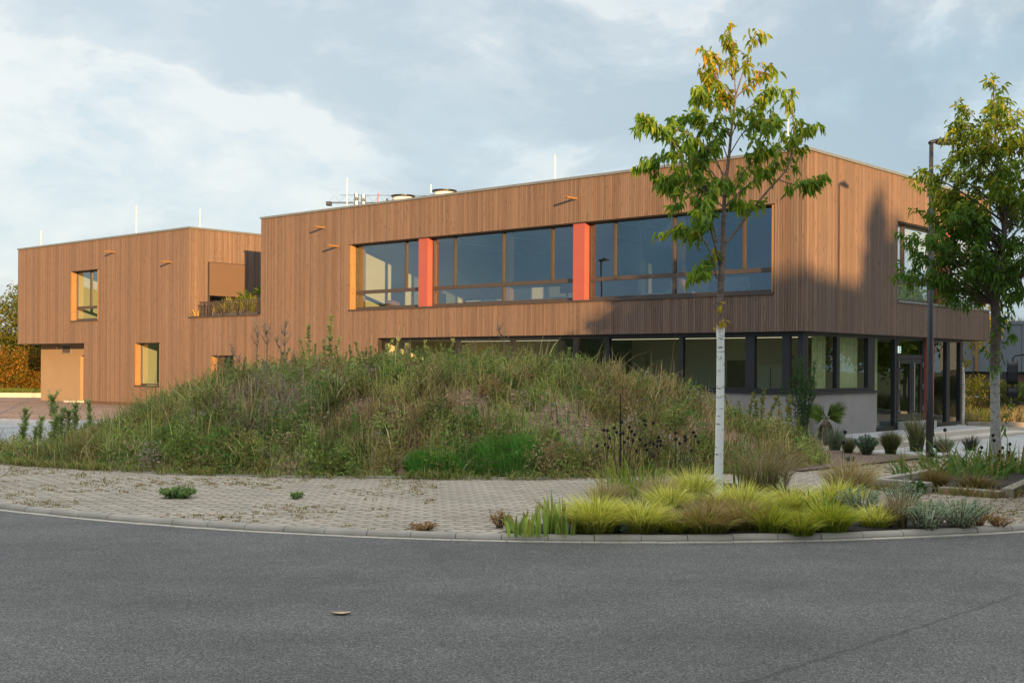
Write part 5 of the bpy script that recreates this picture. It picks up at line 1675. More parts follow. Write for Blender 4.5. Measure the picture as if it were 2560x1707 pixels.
strap_plant('daylily', 'yellowing lily leaves with orange tips right of the trunk, back of the bed', 'plant', ground_at(*zd(330, 330)), 26, 0.55, 0.03, 0.35, [(0.17, 0.22, 0.05), (0.12, 0.19, 0.035)], (0.40, 0.18, 0.06), None, 0.22)
strap_plant('daylily', 'light green lily leaves behind the dried coneflowers', 'plant', ground_at(*zf(1500, 330)), 110, 0.55, 0.034, 0.50, [(0.20, 0.28, 0.04), (0.27, 0.34, 0.06)], (0.36, 0.34, 0.08), None, 0.55)
IRB = [(0.11, 0.21, 0.055), (0.15, 0.25, 0.06), (0.085, 0.16, 0.045)]
kb2 = [('long leaved lily clump left in the kerbed bed, near the kerb corner', z5(1600, 1235), 34, 0.55, 0.45), ('dark lily clump left of the flaking trunk in the kerbed bed', z5(1830, 1180), 46, 0.72, 0.45), ('lily clump at the middle of the kerbed bed front', z5(1950, 1230), 40, 0.55, 0.5), ('dark leafy clump right at the foot of the flaking trunk', z5(2070, 1190), 46, 0.6, 0.45), ('grassy clump right of the flaking trunk at the frame edge', z5(2290, 1190), 46, 0.6, 0.5)]
for lab, (px, py), n, h, sp in kb2:
    strap_plant('daylily', lab, 'plant', ground_at(px, py), int(n * 2.2), h, 0.030, sp * 1.15, IRB, (0.36, 0.20, 0.08), 'lilies in the kerbed bed', 0.75)
hemi_clump('tufted_grass', 'thin ochre grass along the gap in the low kerb', 'ornamental grass', ground_at(*z5(1700, 1290)), 0.35, 0.34, 700, 0.006, [(0.15, 0.15, 0.05)], [(0.32, 0.20, 0.09)])
hemi_clump('tufted_grass', 'wispy ochre grass spilling over the low kerb on the right', 'ornamental grass', ground_at(*z5(2000, 1300)), 0.55, 0.30, 900, 0.006, [(0.14, 0.14, 0.05)], [(0.32, 0.22, 0.10)])


def leafy_bush(name, label, cat, pos, rad, h, stems, nl, L, W, cols, group=None, stemc=(0.12, 0.10, 0.06), spread=0.6, droop=0.2, upw=0.3):
    g = GB(); w_ = MB()
    for i in range(stems):
        a = random.uniform(0, 2 * math.pi); r_ = math.sqrt(random.random())
        tip = Vector((rad * r_ * math.cos(a), rad * r_ * math.sin(a), h * random.uniform(0.7, 1.05) * (1 - 0.3 * r_ * r_)))
        b = Vector((tip.x * 0.25, tip.y * 0.25, -0.02))
        q = poly_pts([b, b.lerp(tip, 0.5) + Vector((0, 0, h * 0.1)), tip], 5)
        w_.tube(q, [0.006, 0.005, 0.005, 0.004, 0.003, 0.002], 4, True, stemc)
        pts = np.array([tuple(p) for p in q])
        t = RNG.uniform(0.8, len(q) - 1.001, nl); k = t.astype(int); f = (t - k)[:, None]
        Pp = pts[k] * (1 - f) + pts[k + 1] * f
        D = rnd3(nl, 0.7); D[:, 2] += upw; D /= np.linalg.norm(D, axis=1, keepdims=True)
        Ls = RNG.uniform(0.6, 1.2, nl) * L
        g.leaves(Pp + rnd3(nl, 0.008), D, Ls, Ls * W, np.array(cols)[RNG.integers(0, len(cols), nl)] * RNG.uniform(0.75, 1.25, (nl, 1)), 0.2, droop)
    t = empty(name, pos, label, cat, group)
    w_.build('stem', 'dry_stem', t)
    g.build('foliage', 'leaf', t)
    return t


SIL = [(0.36, 0.43, 0.35), (0.43, 0.49, 0.40), (0.28, 0.36, 0.27)]
for lab, (px, py), rad, h, stn in [('silvery wormwood mound at the kerb, right end of the bed', zd(1750, 655), 0.36, 0.34, 60), ('silvery wormwood furthest right in the kerbside bed', zd(2020, 640), 0.36, 0.34, 60), ('silvery wormwood behind the small lime tuft', zd(1200, 580), 0.30, 0.42, 40), ('tall silvery wormwood behind the dry brown grass tuft', zd(1560, 560), 0.26, 0.48, 34)]:
    leafy_bush('wormwood', lab, 'plant', ground_at(px, py), rad, h, stn, 42, 0.034, 0.34, SIL, 'silvery wormwoods', upw=0.5)
for lab, (px, py), h in [('small silver mullein leaf spike left of the trunk at the kerb', zf(1415, 715), 0.16), ('single silver spike standing right of the white trunk', zd(555, 520), 0.42), ('pale silver leaf rosette at the kerb below the lime grass', zf(1890, 650), 0.2)]:
    leafy_bush('silver_spike', lab, 'plant', ground_at(px, py), 0.05, h, 4, 46, 0.05, 0.4, SIL, 'silver spikes in the kerbside bed', upw=0.9)
for lab, (px, py), rad, h in [('red leaved weed at the left tip of the kerbside bed', zf(190, 645), 0.14, 0.17), ('little reddish weed on the paving left of the bed', (1060, 1320), 0.20, 0.07), ('reddish weed at the right tip of the kerbside bed', zd(2170, 620), 0.16, 0.2), ('flat reddish weed on the paving at the right frame edge', zd(2340, 630), 0.2, 0.12)]:
    leafy_bush('red_weed', lab, 'weed', ground_at(px, py), rad, h, 22, 12, 0.05, 0.22, [(0.40, 0.17, 0.11), (0.44, 0.27, 0.13), (0.26, 0.22, 0.08)], 'reddish weeds on the paving')
leafy_bush('paving_weed', 'green thistle like weed growing on the open paving', 'weed', ground_at(445, 1240), 0.27, 0.11, 60, 30, 0.055, 0.35, [(0.17, 0.27, 0.10), (0.23, 0.32, 0.13)], None, upw=0.3)
leafy_bush('paving_weed', 'tiny green weed right of the thistle on the paving', 'weed', ground_at(742, 1242), 0.11, 0.055, 16, 22, 0.045, 0.35, [(0.17, 0.27, 0.10), (0.23, 0.32, 0.13)], None, upw=0.3)
leafy_bush('paving_weed', 'broad leaved green weed against the low kerb face', 'weed', ground_at(*z5(1560, 1325)), 0.16, 0.12, 12, 8, 0.10, 0.7, [(0.05, 0.11, 0.03), (0.07, 0.13, 0.035)], None, upw=0.3)
leafy_bush('spurge', 'blue green leafy spurge in the mulch before the steps', 'plant', ground_at(*z5(1190, 1050)), 0.34, 0.50, 56, 50, 0.05, 0.26, [(0.06, 0.125, 0.075), (0.08, 0.15, 0.085), (0.05, 0.10, 0.055)], None, upw=0.3)
leafy_bush('spurge', 'tiny blue green spurge at the edge of the mulch', 'plant', ground_at(*z5(1075, 1100)), 0.10, 0.11, 12, 24, 0.04, 0.35, [(0.08, 0.15, 0.11), (0.06, 0.12, 0.08)], None, upw=0.3)
leafy_bush('leafy_shrub', 'loose dark green shrub climbing past the window beside the palm', 'shrub', Vector((at(2003, 1090, 30.6).x, 30.6, -0.1)), 0.55, 2.4, 26, 120, 0.075, 0.3, [(0.035, 0.095, 0.03), (0.05, 0.12, 0.04)], None, upw=0.3)
leafy_bush('leafy_shrub', 'thin bright sapling shoot poking above the mound crest', 'shrub', Vector((*on_mound(1323, 900), 0)) + Vector((0, 0.3, 1.75)), 0.14, 0.55, 5, 40, 0.10, 0.45, [(0.12, 0.23, 0.03), (0.15, 0.27, 0.035)], None, upw=0.2)

# fan palm by the plinth
pp_ = ground_at(2049, 1108)
pp_.y -= 0.6
pal = empty('fan_palm', pp_, 'small fan palm with a shaggy stem in front of the grey plinth', 'palm')
stm = MB().tube([(0, 0, -0.1), (0.03, 0, 0.35), (0.01, 0, 0.72)], [0.08, 0.085, 0.06], 10)
stm.build('trunk', 'bark_plain', pal, smooth=True)
g = GB()
for a, el, sz in ((3.05, 0.62, 1.0), (0.10, 0.66, 1.08), (2.75, 0.95, 0.75), (0.45, 0.9, 0.8), (3.55, 0.25, 0.7), (-0.45, 0.25, 0.7), (4.4, 0.5, 0.6)):
    d = Vector((math.cos(a) * math.cos(el), math.sin(a) * math.cos(el), math.sin(el)))
    stalk_end = Vector((0, 0, 0.70)) + d * 0.13 * sz
    MB().tube([(0, 0, 0.66), tuple(stalk_end)], 0.012, 5, True, (0.12, 0.16, 0.05)).build('leaf_stalk', 'dry_stem', pal)
    side = d.cross(Vector((0, 0, 1))).normalized()
    up_ = side.cross(d).normalized()
    n = 24
    th = np.linspace(-0.8, 0.8, n) + RNG.normal(0, 0.02, n)
    D = np.outer(np.cos(th), np.array(d)) + np.outer(np.sin(th), np.array(side) * 0.42 + np.array(up_) * 0.78)
    D /= np.linalg.norm(D, axis=1, keepdims=True)
    g.leaves(np.repeat(np.array(stalk_end)[None], n, 0), D, 0.62 * sz * (1 - 0.18 * np.abs(th)) * RNG.uniform(0.9, 1.08, n), np.full(n, 0.020), np.array((0.14, 0.21, 0.05)) * RNG.uniform(0.7, 1.4, (n, 1)), 0.3, 0.10)
n = 70
a = RNG.uniform(0, 2 * np.pi, n)
g.leaves(np.stack([0.07 * np.cos(a), 0.07 * np.sin(a), RNG.uniform(0.3, 0.68, n)], 1), np.stack([np.cos(a) * 0.7, np.sin(a) * 0.7, np.full(n, -0.6)], 1), RNG.uniform(0.12, 0.32, n), np.full(n, 0.018), np.array((0.15, 0.13, 0.05)) * RNG.uniform(0.6, 1.3, (n, 1)), 0.2, 0.5)
g.build('foliage', 'leaf', pal)

# dried coneflowers: thin stems with dark round heads
def coneflower(label, pos, heads, group, rad=0.022):
    t = empty('dried_coneflower', pos, label, 'plant', group)
    w_ = MB(); b = Vector(pos)
    src = None
    for i, (px, py) in enumerate(heads):
        tip = at(px, py, b.y + random.uniform(-0.25, 0.25)) - b
        foot = Vector((tip.x * 0.35 + random.uniform(-.04, .04), tip.y * 0.3, -0.03))
        q = poly_pts([foot, foot.lerp(tip, 0.55) + Vector((random.uniform(-.03, .03), 0, 0.03)), tip], 5)
        w_.tube(q, [0.0055, 0.005, 0.0045, 0.004, 0.004, 0.004], 5, True, (0.09, 0.06, 0.04))
        hd = MB().lathe([(rad * 0.3, -rad * 0.9), (rad * 0.85, -rad * 0.6), (rad * 1.08, 0.0), (rad * 0.95, rad * 0.7), (rad * 0.5, rad * 1.2), (rad * 0.1, rad * 1.3)], tuple(tip), 9)
        # bristly scales
        for _ in range(22):
            dv = Vector((random.gauss(0, 1), random.gauss(0, 1), random.gauss(0.2, 1))).normalized()
            c_ = tip + dv * rad * 0.9; e_ = tip + dv * rad * 1.4; s_ = dv.orthogonal().normalized() * rad * 0.14
            hd.add([c_ - s_, c_ + s_, e_], [(0, 1, 2)])
        hd.build('seed_head', 'seed_black', t)
    w_.build('stem', 'dry_stem', t)
    return t


zh = lambda x, y: (1600 + x / 4.704, 950 + y / 4.704)
zj = lambda x, y: (2200 + x / 6.533, 1050 + y / 6.533)
coneflower('dried coneflower with many black heads, densest one left of the trunk', ground_at(1560, 1222), [zc(*p) for p in ((617, 145), (645, 118), (655, 135), (668, 150), (640, 165), (605, 150), (580, 120), (590, 140), (560, 165), (612, 95), (710, 90), (715, 108), (660, 175), (690, 170), (715, 195), (720, 215))], 'dried coneflowers behind the kerbside bed')
coneflower('dried coneflower with black heads spread towards the white trunk', ground_at(1610, 1222), [zc(*p) for p in ((748, 100), (772, 160), (768, 178), (780, 178), (750, 190), (735, 185), (765, 200), (780, 195), (752, 240), (745, 245))], 'dried coneflowers behind the kerbside bed')
coneflower('dried coneflower with black heads nearest the white trunk', ground_at(1690, 1222), [zh(*p) for p in ((415, 622), (525, 665), (540, 695), (530, 715), (465, 745), (625, 618), (650, 660), (685, 728), (602, 830), (420, 695))], 'dried coneflowers behind the kerbside bed')
coneflower('dried coneflower with few low black heads at the left of the group', ground_at(1520, 1225), [zc(*p) for p in ((505, 198), (540, 192), (553, 205), (535, 130), (550, 132), (623, 183), (675, 220))], 'dried coneflowers behind the kerbside bed')
coneflower('two tall dried coneflower heads left of the mulch bed, right of the trunk', ground_at(2106, 1185), [z5(1035, 884), z5(1022, 958)], None, 0.03)
coneflower('dried coneflower with one tall bent stem beside the lamp post', ground_at(*z5(1830, 1150)), [z5(1770, 868)], None, 0.03)
coneflower('dried coneflower with black heads left of the flaking trunk', ground_at(*z5(2060, 1180)), [zj(*p) for p in ((1660, 450), (1632, 528), (620, 425), (895, 435), (870, 570), (840, 570), (1800, 610), (1862, 335), (1845, 250))], 'dried coneflowers in the kerbed bed', 0.026)
coneflower('dried coneflower with black heads right of the flaking trunk', ground_at(*z5(2230, 1190)), [zj(*p) for p in ((2120, 395), (2105, 530), (2118, 578), (2000, 455), (2005, 590), (1955, 515), (1935, 575), (1955, 640), (2220, 640), (2143, 665), (2280, 755), (1965, 820), (2152, 838), (2000, 870), (1808, 905), (2225, 1078))], 'dried coneflowers in the kerbed bed', 0.026)

# ------------------------------------------------------------------ tall weeds, each one a plant of its own
def weed_mesh(h, n, L, W, cols, top, stemc, r=0.008, bush=0.05, fan=0):
    """upright stem clothed in narrow leaves, with a feathery top; returns (stem mesh, foliage mesh)"""
    w_ = MB(); g = GB()
    q = poly_pts([(0, 0, -0.05), (random.gauss(0, .03) * h, random.gauss(0, .03) * h, h * 0.5), (random.gauss(0, .07) * h, random.gauss(0, .07) * h, h)], 7)
    w_.tube(q, [r * (1 - 0.75 * i / 7) for i in range(8)], 5, True, stemc)
    pts = np.array([tuple(p) for p in q])

    def along(m, lo, hi, pw=1.0):
        t = (lo + (hi - lo) * RNG.uniform(0, 1, m) ** pw) * (len(pts) - 1.001)
        k = t.astype(int); f = (t - k)[:, None]
        return pts[k] * (1 - f) + pts[k + 1] * f, t / (len(pts) - 1)
    Pp, t = along(n, 0.15, 1.0)
    D = rnd3(n, 0.8); D[:, 2] = np.abs(D[:, 2]) * 0.6 + 0.25; D /= np.linalg.norm(D, axis=1, keepdims=True)
    Ls = L * (1.1 - 0.55 * t) * RNG.uniform(0.6, 1.2, n)
    g.leaves(Pp, D, Ls, Ls * W, np.array(cols)[RNG.integers(0, len(cols), n)] * RNG.uniform(0.7, 1.25, (n, 1)), 0.2, 0.3)
    if top:
        m = int(n * 1.6)
        br = max(5, fan)
        for _ in range(br * 2):
            k = random.uniform(0.62, 0.98)
            p0 = Vector(q[min(int(k * 7), 7)])
            a = random.uniform(0, 2 * math.pi); l_ = h * random.uniform(0.07, 0.16) * (1.5 - k) * (2.0 if fan else 1.0)
            p1 = p0 + Vector((math.cos(a) * l_ * 0.6, math.sin(a) * l_ * 0.6, l_))
            w_.tube([p0, p1], [r * 0.3, r * 0.15], 3, False, stemc)
            mm = m // (br * 2) + 4
            tt = RNG.uniform(0.1, 1.05, mm)[:, None]
            Pq = np.array(p0)[None] * (1 - tt) + np.array(p1)[None] * tt + rnd3(mm, 0.006)
            D = rnd3(mm, 0.7); D[:, 2] += 0.6; D /= np.linalg.norm(D, axis=1, keepdims=True)
            Lq = RNG.uniform(0.015, 0.034, mm)
            g.leaves(Pq, D, Lq, Lq * 0.4, np.array(top)[None] * RNG.uniform(0.7, 1.3, (mm, 1)), 0.2, 0.1)
    return w_, g


HORSE = [(0.32, 0.41, 0.13), (0.38, 0.45, 0.16), (0.25, 0.34, 0.10)]


def weed_source(name, label, group, **kw):
    w_, g = weed_mesh(**kw)
    t = empty(name, (0, 0, 0), label, 'weed', group)
    st = w_.build('stem', 'dry_stem', t)
    fo = g.build('foliage', 'grass', t)
    return t, st, fo


def copy_plant(src, loc, rz, s, group=None, label=None):
    t, st, fo = src
    r = t.copy(); COL.objects.link(r)
    r.location = loc; r.rotation_euler = (0, 0, rz); r.scale = (s, s, s)
    if group: r['group'] = group
    if label: r['label'] = label
    for ch in (st, fo):
        c = ch.copy(); COL.objects.link(c); c.parent = r
    return r


def place_kind(name, label, group, places, variants, **kw):
    """places: (x, y, z, height). the first of each variant is the source itself"""
    srcs = []
    for i, (x, y, z, h) in enumerate(places):
        if i < variants:
            k2 = dict(kw); k2['h'] = 1.0
            s = weed_source(name, label, group, **k2)
            srcs.append(s)
            t = s[0]
            t.location = (x, y, z); t.rotation_euler = (0, 0, random.uniform(0, 6.28)); t.scale = (h, h, h)
        else:
            copy_plant(srcs[i % variants], (x, y, z), random.uniform(0, 6.28), h)


def mpos(px, py):
    x, y = on_mound(px, py)
    return x, y, float(mound_h(x, y)) - 0.02


random.seed(5)
# crest of the mound: pale green horseweed spikes, tallest left of centre
pl = []
for px, ty in [(702, 880), (755, 878), (795, 884), (776, 812), (824, 790), (838, 845), (880, 862), (905, 880), (960, 850), (985, 845), (1008, 860), (1040, 868), (1062, 852), (1095, 872), (1130, 848), (1152, 862), (1175, 880), (1215, 870), (1240, 868), (1262, 880), (1284, 885), (1345, 890), (1368, 880), (1400, 895), (1428, 870), (1445, 892), (735, 912), (676, 915), (655, 940), (860, 880), (930, 885), (1115, 888), (1195, 890), (1310, 905), (715, 870), (728, 900), (748, 890), (765, 850), (783, 860), (810, 850), (830, 870), (850, 880), (893, 855), (915, 870), (945, 872), (972, 862), (1000, 875), (1022, 878), (1050, 880), (1075, 868), (1108, 860), (1140, 878), (1163, 866), (1230, 884), (1272, 868), (1330, 880), (1388, 884), (1415, 880), (1465, 898), (690, 930), (665, 925), (640, 950)]:
    Y = random.uniform(24.2, 26.0)
    tip = at(px, ty - 6, Y)
    zb_ = float(mound_h(tip.x, Y))
    pl.append((tip.x, Y, zb_ - 0.03, max(0.45, tip.z - zb_)))
place_kind('horseweed', 'tall pale green horseweed spike growing along the crest of the mound', 'horseweeds on the mound crest', pl, 7, n=210, L=0.10, W=0.16, cols=HORSE, top=(0.46, 0.50, 0.23), stemc=(0.2, 0.23, 0.09))
# more of them on the flank facing the road
pl = []
for px, py, h in [(812, 1010, 0.62), (800, 1060, 0.5), (1060, 960, 0.6), (1300, 970, 0.5), (1185, 1010, 0.45), (1655, 1090, 0.4), (560, 1060, 0.75), (600, 1080, 0.7), (640, 1060, 0.5), (530, 1030, 0.7), (475, 1080, 0.6), (440, 1090, 0.55), (880, 1090, 0.5), (1000, 1060, 0.45), (930, 940, 0.6), (870, 980, 0.5), (1430, 960, 0.5), (1380, 940, 0.55), (1250, 950, 0.5), (700, 1120, 0.45), (1120, 960, 0.6), (1090, 930, 0.55), (980, 920, 0.5), (1540, 950, 0.45), (770, 930, 0.6), (500, 1110, 0.45), (570, 980, 0.6), (610, 960, 0.55)]:
    x, y, z = mpos(px, py)
    pl.append((x, y, z, h * random.uniform(1.0, 1.25)))
place_kind('horseweed', 'pale green horseweed standing on the flank of the mound facing the road', 'horseweeds on the mound flank', pl, 4, n=220, L=0.11, W=0.15, cols=HORSE, top=(0.46, 0.50, 0.22), stemc=(0.2, 0.22, 0.09))
# left group in front of the yard
pl = []
for px, ty, by, h in [(65, 1018, 1140, 0), (103, 1038, 1135, 0), (118, 1035, 1145, 0), (135, 985, 1140, 0), (152, 1015, 1140, 0), (172, 1022, 1140, 0), (196, 1004, 1140, 0), (230, 1000, 1140, 0), (205, 1055, 1140, 0), (88, 1062, 1140, 0), (180, 1070, 1145, 0), (60, 1060, 1140, 0), (255, 1075, 1130, 0), (145, 1060, 1145, 0)]:
    p = gnd(px, by, -0.02)
    tip = at(px, ty, p.y)
    pl.append((p.x, p.y, float(mound_h(p.x, p.y)) - 0.03, tip.z - float(mound_h(p.x, p.y))))
place_kind('horseweed', 'feathery topped green horseweed at the left end of the mound before the yard', 'horseweeds before the yard', pl, 5, n=420, L=0.12, W=0.16, cols=[(0.34, 0.45, 0.17), (0.38, 0.48, 0.18)], top=(0.48, 0.52, 0.26), stemc=(0.13, 0.13, 0.06), fan=9)
# dead grey brown stalks
pl = []
for px, ty in [(640, 800), (662, 795), (712, 800), (700, 840), (580, 858), (600, 880), (1018, 862), (1255, 810), (1180, 850), (735, 870), (545, 885), (1150, 905)]:
    Y = random.uniform(24.6, 25.6)
    tip = at(px, ty, Y); zb_ = float(mound_h(tip.x, Y))
    pl.append((tip.x, Y, zb_ - 0.03, max(0.5, tip.z - zb_)))
for px, py, h in [(680, 1010, 0.75), (705, 1030, 0.7), (735, 1045, 0.6), (660, 990, 0.7), (720, 985, 0.7), (640, 1010, 0.6), (750, 1000, 0.6), (770, 1060, 0.5)]:
    x, y, z = mpos(px, py); pl.append((x, y, z, h))
place_kind('dead_weed_stalk', 'dead greyish brown feathery weed stalk on the left half of the mound', 'dead weed stalks', pl, 4, n=150, L=0.05, W=0.25, cols=[(0.33, 0.275, 0.245), (0.40, 0.34, 0.30)], top=(0.38, 0.32, 0.28), stemc=(0.2, 0.16, 0.13), r=0.006, fan=10)
# reddish dock and seed stems on the right shoulder
pl = []
for px, py, h in [(1690, 1000, 0.5), (1705, 985, 0.5), (1735, 990, 0.45), (1650, 990, 0.6), (1610, 960, 0.6), (1720, 1040, 0.5), (1670, 1050, 0.5), (1580, 940, 0.65), (865, 1010, 0.5), (1500, 945, 0.55), (1550, 960, 0.6), (1470, 930, 0.5), (1760, 1020, 0.4)]:
    x, y, z = mpos(px, py); pl.append((x, y, z, h))
place_kind('reddish_weed', 'rusty reddish weed stem on the right shoulder of the mound', 'reddish weeds on the mound', pl, 3, n=120, L=0.06, W=0.25, cols=[(0.20, 0.095, 0.055), (0.15, 0.10, 0.045), (0.24, 0.14, 0.07)], top=(0.18, 0.085, 0.055), stemc=(0.15, 0.08, 0.05), r=0.006)
# yellow flowering and green weeds before the plinth
pl = []
for px, ty, Y in [(1822, 980, 26.5), (1850, 1000, 27), (1870, 990, 27.2), (1890, 975, 27.5), (1908, 968, 28), (1925, 985, 28), (1945, 1000, 28), (1965, 985, 28.5), (1930, 1040, 27), (1900, 1050, 27), (1850, 1050, 26.5), (1880, 1060, 26.5), (1985, 1040, 28.5), (1960, 1060, 28), (1835, 1040, 26), (2010, 1060, 28.5), (1790, 1000, 26), (1940, 1075, 27), (1990, 1080, 28)]:
    tip = at(px, ty, Y); zb_ = float(mound_h(tip.x, Y))
    pl.append((tip.x, Y, zb_ - 0.03, max(0.4, tip.z - zb_)))
place_kind('evening_primrose', 'green leafy weed with yellowish top growing before the grey plinth', 'weeds before the plinth', pl, 5, n=230, L=0.10, W=0.20, cols=[(0.15, 0.235, 0.045), (0.18, 0.26, 0.05), (0.10, 0.19, 0.045)], top=(0.42, 0.38, 0.08), stemc=(0.11, 0.13, 0.04))
# thin dark single stalk behind the coneflowers
p = gnd(1549, 1215, 0.05)
t = empty('dead_mullein_stalk', p, 'single thin black stalk standing behind the dried coneflowers', 'weed')
MB().tube([(0, 0, -0.05), (0.01, 0, 0.6), (0.0, 0, at(1549, 985, p.y).z - 0.05)], [0.010, 0.016, 0.007], 6, True, (0.03, 0.024, 0.02)).build('stem', 'dry_stem', t)

# loose clods and pebbles on the bare soil: too many to count
cl_ = MB()
for _ in range(900):
    (cx, cy), rx, ry = SOIL[random.randrange(len(SOIL))]
    x = cx + random.gauss(0, rx * 0.6); y = cy + random.gauss(0, ry * 0.6)
    if y < float(edge_y(x)) + 0.1:
        continue
    z = float(mound_h(x, y)); r_ = random.uniform(0.008, 0.04) * random.random() + 0.006
    c_ = random.choice([(0.34, 0.24, 0.17), (0.46, 0.36, 0.28), (0.24, 0.16, 0.11), (0.52, 0.46, 0.40)])
    vs = [(x + r_ * random.uniform(.7, 1.3) * dx, y + r_ * random.uniform(.7, 1.3) * dy, z + r_ * random.uniform(.6, 1.1) * dz) for dx, dy, dz in ((1, 0, 0), (0, 1, 0), (-1, 0, 0), (0, -1, 0), (0, 0, 0.9), (0, 0, -0.6))]
    cl_.add(vs, [(0, 1, 4), (1, 2, 4), (2, 3, 4), (3, 0, 4), (1, 0, 5), (2, 1, 5), (3, 2, 5), (0, 3, 5)], c_)
o = cl_.build('pebbles', 'dry_stem'); o['kind'] = 'stuff'

# stones on the mound
for lab, px, py, r_ in [('pale stone on the bare soil near the top of the mound', 1502, 978, 0.13), ('small pale stone left of the white trunk on the slope', 1656, 1000, 0.10), ('flat pale stone lying at the left end of the mound', 40, 1142, 0.16), ('small white stone in the weeds of the mound flank', 1065, 955, 0.07), ('pale stone on the upper right slope of the soil patch', 1388, 1010, 0.06), ('little pale stone in the middle soil patch', 1215, 995, 0.06)]:
    x, y, z = mpos(px, py)
    bm = MB()
    n = 9; prof = []
    for i in range(6):
        a = math.pi * i / 5
        prof.append((max(0.004, r_ * math.sin(a)), -r_ * 0.55 * math.cos(a)))
    bm.lathe(prof, (0, 0, r_ * 0.35), n)
    bm.v = [(vx * random.uniform(0.75, 1.2), vy * random.uniform(0.75, 1.2), vz * random.uniform(0.8, 1.15)) for vx, vy, vz in bm.v]
    s_ = bm.build('stone', 'stone_pale')
    s_.location = (x, y, z)
    tag(s_, lab, 'stone')

# ------------------------------------------------------------------ low kerbs of the second bed
def kerb_wall(label, pts, h, w=0.16):
    o = MB()
    for p, q in zip(pts[:-1], pts[1:]):
        d = (q - p); L = d.length; d.normalize(); nv = Vector((-d.y, d.x, 0)) * w
        a, b = p - Vector((0, 0, 0.15)), q - Vector((0, 0, 0.15))
        up = Vector((0, 0, h + 0.15))
        o.add([a, b, b + nv, a + nv, a + up, b + up, b + nv + up, a + nv + up], [(0, 3, 2, 1), (4, 5, 6, 7), (0, 1, 5, 4), (1, 2, 6, 5), (2, 3, 7, 6), (3, 0, 4, 7)])
    m = o.build('concrete_kerb', 'kerb_concrete', None, bevel=0.012)
    tag(m, label, 'kerb')


kA = gnd(2173, 1222, 0.05); kB = gnd(2319, 1234, 0.05); kF = gnd(2292, 1200, 0.03)
d_ = (kF - kA).normalized()
kerb_wall('low concrete kerb with a corner, its front end stops at a gap', [kA + d_ * 0.0, kB], 0.16)
kerb_wall('low concrete kerb running back from the corner of the kerbed bed', [kA + d_ * 3.6, kA + d_ * 0.166], 0.16)
kC = gnd(2345, 1234, 0.04); kD = gnd(2505, 1246, 0.04); kE = gnd(2575, 1222, 0.03)
kerb_wall('low concrete kerb right of the gap, mostly hidden by grass', [kC, kD], 0.10)
kerb_wall('low concrete kerb turning back at the right edge of the picture', [kD + (kE - kD).normalized() * 0.01 + Vector((0.16, 0, 0)), kE + (kE - kD) * 0.5], 0.14)
sb = [gnd(2180, 1215, 0.06), gnd(2330, 1229, 0.06), gnd(2500, 1240, 0.06), gnd(2640, 1190, 0.04), gnd(2480, 1160, 0.02), gnd(2310, 1180, 0.04)]
o = MB().add([(v.x, v.y, float(zg(v.x, v.y)) + 0.05) for v in sb], [tuple(range(len(sb)))]).build('planting_soil', 'bed_soil'); o['kind'] = 'structure'

kw = GB()
for p0, p1 in ((kA, kB), (kC, kD), (kD, kE), (kA, kA + d_ * 3.2)):
    n = 420
    t = RNG.uniform(0, 1, n); dd = p1 - p0; nv = Vector((-dd.y, dd.x, 0)).normalized() * -1
    off = RNG.uniform(0.0, 0.28, n) ** 1.3
    x = p0.x + dd.x * t + nv.x * off; y = p0.y + dd.y * t + nv.y * off
    keep = vnoise(x, y, 2.4, 81) > RNG.uniform(0.2, 0.75, n)
    x, y = x[keep], y[keep]; m = len(x)
    col = np.where((RNG.uniform(0, 1, m) < 0.5)[:, None], np.array((0.40, 0.26, 0.13)), np.array((0.22, 0.25, 0.07))) * RNG.uniform(0.6, 1.3, (m, 1))
    kw.blades(np.stack([x, y, zg(x, y) - 0.01], 1), RNG.uniform(0.05, 0.24, m), RNG.uniform(0.008, 0.016, m), RNG.normal(0, 0.45, (m, 2)), col, col * 1.15)
o = kw.build('kerb_grass', 'grass'); o['kind'] = 'stuff'

# ------------------------------------------------------------------ dry leaf on the road
lp = gnd(853, 1536, 0.0)
g = GB()
lf = MB()
n = 10
vs = []; fs = []
for i in range(n + 1):
    t = i / n
    x = (t - 0.5) * 0.155
    w_ = 0.034 * math.sin(math.pi * min(max(t, 0.03), 0.97)) ** 0.8
    z = 0.006 + 0.009 * (2 * t - 1) ** 2
    vs += [(x, -w_, z + 0.014), (x, 0, z - 0.003), (x, w_, z + 0.016)]
for i in range(n):
    a = i * 3
    fs += [(a, a + 3, a + 4, a + 1), (a + 1, a + 4, a + 5, a + 2)]
lf.add(vs, fs)
lf.tube([(-0.0775, 0, 0.027), (-0.10, 0.006, 0.016)], 0.002, 5)
lo_ = lf.build('dry_leaf', 'dead_leaf', None, smooth=True)
lo_.location = lp; lo_.rotation_euler = (0, 0, R(6)); lo_.scale = (0.9, 0.85, 0.8)
sm = lo_.modifiers.new('thick', 'SOLIDIFY'); sm.thickness = 0.002
tag(lo_, 'curled dry brown leaf lying on the asphalt road', 'leaf')

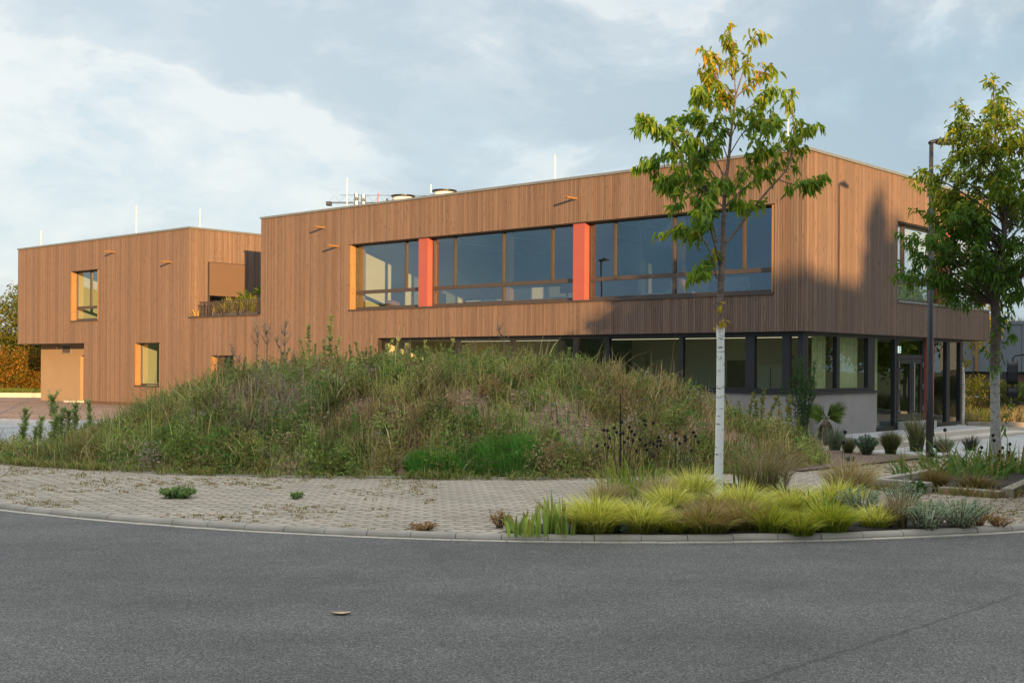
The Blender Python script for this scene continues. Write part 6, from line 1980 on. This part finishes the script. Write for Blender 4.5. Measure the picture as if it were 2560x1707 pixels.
# ------------------------------------------------------------------ trees of the surroundings
def leaf_cloud(name, label, cat, pos, blobs, n, L, mixes, trunk_h, trunk_r, group=None, W=0.6, bark='bark_plain', mat='leaf'):
    """crown of many leaf faces inside ragged overlapping lumps, on a forked trunk"""
    t = empty(name, pos, label, cat, group)
    w_ = MB()
    top = max(b[2] + b[5] * 0.6 for b in blobs)
    w_.tube(poly_pts([(0, 0, -0.3), (random.gauss(0, .1), random.gauss(0, .1), trunk_h * 0.6), (0, 0, top * 0.8)], 6), [trunk_r * (1 - 0.13 * i) for i in range(7)], 8)
    for b in blobs:
        w_.tube(poly_pts([(0, 0, trunk_h * 0.7), (b[0] * 0.5, b[1] * 0.5, trunk_h * 0.3 + b[2] * 0.7), (b[0], b[1], b[2])], 4), [trunk_r * 0.4, trunk_r * 0.33, trunk_r * 0.25, trunk_r * 0.16, trunk_r * 0.08], 6)
    w_.build('trunk', bark, t, smooth=True)
    g = GB()
    vol = np.array([b[3] * b[4] * b[5] for b in blobs]) ** 0.8
    ks = RNG.choice(len(blobs), n, p=vol / vol.sum())
    bb = np.array(blobs)[ks]
    d = rnd3(n, 1.0); d /= np.linalg.norm(d, axis=1, keepdims=True)
    lump = 0.75 + 0.5 * vnoise(d[:, 0] * 3 + ks * 7, d[:, 1] * 3 + d[:, 2] * 4, 1.4, 7)
    r_ = RNG.uniform(0.25, 1.0, n) ** 0.55 * lump
    Pp = bb[:, :3] + d * bb[:, 3:6] * r_[:, None]
    Pp[:, 2] = np.maximum(Pp[:, 2], 0.05)
    D = rnd3(n, 0.8); D[:, 2] -= 0.35; D /= np.linalg.norm(D, axis=1, keepdims=True)
    Ls = RNG.uniform(0.6, 1.3, n) * L
    g.leaves(Pp, D, Ls, Ls * W, leaf_cols(n, mixes), 0.15, 0.25)
    g.build('crown', mat, t)
    return t


random.seed(9)
AUT = [(4, (0.30, 0.15, 0.02)), (3, (0.22, 0.14, 0.02)), (3, (0.12, 0.13, 0.02)), (1, (0.38, 0.20, 0.03))]
AUG = [(5, (0.13, 0.15, 0.022)), (3, (0.17, 0.16, 0.022)), (2, (0.08, 0.115, 0.02)), (1, (0.28, 0.19, 0.03))]
for lab, px, Y, blobs, n, mx in [
    ('green and yellow tree rising behind the far left corner of the building', 78, 76.5, [(0, 0, 5.6, 1.8, 1.8, 1.6), (0.6, 0, 3.8, 2.4, 2.2, 2.0), (0.5, 0, 6.6, 0.8, 0.8, 0.9)], 7500, AUG),
    ('yellowing tree at the left frame edge behind the yard', 10, 77.0, [(0, 0, 4.2, 2.2, 2.0, 2.0), (-0.4, 0, 2.6, 2.6, 2.2, 1.6)], 7500, AUG),
    ('dense green tree left of the picture behind the yard', -90, 77.5, [(0, 0, 4.6, 2.4, 2.0, 2.4), (0, 0, 2.4, 2.4, 2.2, 1.6)], 4000, AUG),
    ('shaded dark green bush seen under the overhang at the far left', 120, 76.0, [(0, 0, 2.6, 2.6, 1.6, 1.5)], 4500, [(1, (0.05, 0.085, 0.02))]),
    ('rusty orange hedge bush left of the beige wall', 30, 74.5, [(0, 0, 1.5, 2.4, 1.2, 1.4), (1.2, 0, 1.2, 1.6, 1.0, 1.2)], 6500, AUT),
    ('orange brown hedge bush touching the beige wall', 88, 74.0, [(0, 0, 1.5, 1.5, 1.1, 1.5), (0.5, 0, 1.0, 1.4, 1.0, 1.0)], 5500, AUT),
    ('orange hedge bush at the very left frame edge', -30, 74.5, [(0, 0, 1.4, 2.0, 1.2, 1.5)], 3500, AUT)]:
    u, w = ray(px, 1000)
    leaf_cloud('hedge_tree' if 'tree' in lab else 'hedge_bush', lab, 'tree' if 'tree' in lab else 'bush', (u * Y, Y, -0.05), blobs, n, 0.16, mx, 2.4 if 'tree' in lab else 0.6, 0.11 if 'tree' in lab else 0.05)
u0, _ = ray(-120, 1000); u1, _ = ray(110, 1000)
gx = GB(); n = 5200
x = RNG.uniform(u0 * 72, u1 * 72 + 1.0, n); y = RNG.uniform(70.6, 74.5, n)
col = np.array((0.13, 0.165, 0.03)) * RNG.uniform(0.7, 1.3, (n, 1))
gx.blades(np.stack([x, y, np.full(n, -0.05)], 1), RNG.uniform(0.25, 0.55, n), RNG.uniform(0.02, 0.04, n), RNG.normal(0, 0.3, (n, 2)), col, col)
o = gx.build('lawn_grass', 'grass'); o['kind'] = 'stuff'
gsb = MB().box(-60, u1 * 69.5 + 0.6, 69.3, 69.6, -0.4, 0.16).build('yard_kerb', 'concrete_step'); tag(gsb, 'long pale kerb between the yard and the far lawn', 'kerb')

# right background: sapling, hedge, meadow bed, grey hall
sp = empty('young_street_tree', gnd(2406, 1049, -0.05) + Vector((0, 0, -0.2)), 'thin yellow leaved young tree between the entrance and the grey hall', 'tree')
qz = poly_pts([(0, 0, 0), (0.03, 0, 1.6), (-0.05, 0, 3.0), (0.1, 0, 4.4)], 10)
MB().tube(qz, [0.07, 0.06, 0.058, 0.055, 0.052, 0.05, 0.045, 0.04, 0.03, 0.02, 0.01], 10).build('trunk', 'bark_white', sp, smooth=True)
g = GB()
for (bx_, by_, bz_, br_, n) in ((0.3, 0, 3.6, 0.75, 500), (0.9, 0.2, 3.9, 0.7, 420), (-0.3, 0.2, 4.1, 0.7, 350), (0.3, 0, 4.7, 0.7, 300), (0.45, -0.1, 1.7, 0.3, 90), (0.1, 0, 2.4, 0.2, 40)):
    d = rnd3(n, 0.5)
    D = rnd3(n, 0.5); D[:, 2] -= 0.7; D /= np.linalg.norm(D, axis=1, keepdims=True)
    g.leaves(np.array((bx_, by_, bz_)) + d * br_, D, RNG.uniform(0.09, 0.17, n), RNG.uniform(0.04, 0.07, n), leaf_cols(n, [(3, (0.26, 0.24, 0.03)), (2, (0.16, 0.19, 0.025)), (1, (0.40, 0.26, 0.03))]), 0.2, 0.3)
g.build('crown', 'leaf', sp)
hd = GB()
n = 26000
hx = RNG.uniform(19, 46, n); hy = 52 + (hx - 19) * 0.10 + RNG.uniform(-0.7, 0.7, n)
hz = -0.3 + RNG.uniform(0, 1, n) ** 0.7 * (1.45 + 0.35 * vnoise(hx, hy, 0.8, 2))
D = rnd3(n, 1.0); D /= np.linalg.norm(D, axis=1, keepdims=True)
hd.leaves(np.stack([hx, hy, hz], 1), D, RNG.uniform(0.07, 0.16, n), RNG.uniform(0.05, 0.1, n), leaf_cols(n, [(4, (0.10, 0.115, 0.02)), (2, (0.17, 0.14, 0.025)), (2, (0.06, 0.085, 0.02))]), 0.2, 0.2)
h_ = empty('hedge', (0, 0, 0), 'clipped yellowish hedge in front of the grey hall on the right', 'hedge')
hd.build('foliage', 'leaf', h_)
for i in range(28):
    x = 19.5 + i * 0.95
    MB().tube([(x, 52 + (x - 19) * 0.1, -0.5), (x + random.gauss(0, .1), 52 + (x - 19) * 0.1, 0.9)], [0.03, 0.012], 5, True, (0.1, 0.08, 0.06)).build('stem', 'dry_stem', h_)
md = GB(); n = 16000
x = RNG.uniform(17.5, 44, n); y = RNG.uniform(46.2, 51.2, n) + (x - 18) * 0.10
cl = vnoise(x, y, 0.6, 12)
col = np.where((cl > 0.5)[:, None], np.array((0.20, 0.165, 0.085)), np.array((0.12, 0.145, 0.03))) * RNG.uniform(0.7, 1.3, (n, 1))
md.blades(np.stack([x, y, np.full(n, -0.32)], 1), RNG.uniform(0.35, 0.95, n) * (0.6 + 0.6 * cl), RNG.uniform(0.012, 0.03, n), RNG.normal(0, 0.3, (n, 2)), col, col * 1.2)
o = md.build('meadow_grass', 'grass'); o['kind'] = 'stuff'
kq = MB().add([Vector((16.8, 44.4, -0.6)), Vector((46, 47.4, -0.6)), Vector((46, 47.65, -0.6)), Vector((16.8, 44.65, -0.6)), Vector((16.8, 44.4, -0.1)), Vector((46, 47.4, -0.1)), Vector((46, 47.65, -0.1)), Vector((16.8, 44.65, -0.1))], [(4, 5, 6, 7), (0, 1, 5, 4), (1, 2, 6, 5), (2, 3, 7, 6), (3, 0, 4, 7)]).build('bed_kerb', 'kerb_concrete')
tag(kq, 'straight concrete kerb along the far meadow bed on the right', 'kerb')
# pavement beyond the steps
o = MB().add([Vector((12, 30, -0.31)), Vector((60, 30, -0.31)), Vector((60, 49, -0.31)), Vector((16, 44.6, -0.31)), Vector((13, 40, -0.31))], [(0, 1, 2, 3, 4)]).build('side_pavement', 'concrete_pale'); o['kind'] = 'structure'
o = MB().add([Vector((17, 41.5, -0.304)), Vector((60, 45.5, -0.304)), Vector((60, 47.0, -0.304)), Vector((17, 43.0, -0.304))], [(0, 1, 2, 3)]).build('red_paved_strip', 'brick_brown'); o['kind'] = 'structure'

hall = empty('grey_hall', (0, 0, 0), 'low grey flat roofed hall with dark windows in the right background', 'building')
HY = 72.0
MB().box(10, 80, HY, HY + 20, 1.72, 4.55).build('wall', 'hall_panel', hall)
MB().box(9.95, 80, HY - 0.05, HY + 20, 4.55, 4.75).build('roof', 'hall_panel', hall)
q = MB()
q.box(10, 80, HY + 0.3, HY + 0.5, -0.6, 1.72)
q.build('window_band', 'hall_dark', hall)
for i in range(18):
    x = 12 + i * 3.4
    MB().box(x, x + 0.5, HY + 0.02, HY + 0.3, -0.6, 1.718).build('pier', 'hall_dark', hall)
    if i % 2 == 0:
        MB().box(x + 0.5, x + 3.4, HY + 0.1, HY + 0.26, -0.6, 0.15).build('parapet_wall', 'brick_brown', hall)
        MB().box(x + 0.5, x + 3.4, HY + 0.06, HY + 0.28, 0.15, 0.28).build('window_sill', 'white_paint', hall)
    MB().box(x + 0.7, x + 3.2, HY + 0.22, HY + 0.28, 0.3, 1.6).build('pane', 'dark_wood', hall)
for i in range(10):
    x = 12 + i * 4.6
    MB().box(x, x + 0.02, HY - 0.012, HY, 1.75, 4.5).build('panel_joint', 'backing', hall)
xx, _, _ = at(2443, 900, HY - 0.3)
MB().tube([(xx, HY - 0.12, 1.75), (xx, HY - 0.12, 4.6)], 0.10, 10).build('downpipe', 'larch_trim', hall)
gr = GB(); n = 1500
x = RNG.uniform(20, 60, n); y = HY + RNG.uniform(0.2, 1.6, n)
col = np.array((0.28, 0.24, 0.06)) * RNG.uniform(0.7, 1.3, (n, 1))
gr.blades(np.stack([x, y, np.full(n, 4.74)], 1), RNG.uniform(0.08, 0.45, n) * RNG.uniform(0.4, 1.2, n), RNG.uniform(0.02, 0.05, n), RNG.normal(0, 0.25, (n, 2)), col, col)
rg = gr.build('roof_grass', 'grass', hall); rg['kind'] = 'stuff'

# tower crane far behind the roof
cr = empty('tower_crane', (at(980, 505, 150).x, 150, -0.4), 'far tower crane whose thin jib shows above the roof', 'crane')
jz = at(822, 507, 150).z + 0.4
jx0 = at(822, 507, 150).x - at(980, 505, 150).x
q = MB()
for dx, dy in ((-.6, -.6), (.6, -.6), (.6, .6), (-.6, .6)):
    q.tube([(dx, dy, 0), (dx, dy, jz + 0.5)], 0.09, 5)
for i in range(12):
    z0 = jz * i / 12; z1 = jz * (i + 1) / 12
    q.tube([(-.6, -.6, z0), (.6, -.6, z1)], 0.05, 4); q.tube([(.6, .6, z0), (-.6, .6, z1)], 0.05, 4)
q.build('mast', 'crane_steel', cr)
q = MB()
q.tube([(jx0, -.45, jz), (10, -.45, jz)], 0.05, 5); q.tube([(jx0, .45, jz), (10, .45, jz)], 0.05, 5); q.tube([(jx0 + 1.4, 0, jz + 0.95), (10, 0, jz + 0.95)], 0.03, 5)
x = jx0
while x < 9:
    q.tube([(x, -.45, jz), (x + 0.7, 0, jz + 0.95), (x + 1.4, -.45, jz)], 0.014, 4)
    x += 1.4
q.box(jx0 - 0.3, jx0 + 0.3, -0.5, 0.5, jz - 0.35, jz + 0.1)
q.build('jib', 'crane_steel', cr)
MB().box(-1.0, 1.0, -1.0, 1.0, jz - 1.9, jz - 0.1).build('cab', 'crane_steel', cr)

# potted plants on the roof terrace
def on_terrace(b, a): return bl(b, a, 3.905)
for lab, b_, a_, h, n in [('spiky yucca in a pot at the right end of the roof terrace', 0.75, 25.6, 1.25, 60), ('second lower spiky yucca beside the right one on the terrace', 0.75, 26.9, 0.85, 40)]:
    t = empty('potted_yucca', on_terrace(b_, a_), lab, 'potted plant', 'terrace yuccas')
    MB().lathe([(0.20, 0), (0.26, 0.42), (0.24, 0.42)], (0, 0, 0), 18).build('pot', 'pot_grey', t)
    MB().tube([(0, 0, 0.35), (0, 0, 0.4 + h * 0.4)], 0.04, 7).build('trunk', 'bark_plain', t)
    g = GB()
    D = rnd3(n, 0.6); D[:, 2] = np.abs(D[:, 2]) + 0.25; D /= np.linalg.norm(D, axis=1, keepdims=True)
    g.leaves(np.repeat(np.array([[0, 0, 0.4 + h * 0.4]]), n, 0), D, RNG.uniform(0.45, 0.75, n), np.full(n, 0.045), np.array((0.11, 0.17, 0.03)) * RNG.uniform(0.7, 1.4, (n, 1)), 0.25, 0.2)
    g.build('foliage', 'leaf', t)
for lab, b_, a_, h, n, c_ in [('yellow green leafy plant behind the terrace railing, middle', 0.6, 27.6, 0.75, 260, (0.26, 0.25, 0.04)), ('yellowish reed like plant behind the terrace railing', 0.5, 26.3, 0.8, 260, (0.22, 0.23, 0.04)), ('low yellowish plant behind the railing, left of the others', 0.5, 28.3, 0.5, 180, (0.26, 0.22, 0.05))]:
    t = empty('potted_plant', on_terrace(b_, a_), lab, 'potted plant')
    MB().box(-0.4, 0.4, -0.18, 0.18, 0, 0.25).build('pot', 'pot_grey', t)
    g = GB(); 
    x = RNG.uniform(-0.35, 0.35, n); y = RNG.uniform(-0.35, 0.35, n)
    col = np.array(c_) * RNG.uniform(0.7, 1.3, (n, 1))
    g.blades(np.stack([x, y, np.full(n, 0.2)], 1), RNG.uniform(0.5, 1.1, n) * h, RNG.uniform(0.012, 0.03, n), RNG.normal(0, 0.28, (n, 2)), col, col * 1.2)
    g.build('foliage', 'grass', t)
t = empty('dry_reed_bundle', on_terrace(0.15, 29.75), 'golden dry leaves standing outside the railing at the left terrace corner', 'plant')
g = GB(); n = 26
g.blades(np.stack([RNG.uniform(-.08, .1, n), RNG.uniform(-.25, .2, n), np.full(n, 0.05)], 1), RNG.uniform(0.25, 0.55, n), RNG.uniform(0.03, 0.05, n), RNG.normal(0, 0.5, (n, 2)), np.full((n, 3), (0.45, 0.28, 0.08)), np.full((n, 3), (0.5, 0.32, 0.1)))
g.build('foliage', 'grass', t)
t = empty('indoor_plant', bl(1.0, 2.3, UF), 'small green plant behind the low pane at the right end of the upper windows', 'potted plant')
MB().lathe([(0.12, 0), (0.16, 0.3), (0.14, 0.3)], (0, 0, 0), 14).build('pot', 'pot_grey', t)
g = GB(); n = 120
D = rnd3(n, 0.6); D[:, 2] += 0.5; D /= np.linalg.norm(D, axis=1, keepdims=True)
g.leaves(np.array((0, 0, 0.3)) + np.abs(rnd3(n, 0.22)) * np.array((1, 1, 1.6)) * np.sign(rnd3(n, 1) + np.array((0, 0, 9))), D, RNG.uniform(0.1, 0.2, n), RNG.uniform(0.05, 0.08, n), np.array((0.06, 0.12, 0.03)) * RNG.uniform(0.7, 1.3, (n, 1)), 0.2, 0.3)
g.build('foliage', 'leaf', t)

# ------------------------------------------------------------------ light lorry at the right frame edge (only its mirror reaches into the picture)
hdg = Vector((-0.40, -0.9165, 0))                      # driving direction
mirror_at = at(2531, 931, 15.3)
side = Vector((0.9165, -0.40, 0))                      # from the mirror towards the cab
org = mirror_at + side * 0.30 - hdg * 0.55
org.z = 0
tr = empty('lorry', org, 'light lorry with a black double mirror reaching in at the right frame edge', 'lorry', rz=math.atan2(hdg.y, hdg.x))
# local: +x forward, -y towards the picture side ... the mirror side is the vehicle's right
sgn_ = -1 if (Matrix.Rotation(math.atan2(hdg.y, hdg.x), 3, 'Z') @ Vector((0, -1, 0))).dot(side) < 0 else 1
ys = lambda v: v * (1 if sgn_ < 0 else -1)
prof = [(1.15, 0.45), (1.2, 0.95), (1.12, 1.35), (0.72, 2.1), (0.45, 2.32), (-0.55, 2.34), (-0.55, 0.45)]
W_T = 1.9
vs = [(x, ys(0.0), z) for x, z in prof] + [(x, ys(W_T), z) for x, z in prof]
n = len(prof)
cabm = MB().add(vs, [tuple(range(n)), tuple(range(2 * n - 1, n - 1, -1))] + [(i, (i + 1) % n, n + (i + 1) % n, n + i) for i in range(n)]).build('body', 'truck_paint', tr, bevel=0.05)
MB().box(-2.9, -0.62, min(ys(0), ys(W_T)), max(ys(0), ys(W_T)), 0.75, 2.4).build('cargo_box', 'truck_paint', tr, bevel=0.03)
MB().box(-2.9, 1.0, min(ys(.4), ys(1.5)), max(ys(.4), ys(1.5)), 0.45, 0.72).build('chassis', 'rubber', tr)
MB().add([(1.135, ys(0.12), 1.36), (1.135, ys(W_T - .12), 1.36), (0.745, ys(W_T - .16), 2.08), (0.745, ys(0.16), 2.08)], [(0, 1, 2, 3)]).build('windscreen', 'hall_dark', tr)
MB().add([(0.95, ys(-0.004), 1.40), (0.6, ys(-0.004), 2.08), (-0.3, ys(-0.004), 2.12), (-0.3, ys(-0.004), 1.40)], [(0, 1, 2, 3)]).build('side_window', 'hall_dark', tr)
MB().box(1.15, 1.28, min(ys(-0.02), ys(W_T + .02)), max(ys(-0.02), ys(W_T + .02)), 0.38, 0.66).build('bumper', 'black_plastic', tr, bevel=0.03)
MB().box(1.19, 1.215, min(ys(0.5), ys(W_T - .5)), max(ys(0.5), ys(W_T - .5)), 0.78, 0.96).build('grille', 'black_plastic', tr)
for yy_ in (0.22, W_T - 0.22):
    MB().lathe([(0.11, 0), (0.09, 0.03)], (0, 0, 0), 16).build('headlight', 'lamp_lens', tr).matrix_local = Matrix.Translation((1.19, ys(yy_), 0.86)) @ Matrix.Rotation(R(90), 4, 'Y')
for x in (0.45, -2.1):
    for yy_ in (0.12, W_T - 0.12):
        wh = MB().tube([(x, ys(yy_ - 0.11), 0.36), (x, ys(yy_ + 0.11), 0.36)], 0.36, 24).build('wheel', 'rubber', tr)
        MB().tube([(x, ys(yy_ - 0.116), 0.36), (x, ys(yy_ + 0.116), 0.36)], 0.2, 16).build('rim', 'steel', wh)
# mirror assembly in its own local frame
ml = Matrix.Rotation(-math.atan2(hdg.y, hdg.x), 3, 'Z') @ (mirror_at - org)
mx_, my_, mz_ = ml
inw = ys(0.0) - my_
mi = MB()
mi.tube([(mx_, my_ + inw + ys(0.05), mz_ + 0.225), (mx_, my_ + inw * 0.35, mz_ + 0.225), (mx_, my_ + ys(0.03), mz_ + 0.215), (mx_, my_, mz_ + 0.18), (mx_, my_, mz_ - 0.32), (mx_, my_ + ys(0.03), mz_ - 0.375), (mx_, my_ + inw * 0.35, mz_ - 0.39), (mx_, my_ + inw + ys(0.05), mz_ - 0.39)], 0.012, 8)
mr = mi.build('mirror', 'black_plastic', tr, smooth=True)


def housing(zc_, hh_, w2):
    q = MB()
    pm_ = [(-0.04, -0.5), (0.02, -0.51), (0.06, -0.37), (0.07, 0.0), (0.06, 0.37), (0.02, 0.51), (-0.04, 0.5)]
    vs = [(mx_ + x, my_ - w2, zc_ + z * hh_) for x, z in pm_] + [(mx_ + x, my_ + w2, zc_ + z * hh_) for x, z in pm_]
    n = len(pm_)
    q.add(vs, [tuple(range(n)), tuple(range(2 * n - 1, n - 1, -1))] + [(i, (i + 1) % n, n + (i + 1) % n, n + i) for i in range(n)])
    q.build('mirror_housing', 'black_plastic', mr, bevel=0.02)


housing(mz_, 0.29, 0.063)
housing(mz_ - 0.25, 0.13, 0.063)

# ------------------------------------------------------------------ trees and added sun-blocking boxes out of view that shade the scene
SUNH = Vector((SUN_AZ[0], SUN_AZ[1], 0)); SUNP = Vector((0.9465, 0.3218, 0))


def uw(u, w, z=0.0):
    return SUNP * u + SUNH * w + Vector((0, 0, z))


fh = empty('blocker', uw(0, 38), 'large plain warehouse behind the photographer on the sunny side', 'building', rz=math.atan2(SUNP.y, SUNP.x))  # added to block the low sun below the tree crowns
MB().box(-40, 9, -14, 0, -0.5, 11.0).build('wall', 'blocker_wall', fh)
MB().box(9.01, 15, -14, 0, -0.5, 12.4).build('wall', 'blocker_wall', fh)
MB().box(15.01, 31, -14, 0, -0.5, 13.85).build('wall', 'blocker_wall', fh)
MB().box(-40.1, 9, -14.1, 0.1, 11.005, 11.15).build('roof', 'hall_panel', fh)
MB().box(9.01, 14.9, -14.1, 0.1, 12.405, 12.5).build('roof', 'hall_panel', fh)
MB().box(14.91, 31.1, -14.1, 0.1, 13.855, 13.95).build('roof', 'hall_panel', fh)
ob = empty('hall_blocker', uw(42, -8), 'plain rendered office block right of the frame that shades the grey hall', 'building', rz=math.atan2(SUNP.y, SUNP.x))  # added out of view to keep sun off the grey hall
MB().box(0, 34, -10, 0, -0.5, 12.6).build('wall', 'blocker_wall', ob)
MB().box(-0.1, 34.1, -10.1, 0.1, 12.605, 12.75).build('roof', 'hall_panel', ob)
random.seed(14)
for i, (u, w, top, wid) in enumerate([(-6, 32, 10.2, 3.2), (-1.0, 33, 10.9, 3.0), (4.0, 32, 11.6, 3.2), (8.5, 32, 12.3, 3.2), (12, 33, 12.0, 2.8), (15, 32, 12.9, 2.2), (17.6, 32.5, 13.6, 1.6), (19.6, 32, 12.8, 1.6), (21.4, 31.5, 14.3, 1.0), (22.4, 31.5, 16.1, 0.95), (23.4, 31.8, 15.6, 1.0), (24.8, 32, 14.8, 1.6), (27, 32, 15.6, 2.4), (30.0, 32, 14.6, 2.2), (36, 33, 9.5, 2.6)]):
    blobs = [(0, 0, top * 0.45, wid, wid, top * 0.36)]
    for _ in range(5):
        a = random.uniform(0, 6.28)
        blobs.append((math.cos(a) * wid * 0.6, math.sin(a) * wid * 0.6, top * random.uniform(0.5, 0.82), wid * 0.5, wid * 0.5, top * 0.13))
    blobs.append((random.gauss(0, .3), 0, top * 0.86, wid * 0.42, wid * 0.42, top * 0.14))
    leaf_cloud('roadside_tree', 'tall leafy roadside tree standing behind the photographer', 'tree', uw(u, w, -0.1), blobs, 5200 if u < 21 or u > 26 else 8000, 0.55, [(3, (0.07, 0.11, 0.02)), (1, (0.12, 0.13, 0.02))], 3.0, 0.2, 'trees behind the photographer')
for i, (x, y, h) in enumerate([(29, 41, 7.0), (33, 46, 8.0), (38, 50, 7.5), (36, 42, 6.5), (44, 52, 8.5), (27.5, 36, 5.0)]):
    blobs = [(0, 0, h * 0.6, 2.0, 2.0, h * 0.33), (0.8, 0.5, h * 0.45, 1.6, 1.6, h * 0.25), (-0.8, -0.4, h * 0.5, 1.6, 1.6, h * 0.25), (0.2, 0, h * 0.82, 1.2, 1.2, h * 0.17)]
    leaf_cloud('parking_tree', 'green tree right of the frame mirrored in the entrance glazing', 'tree', (x, y, -0.3), blobs, 3600, 0.26, [(3, (0.20, 0.26, 0.03)), (2, (0.30, 0.29, 0.04)), (1, (0.12, 0.18, 0.03))], 2.0, 0.13, 'trees mirrored in the glazing')
hv = []; hf = []
ny = 60
for j in range(ny + 1):
    y = -260 + 480 * j / ny
    top = 12.5 + 2.2 * math.sin(j * 0.31) + 1.3 * math.sin(j * 0.83 + 1) + random.uniform(-0.4, 0.4)
    xo = -175 + 10 * math.sin(j * 0.2)
    hv += [(xo + 70, y, -0.6), (xo + 30, y, top * 0.55), (xo, y, top), (xo - 90, y, top * 0.9), (xo - 160, y, -0.6)]
for j in range(ny):
    for k_ in range(4):
        a = j * 5 + k_
        hf.append((a, a + 1, a + 6, a + 5))
o = MB().add(hv, hf).build('hills', 'hill_green', None, smooth=True); o['kind'] = 'structure'
